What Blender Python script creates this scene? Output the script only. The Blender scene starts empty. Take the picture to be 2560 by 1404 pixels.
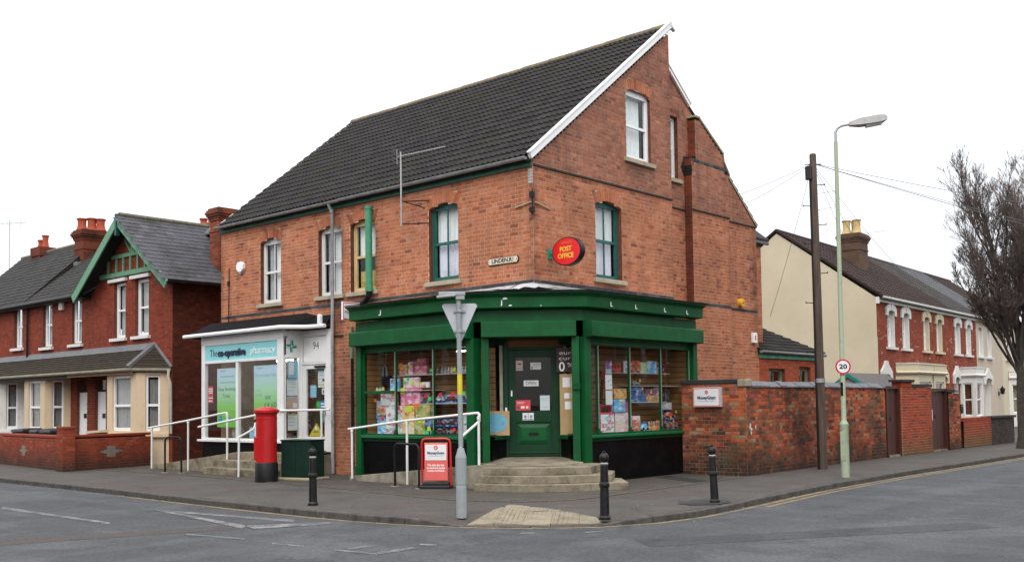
import bpy, math, random
from math import sin, cos, pi, radians, sqrt, atan2, asin
from mathutils import Vector, Matrix
random.seed(7)
SC = bpy.context.scene
COL = SC.collection

# ------------------------------------------------------------------ camera
YAW, PITCH, ROLL = radians(41.84), radians(2.735), radians(-0.788)
CAM = Vector((13.14, -15.37, 1.62))
fw = Vector((-sin(YAW)*cos(PITCH), cos(YAW)*cos(PITCH), sin(PITCH)))
rt = Vector((cos(YAW), sin(YAW), 0)); up = rt.cross(fw)
rt2 = cos(ROLL)*rt + sin(ROLL)*up; up2 = -sin(ROLL)*rt + cos(ROLL)*up
cam_data = bpy.data.cameras.new('camera'); cam = bpy.data.objects.new('camera', cam_data); COL.objects.link(cam)
M = Matrix((rt2, up2, -fw)).transposed().to_4x4(); M.translation = CAM
cam.matrix_world = M
cam_data.sensor_width = 36; cam_data.lens = 36*2540/2560; cam_data.shift_y = 186/2560
cam_data.clip_start = 0.1; cam_data.clip_end = 2000
SC.camera = cam

# ------------------------------------------------------------------ sky: an overcast winter day
world = bpy.data.worlds.new('World'); SC.world = world; world.use_nodes = True
nt = world.node_tree; nt.nodes.clear()
out = nt.nodes.new('ShaderNodeOutputWorld'); bg = nt.nodes.new('ShaderNodeBackground'); bg2 = nt.nodes.new('ShaderNodeBackground')
sky = nt.nodes.new('ShaderNodeTexSky'); sky.sky_type = 'NISHITA'; sky.sun_disc = False
SUN_EL, SUN_AZ = radians(48), radians(150)      # compass-like azimuth, from +Y towards +X
sky.sun_elevation = SUN_EL; sky.sun_rotation = SUN_AZ; sky.air_density = 1.0; sky.dust_density = 4.0
nt.links.new(sky.outputs[0], bg.inputs[0]); bg.inputs[1].default_value = 0.05
tc = nt.nodes.new('ShaderNodeTexCoord'); sx = nt.nodes.new('ShaderNodeSeparateXYZ'); nt.links.new(tc.outputs['Generated'], sx.inputs[0])
mx = nt.nodes.new('ShaderNodeMath'); mx.operation = 'MAXIMUM'; mx.inputs[1].default_value = 0.0; nt.links.new(sx.outputs[2], mx.inputs[0])
ma = nt.nodes.new('ShaderNodeMath'); ma.operation = 'MULTIPLY_ADD'; ma.inputs[1].default_value = 2.0; ma.inputs[2].default_value = 1.0; nt.links.new(mx.outputs[0], ma.inputs[0])  # 1 + 2 sin(elevation): overcast dome
nz = nt.nodes.new('ShaderNodeTexNoise'); nz.inputs['Scale'].default_value = 2.2; nz.inputs['Detail'].default_value = 4; nt.links.new(tc.outputs['Generated'], nz.inputs[0])
mr = nt.nodes.new('ShaderNodeMapRange'); mr.inputs[1].default_value = 0.3; mr.inputs[2].default_value = 0.7; mr.inputs[3].default_value = 0.80; mr.inputs[4].default_value = 1.10; nt.links.new(nz.outputs[0], mr.inputs[0])
mm = nt.nodes.new('ShaderNodeMath'); mm.operation = 'MULTIPLY'; nt.links.new(ma.outputs[0], mm.inputs[0]); nt.links.new(mr.outputs[0], mm.inputs[1])
bg2.inputs[0].default_value = (0.975, 0.985, 1.0, 1); nt.links.new(mm.outputs[0], bg2.inputs[1])
add = nt.nodes.new('ShaderNodeAddShader'); nt.links.new(bg.outputs[0], add.inputs[0]); nt.links.new(bg2.outputs[0], add.inputs[1]); nt.links.new(add.outputs[0], out.inputs[0])
sun_d = bpy.data.lights.new('sun', 'SUN'); sun_d.energy = 1.3; sun_d.angle = radians(25); sun_d.color = (1, 0.97, 0.93)
sun = bpy.data.objects.new('sun', sun_d); COL.objects.link(sun)
sd = Vector((sin(SUN_AZ)*cos(SUN_EL), cos(SUN_AZ)*cos(SUN_EL), sin(SUN_EL)))
sun.rotation_euler = sd.to_track_quat('Z', 'Y').to_euler()
SC.view_settings.view_transform = 'Standard'; SC.view_settings.look = 'None'; SC.view_settings.gamma = 1
SC.view_settings.exposure = -0.28; SC.view_settings.use_curve_mapping = False
SC.cycles.max_bounces = 6; SC.cycles.transparent_max_bounces = 12; SC.cycles.caustics_reflective = False; SC.cycles.caustics_refractive = False
SC.cycles.use_denoising = True

# ------------------------------------------------------------------ materials
MATS = {}
def _mat(name):
    m = bpy.data.materials.new(name); m.use_nodes = True
    return m, m.node_tree, m.node_tree.nodes['Principled BSDF']
def _noise(t, scale, detail=4, coord=None, rough=0.6):
    n = t.nodes.new('ShaderNodeTexNoise'); n.inputs['Scale'].default_value = scale; n.inputs['Detail'].default_value = detail; n.inputs['Roughness'].default_value = rough
    if coord: t.links.new(coord, n.inputs['Vector'])
    return n
def _ramp(t, stops, fac, interp='LINEAR'):
    r = t.nodes.new('ShaderNodeValToRGB'); r.color_ramp.interpolation = interp
    e = r.color_ramp.elements
    while len(e) < len(stops): e.new(0.5)
    for k, (p, c) in enumerate(stops): e[k].position = p; e[k].color = (*c, 1)
    t.links.new(fac, r.inputs[0]); return r
def _mix(t, a, b, fac, mode='MIX'):
    m = t.nodes.new('ShaderNodeMix'); m.data_type = 'RGBA'; m.blend_type = mode
    for s, v in ((0, fac), (6, a), (7, b)):
        if hasattr(v, 'links'): t.links.new(v, m.inputs[s])
        else: m.inputs[s].default_value = v if s == 0 else (*v, 1)
    return m.outputs[2]
def _rng(t, v, a, b, c, d):
    m = t.nodes.new('ShaderNodeMapRange'); t.links.new(v, m.inputs[0])
    for i, x in enumerate((a, b, c, d)): m.inputs[i+1].default_value = x
    return m.outputs[0]
def _bump(t, p, h, strength, dist=0.01):
    b = t.nodes.new('ShaderNodeBump'); b.inputs['Strength'].default_value = strength; b.inputs['Distance'].default_value = dist
    t.links.new(h, b.inputs['Height']); t.links.new(b.outputs[0], p.inputs['Normal'])
def _spots(t, co, c, col, spots):
    """soot and damp stains: soft ragged patches at given places (centre, half sizes, strength)"""
    nz = _noise(t, 2.2, 6, co, 0.7); na = _rng(t, nz.outputs[0], 0.35, 0.62, 0.25, 1.0)
    for ctr, half, amt in spots:
        s = t.nodes.new('ShaderNodeVectorMath'); s.operation = 'SUBTRACT'; t.links.new(co, s.inputs[0]); s.inputs[1].default_value = ctr
        d = t.nodes.new('ShaderNodeVectorMath'); d.operation = 'DIVIDE'; t.links.new(s.outputs[0], d.inputs[0]); d.inputs[1].default_value = half
        l = t.nodes.new('ShaderNodeVectorMath'); l.operation = 'LENGTH'; t.links.new(d.outputs[0], l.inputs[0])
        m = t.nodes.new('ShaderNodeMath'); m.operation = 'MULTIPLY'; t.links.new(_rng(t, l.outputs['Value'], 0.25, 1.0, amt, 0.0), m.inputs[0]); t.links.new(na, m.inputs[1])
        c = _mix(t, c, col, m.outputs[0])
    return c
STAINS = [((-9.0, 0, 4.12), (.7, .5, .22), .8), ((-6.6, 0, 4.12), (.7, .5, .22), .8), ((-5.3, 0, 4.12), (.7, .5, .25), .8), ((-2.6, 0, 4.12), (.7, .5, .2), .7), ((0, 2.5, 4.12), (.5, .8, .2), .6), ((-6.15, 0, 5.5), (.28, .5, 1.3), .85), ((-6.2, 0, 3.9), (.5, .5, .9), .8), ((-6.0, 0, 1.5), (.6, .5, 2.0), .75), ((-10.2, 0, 3.75), (1.6, .5, .35), .7), ((0, 0, 5.6), (.22, .22, .9), .75), ((0, 0, 4.35), (.3, .3, .5), .6), ((-.5, 10.0, 5.0), (.5, .35, 2.2), .8), ((-.3, 8.3, 5.2), (.4, .25, 1.8), .5), ((0, 5.1, 8.6), (.4, .35, 1.6), .6), ((-8.98, 0, 6.3), (1.2, .5, .18), .5), ((-11.3, 0, 5.0), (.18, .5, 1.6), .7), ((0, 3.75, 6.9), (.5, .8, .25), .6)]
def plain(name, col, rough=0.6, var=0.12, scale=6, bump=0.0, bscale=60, metal=0.0, dirt=None, dscale=1.5, dthr=(0.5, 0.75), spec=0.4, stretch=None, spots=None, spotcol=(0.05, 0.03, 0.022)):
    """paint, stone, metal: base colour with uneven tone, optional patches of dirt, optional fine relief"""
    if name in MATS: return MATS[name]
    m, t, p = _mat(name)
    g = t.nodes.new('ShaderNodeNewGeometry'); co = g.outputs['Position']
    if stretch:
        mp = t.nodes.new('ShaderNodeMapping'); mp.inputs['Scale'].default_value = stretch; t.links.new(co, mp.inputs[0]); co = mp.outputs[0]
    n = _noise(t, scale, 5, co)
    lo = tuple(c*(1-var) for c in col); hi = tuple(min(1, c*(1+var)) for c in col)
    c = _ramp(t, [(0.3, lo), (0.7, hi)], n.outputs[0]).outputs[0]
    if dirt:
        d = _noise(t, dscale, 6, co, 0.7)
        c = _mix(t, c, dirt, _rng(t, d.outputs[0], dthr[0], dthr[1], 0, 0.85))
    if spots: c = _spots(t, g.outputs['Position'], c, spotcol, spots)
    t.links.new(c, p.inputs['Base Color'])
    p.inputs['Roughness'].default_value = rough; p.inputs['Metallic'].default_value = metal; p.inputs['Specular IOR Level'].default_value = spec
    if bump: _bump(t, p, _noise(t, bscale, 4, co).outputs[0], bump)
    MATS[name] = m; return m
def brickmat(name, stops, dirt=(0.03, 0.02, 0.015), dirt_amt=0.6, dirt_thr=(0.52, 0.8), extra=None, tone=1.0, ground=None, streak=0.0, spots=None, spotcol=(0.05, 0.03, 0.022)):
    """one colour per brick (each brick has its own random number), kiln marks, soot and moss patches"""
    m, t, p = _mat(name)
    g = t.nodes.new('ShaderNodeNewGeometry'); oi = t.nodes.new('ShaderNodeObjectInfo'); co = g.outputs['Position']
    a = t.nodes.new('ShaderNodeMath'); a.operation = 'ADD'; t.links.new(g.outputs['Random Per Island'], a.inputs[0]); t.links.new(oi.outputs['Random'], a.inputs[1])
    f = t.nodes.new('ShaderNodeMath'); f.operation = 'FRACT'; t.links.new(a.outputs[0], f.inputs[0])
    stops = [(q, tuple(x*tone for x in c)) for q, c in stops]
    c = _ramp(t, stops, f.outputs[0]).outputs[0]
    n1 = _noise(t, 14, 5, co)
    c = _mix(t, c, _ramp(t, [(0.3, (0.72, 0.70, 0.68)), (0.7, (1.2, 1.2, 1.2))], n1.outputs[0]).outputs[0], 0.8, 'MULTIPLY')
    if streak:      # rain streaks running down the face
        ms = t.nodes.new('ShaderNodeMapping'); ms.inputs['Scale'].default_value = (3.0, 3.0, 0.22); t.links.new(co, ms.inputs[0]); ns = _noise(t, 1.0, 6, ms.outputs[0], 0.6)
        c = _mix(t, c, dirt, _rng(t, ns.outputs[0], 0.54, 0.74, 0, streak))
    n2 = _noise(t, 0.9, 6, co, 0.65)
    c = _mix(t, c, dirt, _rng(t, n2.outputs[0], dirt_thr[0], dirt_thr[1], 0, dirt_amt))
    if extra:
        n3 = _noise(t, extra[1], 6, co, 0.7)
        c = _mix(t, c, extra[0], _rng(t, n3.outputs[0], extra[2], extra[2]+0.15, 0, extra[3]))
    if spots: c = _spots(t, co, c, spotcol, spots)
    if ground:      # splashed dirt and moss, an uneven tide line at the foot
        s = t.nodes.new('ShaderNodeSeparateXYZ'); t.links.new(co, s.inputs[0])
        w = t.nodes.new('ShaderNodeMath'); w.operation = 'MULTIPLY_ADD'; w.inputs[1].default_value = 0.9; t.links.new(_noise(t, 2.3, 5, co).outputs[0], w.inputs[0]); t.links.new(s.outputs[2], w.inputs[2])
        c = _mix(t, c, ground, _rng(t, w.outputs[0], 0.5, 1.1, 0.85, 0.0))
    t.links.new(c, p.inputs['Base Color']); p.inputs['Roughness'].default_value = 0.85; p.inputs['Specular IOR Level'].default_value = 0.25
    _bump(t, p, _noise(t, 90, 3, co).outputs[0], 0.35, 0.004)
    MATS[name] = m; return m
def glassmat(name, tint=(0.9, 0.95, 0.95), refl=1.0, rough=0.01):
    m, t, p = _mat(name); t.nodes.remove(p)
    o = t.nodes['Material Output']; tr = t.nodes.new('ShaderNodeBsdfTransparent'); tr.inputs[0].default_value = (*tint, 1)
    gl = t.nodes.new('ShaderNodeBsdfGlossy'); gl.inputs['Roughness'].default_value = rough
    ge = t.nodes.new('ShaderNodeNewGeometry'); dt = t.nodes.new('ShaderNodeVectorMath'); dt.operation = 'DOT_PRODUCT'; t.links.new(ge.outputs['Normal'], dt.inputs[0]); t.links.new(ge.outputs['Incoming'], dt.inputs[1])
    def mth(op, a, b=None):
        n = t.nodes.new('ShaderNodeMath'); n.operation = op
        for i, v in enumerate((a, b)):
            if v is None: continue
            if hasattr(v, 'links'): t.links.new(v, n.inputs[i])
            else: n.inputs[i].default_value = v
        return n.outputs[0]
    c5 = mth('POWER', mth('SUBTRACT', 1.0, mth('ABSOLUTE', dt.outputs['Value'])), 5.0)      # Fresnel reflection of a thin pane
    fm_ = mth('MULTIPLY', mth('MULTIPLY_ADD', c5, 0.96), refl)
    fm_.node.inputs[0].links[0].from_node.inputs[2].default_value = 0.04
    mi = t.nodes.new('ShaderNodeMixShader'); t.links.new(fm_, mi.inputs[0]); t.links.new(tr.outputs[0], mi.inputs[1]); t.links.new(gl.outputs[0], mi.inputs[2]); t.links.new(mi.outputs[0], o.inputs[0])
    MATS[name] = m; return m
def printmat(name, cols, scale=9, rough=0.45):
    """flat print on packaging: patches of ink"""
    if name in MATS: return MATS[name]
    m, t, p = _mat(name); tc = t.nodes.new('ShaderNodeTexCoord'); oi = t.nodes.new('ShaderNodeObjectInfo')
    ad = t.nodes.new('ShaderNodeVectorMath'); ad.operation = 'ADD'; t.links.new(tc.outputs['Object'], ad.inputs[0]); t.links.new(oi.outputs['Location'], ad.inputs[1])
    mp = t.nodes.new('ShaderNodeMapping'); mp.inputs['Scale'].default_value = (1, 1, 1.6); t.links.new(ad.outputs[0], mp.inputs[0])
    v = t.nodes.new('ShaderNodeTexVoronoi'); v.inputs['Scale'].default_value = scale; t.links.new(mp.outputs[0], v.inputs['Vector'])
    s = t.nodes.new('ShaderNodeSeparateColor'); t.links.new(v.outputs['Color'], s.inputs[0])
    n = len(cols); c = _ramp(t, [(i/n, k) for i, k in enumerate(cols)], s.outputs[0], 'CONSTANT').outputs[0]
    nn = _noise(t, scale*2.2, 4, mp.outputs[0]); c = _mix(t, c, cols[0], _rng(t, nn.outputs[0], 0.5, 0.56, 0, 0.7))
    t.links.new(c, p.inputs['Base Color']); p.inputs['Roughness'].default_value = rough
    MATS[name] = m; return m
def gradmat(name, stops, z0, z1):
    """a banner printed with a vertical blend of two inks"""
    m, t, p = _mat(name); g = t.nodes.new('ShaderNodeNewGeometry'); s = t.nodes.new('ShaderNodeSeparateXYZ'); t.links.new(g.outputs['Position'], s.inputs[0])
    c = _ramp(t, stops, _rng(t, s.outputs[2], z0, z1, 0, 1)).outputs[0]
    t.links.new(c, p.inputs['Base Color']); p.inputs['Roughness'].default_value = 0.5
    return m

# ------------------------------------------------------------------ mesh helpers
class G:
    def __init__(s): s.v = []; s.f = []; s.m = []
    def add(s, vs, fs, mi=0):
        b = len(s.v); s.v += [tuple(x) for x in vs]; s.f += [tuple(b+i for i in q) for q in fs]; s.m += [mi]*len(fs); return s
    def hexa(s, p, mi=0, back=True):   # p: 4 bottom ccw, 4 top ccw
        fs = [(0, 3, 2, 1), (4, 5, 6, 7), (0, 1, 5, 4), (1, 2, 6, 5), (2, 3, 7, 6), (3, 0, 4, 7)]
        return s.add(p, fs, mi)
    def box(s, x0, x1, y0, y1, z0, z1, mi=0):
        if x0 > x1: x0, x1 = x1, x0
        if y0 > y1: y0, y1 = y1, y0
        if z0 > z1: z0, z1 = z1, z0
        return s.hexa([(x0, y0, z0), (x1, y0, z0), (x1, y1, z0), (x0, y1, z0), (x0, y0, z1), (x1, y0, z1), (x1, y1, z1), (x0, y1, z1)], mi)
    def slab(s, O, U, N, u0, u1, z0, z1, n0, n1, mi=0):   # box in a wall's own frame: along U, up Z, out N
        P = lambda u, n, z: (O[0]+U[0]*u+N[0]*n, O[1]+U[1]*u+N[1]*n, O[2]+z)
        # U x N may be left-handed; order so that faces look outwards
        a = [P(u0, n0, z0), P(u1, n0, z0), P(u1, n1, z0), P(u0, n1, z0), P(u0, n0, z1), P(u1, n0, z1), P(u1, n1, z1), P(u0, n1, z1)]
        hand = U[0]*N[1]-U[1]*N[0]
        flip = (hand < 0) ^ (u1 < u0) ^ (n1 < n0) ^ (z1 < z0)
        fs = [(0, 3, 2, 1), (4, 5, 6, 7), (0, 1, 5, 4), (1, 2, 6, 5), (2, 3, 7, 6), (3, 0, 4, 7)]
        if flip: fs = [tuple(reversed(q)) for q in fs]
        return s.add(a, fs, mi)
    def prism(s, pts, vec, mi=0):
        n = len(pts); vec = Vector(vec); a = [Vector(p) for p in pts]
        nrm = Vector((0, 0, 0))
        for i in range(n): nrm += a[i].cross(a[(i+1) % n])
        if nrm.dot(vec) > 0: a.reverse()
        b = [p+vec for p in a]
        fs = [tuple(range(n)), tuple(reversed(range(n, 2*n)))] + [(i, n+i, n+(i+1) % n, (i+1) % n) for i in range(n)]
        return s.add(a+b, fs, mi)
    def tube(s, pts, r, n=8, caps=True, mi=0):
        pts = [Vector(p) for p in pts]; k = len(pts); rs = r if isinstance(r, (list, tuple)) else [r]*k
        vs = []; ref = None
        for i, p in enumerate(pts):
            d = (pts[min(i+1, k-1)]-pts[max(i-1, 0)]).normalized()
            if ref is None: ref = Vector((0, 0, 1)) if abs(d.z) < 0.9 else Vector((1, 0, 0))
            e1 = (ref - d*ref.dot(d)).normalized(); e2 = d.cross(e1); ref = e1
            for j in range(n):
                a = 2*pi*j/n; vs.append(p + (e1*cos(a)+e2*sin(a))*rs[i])
        fs = [(i*n+j, i*n+(j+1) % n, (i+1)*n+(j+1) % n, (i+1)*n+j) for i in range(k-1) for j in range(n)]
        if caps: fs += [tuple(reversed(range(n))), tuple(range((k-1)*n, k*n))]
        return s.add(vs, fs, mi)
    def lathe(s, prof, c=(0, 0, 0), n=20, mi=0):
        k = len(prof); vs = [(c[0]+r*cos(2*pi*j/n), c[1]+r*sin(2*pi*j/n), c[2]+z) for r, z in prof for j in range(n)]
        fs = [(i*n+j, i*n+(j+1) % n, (i+1)*n+(j+1) % n, (i+1)*n+j) for i in range(k-1) for j in range(n)]
        fs += [tuple(reversed(range(n))), tuple(range((k-1)*n, k*n))]
        return s.add(vs, fs, mi)
    def sheet(s, rows, mi=0):      # grid of points
        m = len(rows[0]); vs = [p for r in rows for p in r]
        return s.add(vs, [(i*m+j, i*m+j+1, (i+1)*m+j+1, (i+1)*m+j) for i in range(len(rows)-1) for j in range(m-1)], mi)
    def mesh(s, name, mats, smooth=False):
        me = bpy.data.meshes.new(name); me.from_pydata(s.v, [], s.f)
        mats = mats if isinstance(mats, (list, tuple)) else [mats]
        for m in mats: me.materials.append(m)
        if len(mats) > 1: me.polygons.foreach_set('material_index', s.m)
        if smooth:
            me.polygons.foreach_set('use_smooth', [True]*len(s.f))
            if hasattr(me, 'set_sharp_from_angle'): me.set_sharp_from_angle(angle=radians(40))
        me.update(); return me
def link(o): COL.objects.link(o); return o
def thing(name, label, cat, loc=(0, 0, 0), rz=0, group=None):
    o = link(bpy.data.objects.new(name, None)); o.location = loc; o.rotation_euler = (0, 0, rz); o.empty_display_size = 0.2
    o['label'] = label; o['category'] = cat
    if group: o['group'] = group
    return o
def part(g, name, mats, parent=None, smooth=False, local=False, bevel=0.0):
    """one mesh object. Its coordinates are the world's unless local (then the parent's)"""
    o = link(bpy.data.objects.new(name, g.mesh(name, mats, smooth)))
    if parent is not None:
        o.parent = parent
        if not local and parent.type == 'EMPTY': o.location = -parent.location
    if bevel:
        b = o.modifiers.new('bevel', 'BEVEL'); b.width = bevel; b.segments = 2; b.limit_method = 'ANGLE'; b.harden_normals = False
    return o
def tag(o, label, cat, group=None):
    o['label'] = label; o['category'] = cat
    if group: o['group'] = group
    return o
def struct(g, name, mats, parent=None, smooth=False):
    o = part(g, name, mats, parent, smooth); o['kind'] = 'structure'; return o
def stuff(o): o['kind'] = 'stuff'; return o
def copy_tree(o, parent=None):
    c = o.copy(); link(c); c.parent = parent
    for ch in list(o.children): copy_tree(ch, c)
    return c
TEXTS = []
def text(s, parent, loc, U, V, width, height, mat, name='lettering', ext=0.0015, space=1.0, bold=0.0, local=False):
    """a line of lettering: centre loc, reading along U, up V; fitted to width x height at the end of the script"""
    cu = bpy.data.curves.new(name, 'FONT'); cu.body = s; cu.align_x = 'CENTER'; cu.align_y = 'CENTER'; cu.size = height*1.35; cu.extrude = ext; cu.space_character = space; cu.offset = bold; cu.resolution_u = 3
    cu.materials.append(mat)
    o = link(bpy.data.objects.new(name, cu)); o.parent = parent
    U = Vector(U).normalized(); V = Vector(V).normalized(); N = U.cross(V)
    m = Matrix((U, V, N)).transposed().to_4x4(); off = Vector((0, 0, 0)) if (local or parent.type != 'EMPTY') else -Vector(parent.location)
    m.translation = Vector(loc)+off; o.matrix_local = m
    TEXTS.append((o, width)); return o
def fit_texts():
    """fit every line of lettering to its width and turn it into a mesh"""
    bpy.context.view_layer.update(); dg = bpy.context.evaluated_depsgraph_get()
    for o, w in TEXTS:
        d = o.dimensions.x; sc = o.matrix_local.to_scale().x; me = bpy.data.meshes.new_from_object(o.evaluated_get(dg))
        n = link(bpy.data.objects.new(o.name.split('.')[0], me)); n.parent = o.parent; n.matrix_local = o.matrix_local
        if d > 0 and w: n.scale = (w/d, 1, 1)
    for o, w in TEXTS: bpy.data.objects.remove(o)

# ------------------------------------------------------------------ brickwork
BRICK = None
def brick_mesh(mat):
    """one brick, unit size, face towards -Y, arrises knocked off"""
    b = 0.03; g = G()
    g.add([(-.5, 0, -.5), (.5, 0, -.5), (.5, 0, .5), (-.5, 0, .5), (-.5, -.75, -.5), (.5, -.75, -.5), (.5, -.75, .5), (-.5, -.75, .5), (-.5+b, -1, -.5+2*b), (.5-b, -1, -.5+2*b), (.5-b, -1, .5-2*b), (-.5+b, -1, .5-2*b)],
          [(8, 9, 10, 11), (0, 1, 5, 4), (1, 2, 6, 5), (2, 3, 7, 6), (3, 0, 4, 7), (4, 5, 9, 8), (5, 6, 10, 9), (6, 7, 11, 10), (7, 4, 8, 11)])
    return g.mesh('brick', mat)
def clip(iv, a, b):
    r = []
    for x0, x1 in iv:
        if b <= x0 or a >= x1: r.append((x0, x1)); continue
        if a > x0: r.append((x0, a))
        if b < x1: r.append((b, x1))
    return r
class Opening:
    def __init__(s, u0, u1, z0, zc, rise=0.1, arch=0.23): s.u0, s.u1, s.z0, s.zc, s.rise, s.arch = u0, u1, z0, zc, rise, arch
    def circ(s):
        w = s.u1-s.u0; h = max(s.rise, 1e-4); R = (w*w/4+h*h)/(2*h); return R, (s.u0+s.u1)/2, s.zc-R
    def cut(s, z, grow):
        if z < s.z0 or z > s.zc+grow: return None
        if s.rise <= 0:
            return (s.u0, s.u1) if z < s.zc else (s.u0-0.06, s.u1+0.06)
        R, uc, zk = s.circ(); zs = s.zc-s.rise
        if z <= zs: return (s.u0, s.u1)
        q = (R+grow)**2-(z-zk)**2
        if q <= 0: return None
        h = sqrt(q)
        if grow == 0: h = min(h, (s.u1-s.u0)/2)
        else:
            a = asin((s.u1-s.u0)/2/R); h = min(h, (z-zk)*math.tan(a)) if z > zs else h
            h = max(h, 0)
            if z < s.zc: h = max(h, (s.u1-s.u0)/2 if z <= zs else 0)
        return (uc-h, uc+h)
class Bricks:
    """brickwork of one thing: mortar backing, bricks one by one"""
    def __init__(s, course=0.083, joint=0.011, length=0.236, proud=0.007, bond='flemish'): s.c, s.j, s.L, s.p, s.bond = course, joint, length, proud, bond; s.list = []; s.back = G(); s.extra = G()
    def face(s, O, U, N, u0, u1, z0, z1, holes=(), edge=None, skip=(), back=True, seed=0):
        """edge(z) -> (u0, u1) limits for sloping outlines; skip: z bands left to other bricks"""
        rnd = random.Random(seed+int(u0*10)); k0 = int(round(z0/s.c)); k1 = int(round(z1/s.c)); prev = None; hand = U[0]*N[1]-U[1]*N[0]
        for k in range(k0, k1):
            zb = k*s.c; zt = zb+s.c; zm = zb+s.c/2
            base = [(u0, u1)]
            if edge:
                a, b = edge(zm); base = [(max(u0, a), min(u1, b))] if min(u1, b)-max(u0, a) > 0.02 else []
            ib = list(base); ia = list(base)
            for h in holes:
                q = h.cut(zm, 0);  ib = clip(ib, *q) if q else ib
                q = h.cut(zm, h.arch); ia = clip(ia, *q) if q else ia
            if back:
                for a, b in ib:
                    P = [(O[0]+U[0]*u, O[1]+U[1]*u, O[2]+z) for u, z in ((a, zb), (b, zb), (b, zt), (a, zt))]
                    if hand > 0: P.reverse()
                    s.back.add(P, [(0, 1, 2, 3)])
            if any(a <= zm <= b for a, b in skip): continue
            st = s.L; hd = s.L/2
            if s.bond == 'flemish': pat = [st, hd]; off = (0 if k % 2 == 0 else -(st+hd)/2 - 0.0)
            elif s.bond == 'header': pat = [hd]; off = 0 if k % 2 == 0 else -hd/2
            elif s.bond == 'english3': pat = [hd] if k % 4 == 0 else [st]; off = 0 if k % 2 == 0 else -hd
            else: pat = [st]; off = 0 if k % 2 == 0 else -hd
            u = u0+off; i = 0
            while u < u1:
                w = pat[i % len(pat)]; i += 1
                for a, b in ia:
                    x0, x1 = max(u, a), min(u+w, b)
                    if x1-x0 > 0.035:
                        s.list.append((O, U, N, x0+s.j/2, x1-s.j/2, zb+s.j/2, zt-s.j/2, s.p*(1+rnd.uniform(-.35, .35))))
                u += w
    def arch(s, O, U, N, h):
        R, uc, zk = h.circ(); a = asin((h.u1-h.u0)/2/R); n = max(5, int(round(2*a*(R+0.1)/0.08)))
        P = lambda r, t, d: (O[0]+U[0]*(uc+r*sin(t))+N[0]*d, O[1]+U[1]*(uc+r*sin(t))+N[1]*d, O[2]+zk+r*cos(t))
        hand = U[0]*N[1]-U[1]*N[0]; g = G()
        for i in range(n):
            t0 = -a+2*a*i/n+0.005/R; t1 = -a+2*a*(i+1)/n-0.005/R
            q = [P(R, t0, -.11), P(R, t1, -.11), P(R, t1, .008), P(R, t0, .008), P(R+h.arch, t0, -.02), P(R+h.arch, t1, -.02), P(R+h.arch, t1, .008), P(R+h.arch, t0, .008)]
            fs = [(0, 3, 2, 1), (4, 5, 6, 7), (0, 1, 5, 4), (1, 2, 6, 5), (2, 3, 7, 6), (3, 0, 4, 7)]
            g.add(q, fs if hand > 0 else [tuple(reversed(f)) for f in fs])
        return g
    def finish(s, parent, mortar, bmat, n_single, name='wall', local=False):
        w = part(s.back, name, mortar, parent, local=local)
        def size(b):
            O, U, N, a, c, z0, z1, p = b; u = (a+c)/2; P = Vector((O[0]+U[0]*u, O[1]+U[1]*u, O[2]+(z0+z1)/2)); d = CAM-P
            k = d.dot(Vector(N))
            return (c-a)*(z1-z0)*k/d.length**3 if k > 0 else 0
        order = sorted(s.list, key=size, reverse=True)
        me = brick_mesh(bmat)
        for O, U, N, a, c, z0, z1, p in order[:n_single]:
            o = link(bpy.data.objects.new('brick', me)); o.parent = w
            u = (a+c)/2; o.location = (O[0]+U[0]*u, O[1]+U[1]*u, O[2]+(z0+z1)/2)
            o.rotation_euler = (0, 0, atan2(N[0], -N[1])); o.scale = (c-a, p, z1-z0)
        g = G()
        for O, U, N, a, c, z0, z1, p in order[n_single:]:
            P = lambda u, n, z: (O[0]+U[0]*u+N[0]*n, O[1]+U[1]*u+N[1]*n, O[2]+z)
            q = [P(a, 0, z0), P(c, 0, z0), P(c, 0, z1), P(a, 0, z1), P(a, p, z0), P(c, p, z0), P(c, p, z1), P(a, p, z1)]
            fs = [(4, 5, 6, 7), (0, 1, 5, 4), (1, 2, 6, 5), (2, 3, 7, 6), (3, 0, 4, 7)]
            if U[0]*N[1]-U[1]*N[0] > 0: fs = [tuple(reversed(f)) for f in fs]
            g.add(q, fs)
        if g.v: stuff(part(g, 'brickwork', bmat, w))
        return w

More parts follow.
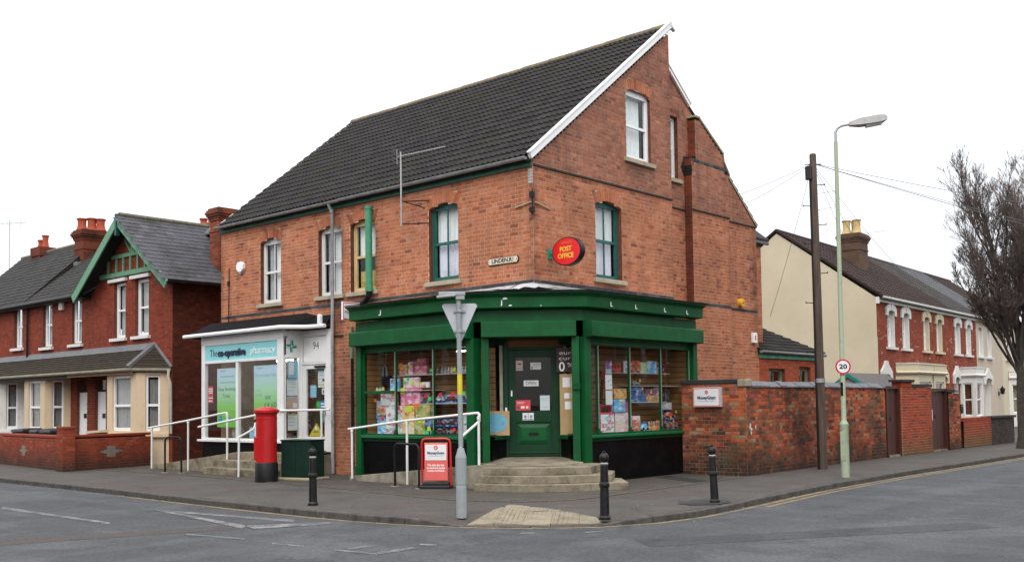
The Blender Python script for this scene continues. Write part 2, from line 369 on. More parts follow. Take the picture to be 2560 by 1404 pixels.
# ------------------------------------------------------------------ ground, road, pavement
def asphalt(name, lo, hi, patch, rough=0.9, patch_thr=(0.52, 0.6), pscale=0.35, stone=None):
    m, t, p = _mat(name); g = t.nodes.new('ShaderNodeNewGeometry'); co = g.outputs['Position']
    a = _noise(t, 160, 3, co); b = _noise(t, 1.1, 6, co, 0.6); d = _noise(t, pscale, 5, co, 0.7); e = _noise(t, 26, 5, co, 0.75)
    c = _ramp(t, [(0.25, lo), (0.75, hi)], b.outputs[0]).outputs[0]
    c = _mix(t, c, patch, _rng(t, d.outputs[0], patch_thr[0], patch_thr[1], 0, 0.75))
    st_ = _noise(t, 0.9, 5, co, 0.75); st_.inputs['Distortion'].default_value = 1.5
    c = _mix(t, c, tuple(x*0.55 for x in lo), _rng(t, st_.outputs[0], 0.56, 0.72, 0, 0.7))
    if stone:      # bands polished by tyres, running with the two streets
        for sc_ in ((0.05, 1.3, 1), (1.3, 0.05, 1)):
            mp_ = t.nodes.new('ShaderNodeMapping'); mp_.inputs['Scale'].default_value = sc_; t.links.new(co, mp_.inputs[0]); nb = _noise(t, 1.0, 4, mp_.outputs[0]); c = _mix(t, c, stone, _rng(t, nb.outputs[0], 0.5, 0.75, 0, 0.5))
    c = _mix(t, c, _ramp(t, [(0.3, (0.45, 0.45, 0.45)), (0.5, (1, 1, 1)), (0.72, (1.7, 1.7, 1.7))], a.outputs[0]).outputs[0], 0.75, 'MULTIPLY')
    c = _mix(t, c, _ramp(t, [(0.36, (0.62, 0.62, 0.62)), (0.64, (1.34, 1.34, 1.34))], e.outputs[0]).outputs[0], 0.85, 'MULTIPLY')
    # hairline cracks and old joints
    v = t.nodes.new('ShaderNodeTexVoronoi'); v.feature = 'DISTANCE_TO_EDGE'; v.inputs['Scale'].default_value = 0.45
    w = _noise(t, 2.5, 4, co); wm = t.nodes.new('ShaderNodeVectorMath'); wm.operation = 'MULTIPLY_ADD'; wm.inputs[1].default_value = (0.5, 0.5, 0.5); t.links.new(w.outputs['Color'], wm.inputs[0]); t.links.new(co, wm.inputs[2]); t.links.new(wm.outputs[0], v.inputs['Vector'])
    c = _mix(t, c, tuple(x*0.45 for x in lo), _rng(t, v.outputs['Distance'], 0.0, 0.006, 0.55, 0))
    t.links.new(c, p.inputs['Base Color']); p.inputs['Roughness'].default_value = rough; p.inputs['Specular IOR Level'].default_value = 0.3
    _bump(t, p, a.outputs[0], 0.5, 0.004); MATS[name] = m; return m
ROAD = asphalt('road_asphalt', (0.046, 0.049, 0.054), (0.068, 0.071, 0.077), (0.088, 0.090, 0.095), stone=(0.10, 0.104, 0.11))
PAVE = asphalt('footway_asphalt', (0.056, 0.053, 0.049), (0.092, 0.086, 0.079), (0.078, 0.055, 0.045), patch_thr=(0.5, 0.62), pscale=0.5)
FORE = asphalt('forecourt_asphalt', (0.048, 0.042, 0.037), (0.080, 0.069, 0.058), (0.105, 0.094, 0.076), patch_thr=(0.5, 0.7), pscale=0.8)
KERB = plain('kerb_granite', (0.085, 0.079, 0.072), 0.9, 0.3, 8, 0.3, 70, dirt=(0.028, 0.025, 0.022), dscale=3, spec=.2)
CONC = plain('concrete_step', (0.25, 0.215, 0.155), 0.9, 0.25, 5, 0.35, 60, dirt=(0.055, 0.044, 0.03), dscale=2.6, dthr=(0.46, 0.68), spec=.2)
DIRT = plain('earth', (0.07, 0.06, 0.045), 0.95, 0.3, 3)
def paint_mat(name, col, under, thr):
    m, t, p = _mat(name); g = t.nodes.new('ShaderNodeNewGeometry'); co = g.outputs['Position']
    a = _noise(t, 40, 5, co, 0.7); b = _noise(t, 3.5, 4, co)
    s = t.nodes.new('ShaderNodeMath'); s.operation = 'MULTIPLY_ADD'; s.inputs[1].default_value = 0.6; t.links.new(b.outputs[0], s.inputs[0]); t.links.new(a.outputs[0], s.inputs[2])
    t.links.new(_mix(t, under, col, _rng(t, s.outputs[0], thr-0.06, thr+0.1, 0, 0.9)), p.inputs['Base Color']); p.inputs['Roughness'].default_value = 0.8
    MATS[name] = m; return m
WLINE = paint_mat('worn_white_line', (0.27, 0.27, 0.27), (0.062, 0.065, 0.07), 0.83)
YLINE = paint_mat('worn_yellow_line', (0.26, 0.18, 0.07), (0.062, 0.062, 0.06), 0.74)

struct(G().box(-700, 700, -700, 700, -0.6, -0.13), 'ground', DIRT)
g = G(); g.add([(-160, -160, -0.1), (160, -160, -0.1), (160, 160, -0.1), (-160, 160, -0.1)], [(0, 1, 2, 3)])
road = struct(g, 'road', ROAD)

def catmull(pts, step):
    out = []; P = [Vector((*p, 0)) for p in pts]
    for i in range(len(P)-1):
        a, b, c, d = P[max(i-1, 0)], P[i], P[i+1], P[min(i+2, len(P)-1)]; n = max(2, int((c-b).length/0.1))
        for k in range(n):
            t = k/n; out.append(0.5*((2*b)+(c-a)*t+(2*a-5*b+4*c-d)*t*t+(3*b-a-3*c+d)*t**3))
    out.append(P[-1]); res = [out[0]]; acc = 0
    for p, q in zip(out, out[1:]):
        acc += (q-p).length
        if acc >= step: res.append(q); acc = 0
    return res
KP = [(-70, -5.1), (-30, -5.15), (-11, -5.25), (-4.5, -5.45), (0, -5.55), (1.7, -5.42), (2.9, -5.12), (4.05, -4.5), (4.58, -3.85), (4.9, -3.05), (5.0, -2.3), (4.93, -0.9), (4.72, 1.2), (4.58, 3), (4.45, 7.5), (4.5, 15), (4.3, 24), (3.4, 40), (1.5, 70)]
KL = catmull(KP, 0.9)
def offset(line, d):
    r = []
    for i, p in enumerate(line):
        t = (line[min(i+1, len(line)-1)]-line[max(i-1, 0)]).normalized(); r.append(p+Vector((-t.y, t.x, 0))*d)
    return r
S0 = min(range(len(KL)), key=lambda i: (KL[i]-Vector((1.6, -5.44, 0))).length); S1 = min(range(len(KL)), key=lambda i: (KL[i]-Vector((4.85, -3.3, 0))).length)
def ktop(i):
    """height of the kerb's top: level with the pavement, lowered at the crossing"""
    if S0 < i < S1: return -0.088
    return 0.0
KI, KI2 = offset(KL, 0.13), offset(KL, 1.3)
g = G()
rows = [[(p.x, p.y, ktop(i)-0.003) for i, p in enumerate(KI)], [(p.x, p.y, 0.0) for p in KI2]]
g.sheet(rows)
g.add([(p.x, p.y, 0) for p in KI2]+[(-70, 70, 0)], [tuple(range(len(KI2)+1))])
pave = struct(g, 'pavement', PAVE)
far = G()
for i in range(len(KL)-1):
    a, b, c, d = KL[i], KL[i+1], KI[i+1], KI[i]; t = (b-a).normalized()*0.006; za, zb = ktop(i), ktop(i+1)
    j = random.uniform(-.004, .004)
    q = [(a+t).to_tuple()[:2]+(-.2,), (b-t).to_tuple()[:2]+(-.2,), (c-t).to_tuple()[:2]+(-.2,), (d+t).to_tuple()[:2]+(-.2,), (a+t).to_tuple()[:2]+(za+j,), (b-t).to_tuple()[:2]+(zb+j,), (c-t).to_tuple()[:2]+(zb+j,), (d+t).to_tuple()[:2]+(za+j,)]
    if -18 < a.x and a.y < 26: part(G().hexa(q), 'kerb_stone', KERB, pave, bevel=0.018)
    else: far.hexa(q)
o = stuff(part(far, 'far_kerb', KERB, pave))
# forecourt of the shops, and the row of edging setts between it and the footway
EDGE = catmull([(-30, -2.3), (-11.1, -2.35), (-8.7, -2.3), (-6, -2.46), (-4, -2.6), (-2.3, -2.78), (-0.55, -3.05), (0.6, -3.15), (1.4, -3.0), (2.0, -2.7), (2.42, -2.1), (2.56, -1.3), (2.5, 0), (2.45, 1.35), (2.42, 2.5), (2.32, 4.2)], 0.24)
g = G(); EI = offset(EDGE, 0.1)
g.add([(p.x, p.y, 0.004) for p in EI]+[(0.3, 4.6, 0.004), (0.3, 0.3, 0.004), (-30, 0.3, 0.004)], [tuple(range(len(EI)+3))])
struct(g, 'forecourt', FORE)
SETT = plain('edging_sett', (0.085, 0.072, 0.060), 0.9, 0.3, 20, 0.3, 80)
g = G()
near = 0
for i in range(len(EDGE)-1):
    a, b, c, d = EDGE[i], EDGE[i+1], EI[i+1], EI[i]; t = (b-a)*0.03; h = 0.012+random.uniform(-.003, .004)
    q = [(a+t).to_tuple()[:2]+(-.05,), (b-t).to_tuple()[:2]+(-.05,), (c-t).to_tuple()[:2]+(-.05,), (d+t).to_tuple()[:2]+(-.05,), (a+t).to_tuple()[:2]+(h,), (b-t).to_tuple()[:2]+(h,), (c-t).to_tuple()[:2]+(h,), (d+t).to_tuple()[:2]+(h,)]
    if a.x > -12: part(G().hexa(q), 'edging_sett', SETT, pave)
    else: g.hexa(q)
stuff(part(g, 'far_edging', SETT, pave))
# buff blister paving at the crossing
BUFF = plain('buff_paving', (0.25, 0.215, 0.155), 0.9, 0.18, 7, 0.2, 70, dirt=(0.13, 0.11, 0.085), dscale=2, spec=.2)
u = Vector((0.80, 0.60, 0)); v = Vector((-0.60, 0.80, 0)); o0 = Vector((2.95, -5.02, 0))
def inpoly(x, y, P):
    c = False
    for i in range(len(P)):
        (x0, y0), (x1, y1) = P[i], P[i-1]
        if (y0 > y) != (y1 > y) and x < (x1-x0)*(y-y0)/(y1-y0)+x0: c = not c
    return c
TP = [(2.93, -4.98), (2.06, -3.08), (4.08, -3.46), (4.42, -3.78), (3.95, -4.36)]
def polyclip(P, W):      # slab outline cut to the edge of the paved area
    if sum(W[i-1][0]*W[i][1]-W[i][0]*W[i-1][1] for i in range(len(W))) < 0: W = W[::-1]
    for i in range(len(W)):
        (ax, ay), (bx, by) = W[i-1], W[i]; side = lambda p: (bx-ax)*(p[1]-ay)-(by-ay)*(p[0]-ax); out = []
        for j in range(len(P)):
            p, q = P[j-1], P[j]; sp, sq = side(p), side(q)
            if (sp >= 0) != (sq >= 0): t = sp/(sp-sq); out.append((p[0]+(q[0]-p[0])*t, p[1]+(q[1]-p[1])*t))
            if sq >= 0: out.append(q)
        P = out
        if not P: return []
    return P
def pz(x, y):
    d, i = min(((KI[i]-Vector((x, y, 0))).length, i) for i in range(S0-2, S1+3)); f = min(1, d/1.17); return (-0.091)*(1-f)
for a in range(-2, 8):
    for b in range(-2, 8):
        cs = [o0+u*(0.4*(a+i))+v*(0.4*(b+j)) for i, j in ((0, 0), (1, 0), (1, 1), (0, 1))]; m = sum(cs, Vector())/4
        q = polyclip([tuple((m+(c-m)*0.985).xy) for c in cs], TP)
        if len(q) < 3 or abs(sum(q[i-1][0]*q[i][1]-q[i][0]*q[i-1][1] for i in range(len(q))))/2 < .012: continue
        g = G(); k_ = len(q); g.add([(x, y, pz(x, y)-.03) for x, y in q]+[(x, y, pz(x, y)+.005) for x, y in q], [tuple(range(k_, 2*k_))]+[(i, (i+1) % k_, k_+(i+1) % k_, k_+i) for i in range(k_)])
        for i in range(6):
            for j in range(6):
                c = cs[0]+u*(0.4*(i+.5)/6)+v*(0.4*(j+.5)/6); z = pz(c.x, c.y)
                if not inpoly(c.x, c.y, TP): continue
                g.tube([(c.x, c.y, z+.004), (c.x, c.y, z+.009)], [0.013, 0.009], 6)
        part(g, 'paving_slab', BUFF, pave)
# tarmac repair round the right-hand bollard
TAR = asphalt('fresh_tarmac', (0.018, 0.018, 0.019), (0.032, 0.032, 0.033), (0.05, 0.05, 0.05))
g = G(); c0 = Vector((4.45, -1.05, 0.004)); g.add([(c0.x-.0+cos(k*pi/9)*(.36+.05*sin(k*2.7)), c0.y+sin(k*pi/9)*(.55+.06*cos(k*3.1)), 0.004) for k in range(18)], [tuple(range(18))]); part(g, 'tarmac_repair', TAR, pave)
g = G(); g.add([(0.75, 3.0, 0.009), (2.2, 2.3, 0.009), (2.25, 2.75, 0.009), (0.75, 3.6, 0.009)], [(0, 1, 2, 3)]); part(g, 'tarmac_repair', TAR, pave)
TAR2 = asphalt('darker_patch', (0.036, 0.038, 0.042), (0.055, 0.058, 0.063), (0.06, 0.062, 0.066))
# painted lines
MARKS = {'centre_line': [(-5.99, -7.81), (-1.88, -7.85), (-1.67, -7.97), (-5.6, -7.99)],
 'give_way_triangle': [(-3.09, -6.41), (0.23, -5.98), (0.47, -6.16), (-2.72, -6.53)], 't_side': [(-3.2, -6.47), (-2.9, -6.41), (0.3, -6.86), (0.52, -7.09)], 't_base': [(0.25, -6.87), (0.9, -5.84), (1.16, -5.98), (0.72, -7.03)],
 'dash_b': [(0.37, -7.88), (1.49, -7.68), (1.62, -7.78), (0.5, -7.96)], 'dash_c': [(2.16, -7.72), (2.71, -7.64), (2.79, -7.71), (2.26, -7.80)],
 'x1': [(3.26, -7.62), (3.94, -7.52), (4.07, -7.6), (3.37, -7.68)], 'x2': [(3.89, -7.48), (3.91, -6.93), (4.06, -7.0), (4.05, -7.56)], 'x3': [(3.32, -7.48), (3.37, -7.05), (3.5, -7.1), (3.46, -7.52)],
 'x4': [(3.76, -6.65), (3.97, -6.58), (4.06, -6.67), (3.84, -6.74)], 'x5': [(4.72, -4.55), (4.86, -4.3), (4.90, -4.36), (4.78, -4.62)], 'x7': [(4.07, -5.12), (4.22, -5.0), (4.26, -5.06), (4.12, -5.18)]}
for k, P in MARKS.items():
    g = G(); z = -0.096 if k not in ('t_side', 't_base', 'x2') else -0.0945
    g.add([(x, y, z) for x, y in P], [(0, 1, 2, 3) if (P[1][0]-P[0][0])*(P[2][1]-P[1][1])-(P[1][1]-P[0][1])*(P[2][0]-P[1][0]) > 0 else (3, 2, 1, 0)]); part(g, 'road_marking', WLINE, road)
for d0, d1 in ((-0.14, -0.05),):
    a, b = offset(KL, d0), offset(KL, d1); n0 = min(range(len(KL)), key=lambda i: (KL[i]-Vector((-6.4, -5.4, 0))).length)
    g = G(); g.sheet([[(p.x, p.y, -0.096) for p in a[n0:]], [(p.x, p.y, -0.096) for p in b[n0:]]]); part(g, 'yellow_line', YLINE, road)
a, b = offset(KL, -0.32), offset(KL, -0.23); g = G(); g.sheet([[(p.x, p.y, -0.096) for p in a[S1+3:]], [(p.x, p.y, -0.096) for p in b[S1+3:]]]); part(g, 'yellow_line', YLINE, road)
TRENCH = asphalt('trench_asphalt', (0.058, 0.050, 0.046), (0.080, 0.070, 0.064), (0.07, 0.06, 0.055))
for P in ([(-1.9, -11.5), (-0.02, -7.1), (0.42, -6.35), (0.75, -6.6), (0.45, -7.3), (-1.2, -11.7)], [(-9, -9.0), (-3.5, -8.95), (-3.5, -9.5), (-9, -9.6)], [(6.2, -5.2), (8.9, -1.0), (8.4, -0.6), (5.7, -4.8)]):
    g = G(); g.add([(x, y, -0.0975) for x, y in P], [tuple(range(len(P)))]); part(g, 'trench_repair', TRENCH if P[0][0] < -1 and P[0][0] > -3 else TAR2, road)
# leaf litter and grit in the gutters and along the wall foot: too small to count
g = G()
LIT = plain('litter', (0.30, 0.27, 0.22), 0.9, 0.6, 30)
for k in range(420):
    i = random.randrange(S0-14, min(S1+26, len(KL)-1)); p = KL[i].lerp(KL[i+1], random.random()); t = (KL[i+1]-KL[i]).normalized(); q = p+Vector((t.y, -t.x, 0))*abs(random.gauss(0.02, 0.12)); s = random.uniform(.006, .022); a = random.uniform(0, pi)
    g.add([(q.x+s*cos(a+w), q.y+s*.6*sin(a+w), -0.094+random.uniform(0, .008)) for w in (0, 1.6, 3.1, 4.7)], [(0, 1, 2, 3)])
for k in range(160):
    x, y = random.choice([(random.uniform(-6.4, -4.9), random.uniform(-1.6, -0.1)), (2.32+abs(random.gauss(0, .08)), random.uniform(4.5, 12.5)), (random.uniform(-5, 4.4), random.uniform(-5.2, -1.9))]); s = random.uniform(.006, .016); a = random.uniform(0, pi)
    g.add([(x+s*cos(a+w), y+s*.6*sin(a+w), 0.012+random.uniform(0, .006)) for w in (0, 1.6, 3.1, 4.7)], [(0, 1, 2, 3)])
o = part(g, 'litter', LIT); stuff(o); o['label'] = 'fallen leaves and grit along the kerbs and walls'; o['category'] = 'litter'

# ------------------------------------------------------------------ shared building materials
BR_MAIN = brickmat('orange_brick', [(0.0, (0.41, 0.135, 0.064)), (0.25, (0.46, 0.160, 0.080)), (0.5, (0.50, 0.188, 0.098)), (0.65, (0.43, 0.148, 0.074)), (0.8, (0.53, 0.23, 0.135)), (0.9, (0.36, 0.115, 0.058)), (0.96, (0.30, 0.090, 0.050)), (1.0, (0.22, 0.075, 0.048))], dirt=(0.13, 0.055, 0.035), dirt_amt=0.6, dirt_thr=(0.46, 0.72), streak=0.5, spots=STAINS)
BR_UP = brickmat('weathered_brick', [(0.0, (0.29, 0.115, 0.070)), (0.3, (0.35, 0.135, 0.080)), (0.55, (0.40, 0.165, 0.100)), (0.75, (0.27, 0.095, 0.060)), (0.9, (0.44, 0.20, 0.13)), (1.0, (0.17, 0.068, 0.05))], dirt=(0.08, 0.04, 0.03), dirt_amt=0.6, dirt_thr=(0.46, 0.72), streak=0.5, spots=STAINS)
BR_SOOT_SHADE = brickmat('sooty_shaded_brick', [(0.0, (0.19, 0.044, 0.022)), (0.5, (0.24, 0.058, 0.028)), (1.0, (0.14, 0.038, 0.022))], dirt=(0.03, 0.018, 0.014), dirt_amt=0.8, dirt_thr=(0.46, 0.68))  # breast side: soot, with the shade of the recessed face put into the colour
MORTAR = plain('tan_mortar', (0.58, 0.38, 0.25), 0.95, 0.2, 5, 0.3, 120, dirt=(0.26, 0.15, 0.09), dscale=1.2, spots=STAINS)
BR_BAND = brickmat('blue_brick', [(0.0, (0.035, 0.038, 0.045)), (0.5, (0.055, 0.058, 0.066)), (1.0, (0.085, 0.085, 0.09))], dirt_amt=0.3)
REVEAL = plain('shaded_reveal_brick', (0.15, 0.048, 0.028), 0.9, 0.3, 9, 0.4, 50, dirt=(0.04, 0.02, 0.015), dscale=2)  # base colour darkened to carry the shadow inside the window recesses
SILL = plain('sill_stone', (0.40, 0.345, 0.25), 0.9, 0.2, 6, 0.3, 50, dirt=(0.13, 0.11, 0.085), dscale=3)
WHITE = plain('white_paint', (0.74, 0.74, 0.72), 0.45, 0.05, 4, dirt=(0.5, 0.49, 0.46), dscale=3, dthr=(0.55, 0.8))
UPVC = plain('white_upvc', (0.84, 0.85, 0.85), 0.35, 0.03, 4)
CREAMW = plain('yellowed_paint', (0.62, 0.49, 0.25), 0.6, 0.2, 5)
TEAL = plain('teal_paint', (0.018, 0.115, 0.098), 0.45, 0.2, 8)
GREEN = plain('green_gloss', (0.004, 0.082, 0.022), 0.45, 0.2, 2.5, 0.08, 18, dirt=(0.006, 0.048, 0.017), dscale=2.2, dthr=(.48, .72), spec=0.22)
GREEND = plain('dark_green_paint', (0.003, 0.038, 0.014), 0.45, 0.25, 3, spec=0.25)
FGREEN = plain('fascia_green', (0.020, 0.085, 0.055), 0.55, 0.4, 6, dirt=(0.02, 0.03, 0.025), dscale=4)
BLACKT = plain('black_gloss_tile', (0.004, 0.004, 0.005), 0.4, 0.3, 6, 0.06, 20, dirt=(0.010, 0.010, 0.009), dscale=3, spec=0.12)
LEADD = plain('dull_lead', (0.15, 0.155, 0.165), 0.6, 0.2, 4, 0.2, 12, spec=.2)
LEAD = plain('lead_flashing', (0.42, 0.42, 0.43), 0.5, 0.25, 4, 0.3, 12, dirt=(0.20, 0.20, 0.21), dscale=3)
GREYP = plain('grey_plastic', (0.30, 0.305, 0.31), 0.45, 0.2, 5, dirt=(0.11, 0.11, 0.11), dscale=4)
BLACKM = plain('black_iron', (0.009, 0.009, 0.010), 0.45, 0.3, 10, spec=.25)
TILE = brickmat('roof_tile_grey', [(0.0, (0.021, 0.019, 0.019)), (0.3, (0.028, 0.026, 0.026)), (0.6, (0.034, 0.031, 0.031)), (0.9, (0.026, 0.025, 0.028)), (1.0, (0.042, 0.039, 0.037))], dirt=(0.030, 0.028, 0.017), dirt_amt=0.8, dirt_thr=(0.5, 0.66), extra=((0.14, 0.135, 0.11), 15, 0.665, 0.9))
RIDGE = brickmat('ridge_tile', [(0.0, (0.17, 0.12, 0.085)), (0.5, (0.21, 0.155, 0.105)), (1.0, (0.14, 0.115, 0.09))], extra=((0.27, 0.23, 0.08), 3, 0.5, 0.7))
CURTAIN = plain('net_curtain', (0.88, 0.88, 0.88), 0.95, 0.06, 12)
CURTAINL = plain('lilac_curtain', (0.80, 0.77, 0.87), 0.95, 0.08, 12)
DARK = plain('dark_interior', (0.02, 0.019, 0.018), 0.95, 0.2, 2)
GLASS = glassmat('window_glass', (0.96, 0.98, 0.98), 0.8)
SHOPGLASS = glassmat('shop_glass', (0.95, 0.97, 0.97), 0.6)
STAIN_SHADE_M = plain('sooty_shaded_mortar', (0.17, 0.08, 0.05), .95, .3, 6)  # joints of the breast side, soot and recess shade in one colour
STAINB = plain('soot_black', (0.016, 0.014, 0.013), 0.95, 0.5, 12, 0.3, 60)
FRONT = ((0, 0, 0), (1, 0, 0), (0, -1, 0)); GABLE = ((0, 0, 0), (0, 1, 0), (1, 0, 0))

def wavy(O, U, N, u0, u1, z0, z1, n, amp, waves, thick=0):
    g = G(); k = max(6, int(waves*5)); P = lambda u, d, z: (O[0]+U[0]*u+N[0]*d, O[1]+U[1]*u+N[1]*d, O[2]+z)
    ph = random.uniform(0, 6); rows = [[P(u0+(u1-u0)*i/k, n+amp*sin(ph+2*pi*waves*i/k)+amp*.5*sin(ph*2+5.1*pi*waves*i/k), z) for i in range(k+1)] for z in (z0, z1)]
    return g.sheet(rows)
def sash(th, fr, h, mat, curtains=(), inset=0.11, bar=True, mid=0.5, sill=SILL, local=False, reveal=REVEAL, fw_=0.055, sillw=0.11, glass=GLASS, open_low=None, head=0.07, sill_out=0.07):
    """sliding sash window in a wall opening: part window > panes, curtains; reveals and sill are parts of the wall"""
    O, U, N = fr; g = G(); u0, u1, z0, z1 = h.u0, h.u1, h.z0, h.zc; zt = z1-h.rise*0.6; n1 = -inset; n0 = n1-0.07
    S = lambda a, b, c, d, e=n0, f=n1: g.slab(O, U, N, a, b, c, d, e, f)
    S(u0, u0+fw_, z0, z1); S(u1-fw_, u1, z0, z1); S(u0+fw_, u1-fw_, zt-head, z1); S(u0+fw_, u1-fw_, z0, z0+0.10)
    zm = z0+(zt-head-z0-0.10)*mid+0.10; S(u0+fw_, u1-fw_, zm-0.03, zm+0.03, n0, n1-0.012)
    for a in (u0+fw_, u1-fw_-0.03): S(a, a+0.03, z0+0.10, zt-head, n0, n1-0.018)
    if bar: um = (u0+u1)/2; S(um-0.012, um+0.012, z0+0.1, zt-head, n0+0.02, n1-0.02)
    w = part(g, 'window', mat, th, local=local)
    for a, b, d in ((z0+0.1, zm-0.03, -0.045), (zm+0.03, zt-head, -0.03)):
        q = G().slab(O, U, N, u0+fw_+.03, u1-fw_-.03, a, b, n1+d-0.006, n1+d); part(q, 'pane', glass, w)
    for (a, b, c, d, m) in curtains:   # fractions of the opening
        part(wavy(O, U, N, u0+(u1-u0)*a, u0+(u1-u0)*b, z0+(z1-z0)*c, z0+(z1-z0)*d, n0-0.07, 0.018, 9*(b-a)*(u1-u0)), 'curtain', m, w, smooth=True)
    g = G()   # reveals
    for a, s in ((u0, 1), (u1, -1)): g.slab(O, U, N, a-0.012*s, a+0.002*s, z0, z1, n0-0.02, -0.002)
    g.slab(O, U, N, u0-.012, u1+.012, z1-0.004, z1+0.014, n0-0.02, -0.03); g.slab(O, U, N, u0, u1, z0-.02, z0, n0-.02, 0.0)
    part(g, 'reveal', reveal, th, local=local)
    if sill: part(G().slab(O, U, N, u0-sillw, u1+sillw, z0-0.10, z0-0.004, -0.06, sill_out), 'window_sill', sill, th, local=local, bevel=0.008)
    return w

# roof tiles: double roman, each tile an object of its own nearest the camera
def tile_geo(w, L, th=0.02, rolls=2, h=0.026):
    xs = []; nseg = 6 if rolls else 1
    if rolls:
        for k in range(rolls):
            a = k*w/rolls; b = w/rolls
            for f, z in ((0.0, 0), (0.42, 0), (0.52, .75), (0.66, 1.0), (0.82, .75), (0.93, 0.0)): xs.append((a+f*b, z*h))
        xs.append((w*0.995, 0))
    else: xs = [(0.004, 0), (w-0.004, 0)]
    lift = 0.034 if rolls else 0.006+th
    vs = []; n = len(xs)
    for y, zz in ((0, lift), (L, 0.0)): vs += [(x, y, z+zz) for x, z in xs]
    vs += [(x, 0, z+lift-th) for x, z in xs]
    fs = [(i, i+1, n+i+1, n+i) for i in range(n-1)] + [(2*n+i, 2*n+i+1, i+1, i) for i in range(n-1)]
    vs += [(xs[0][0], L, -th), (xs[-1][0], L, -th)]
    fs += [(0, n, 3*n, 2*n), (n-1, 3*n-1, 3*n+1, 2*n-1)]
    return vs, fs
def tiles(parent, O, U, S, ncol, nrow, w, gauge, mat, n_single, name='roof_tile', rolls=2, half=False, keep=None, th=0.02, jit=0.0, h=0.026, spread=None):
    O, U, S = Vector(O), Vector(U).normalized(), Vector(S).normalized(); N = U.cross(S)
    vs, fs = tile_geo(w, gauge*1.12, th, rolls, h); base = G(); base.add(vs, fs); me = base.mesh(name, mat)
    pl = []
    for r in range(nrow):
        for c in range(-1 if half else 0, ncol):
            sx_ = 1.0
            if spread: sx_ = 1+spread*(r+.5)/nrow      # the roof widens towards its ridge; right end stays put
            p = O+U*((c-ncol)*w*sx_+ncol*w+(w/2 if half and r % 2 else 0))+S*(r*gauge)
            m = p+U*w/2+S*gauge/2
            if keep and not keep(m): continue
            d = CAM-m; k = N.dot(d)/d.length**3
            pl.append((k if k > 0 else 0, p, sx_))
    pl.sort(key=lambda a: -a[0]); R = Matrix((U, S, N)).transposed().to_4x4()
    rest = G()
    for i, (k, p, sx_) in enumerate(pl):
        Mx = R.copy(); Mx.translation = p + (N*random.uniform(0, jit) if jit else Vector())
        if jit: Mx = Mx @ Matrix.Rotation(random.uniform(-.01, .01)*(jit/0.004), 4, 'Z')
        if sx_ != 1.0: Mx = Mx @ Matrix.Diagonal((sx_, 1, 1, 1))
        if i < n_single:
            o = link(bpy.data.objects.new(name, me)); o.parent = parent; o.matrix_local = Mx
        else:
            b = len(rest.v); rest.v += [tuple(Mx @ Vector(v)) for v in vs]; rest.f += [tuple(b+j for j in f) for f in fs]; rest.m += [0]*len(fs)
    if rest.v: stuff(part(rest, name+'s', mat, parent))

# ------------------------------------------------------------------ the corner shop building
C_ = 0.0839
shop = thing('shop_building', 'orange brick corner building with green shopfront, tall gable and dark tiled roof', 'building', (0, 0, 0))
B = Bricks(course=C_, joint=.013, proud=.0045); BU = Bricks(course=C_, joint=.013, proud=.0045); BS = Bricks(course=C_, joint=.011, proud=.004)
XP = -5.95                                   # party line with the pharmacy
RS = 0.776                                   # roof pitch
W3, W4 = Opening(-5.74, -4.83, 4.31, 6.01), Opening(-3.03, -2.12, 4.31, 6.01)
G1, G2 = Opening(2.06, 3.02, 4.31, 6.02), Opening(3.27, 4.25, 7.13, 8.76)
R1 = Opening(5.3, 6.2, 7.15, 8.72, rise=0.0, arch=0.0)
bands = [(4.03, 4.11)]
O, U, N = FRONT
B.face(O, U, N, XP, 0, 3.86, 6.47, [W3, W4], skip=bands, seed=1)
B.face(O, U, N, XP, -4.75, 0.0, 3.86, seed=2)
O, U, N = GABLE
B.face(O, U, N, 0, 5.09, 3.86, 6.46, [G1, G2], skip=bands, seed=3)
BU.face(O, U, N, 0, 5.09, 6.46, 10.5, [G1, G2], edge=lambda z: (max(0, (z-6.47)/RS-0.06), 5.09), seed=3)
B.face((0, 5.09, 0), (-1, 0, 0), (0, 1, 0), 0, 0.5, 0.2, 10.4, seed=4)
RX = -0.5
rec = ((RX, 0, 0), (0, 1, 0), (1, 0, 0))
B.face(*rec, 5.09, 10.1, 0.3, 6.46, [R1], skip=bands, seed=5); BU.face(*rec, 5.09, 10.1, 6.46, 10.45, [R1], edge=lambda z: (5.09, min(10.1, 5.09+(10.40-z)/RS)), seed=5)
def breast(z):
    l = 6.46 if z < 7.72 else 6.66
    r = 8.27 if z < 7.55 else (8.08 if z < 7.8 else min(8.06, 6.80+(8.79-z)*1.56))
    return l, r
BX = -0.28
B.face((BX, 0, 0), (0, 1, 0), (1, 0, 0), 6.46, 8.27, 0.3, 6.46, edge=breast, skip=bands, seed=6); BU.face((BX, 0, 0), (0, 1, 0), (1, 0, 0), 6.46, 8.27, 6.46, 8.75, edge=breast, skip=[(7.63, 7.72)], seed=6)
BS.face((0, 6.46, 0), (1, 0, 0), (0, -1, 0), RX, BX, 0.3, 7.72, seed=7)
BS.face((0, 6.66, 0), (1, 0, 0), (0, -1, 0), RX, BX, 7.72, 8.75, seed=8)
wall = B.finish(shop, MORTAR, BR_MAIN, 230); BU.finish(shop, plain('grey_mortar', (0.40, 0.28, 0.21), 0.95, 0.25, 5, dirt=(.18, .11, .08), dscale=1.2), BR_UP, 70, 'gable_wall'); BS.finish(shop, STAIN_SHADE_M, BR_SOOT_SHADE, 0, 'breast_side')
for fr, h in ((FRONT, W3), (FRONT, W4), (GABLE, G1), (GABLE, G2)): part(B.arch(*fr, h), 'window_arch', BR_MAIN, shop)
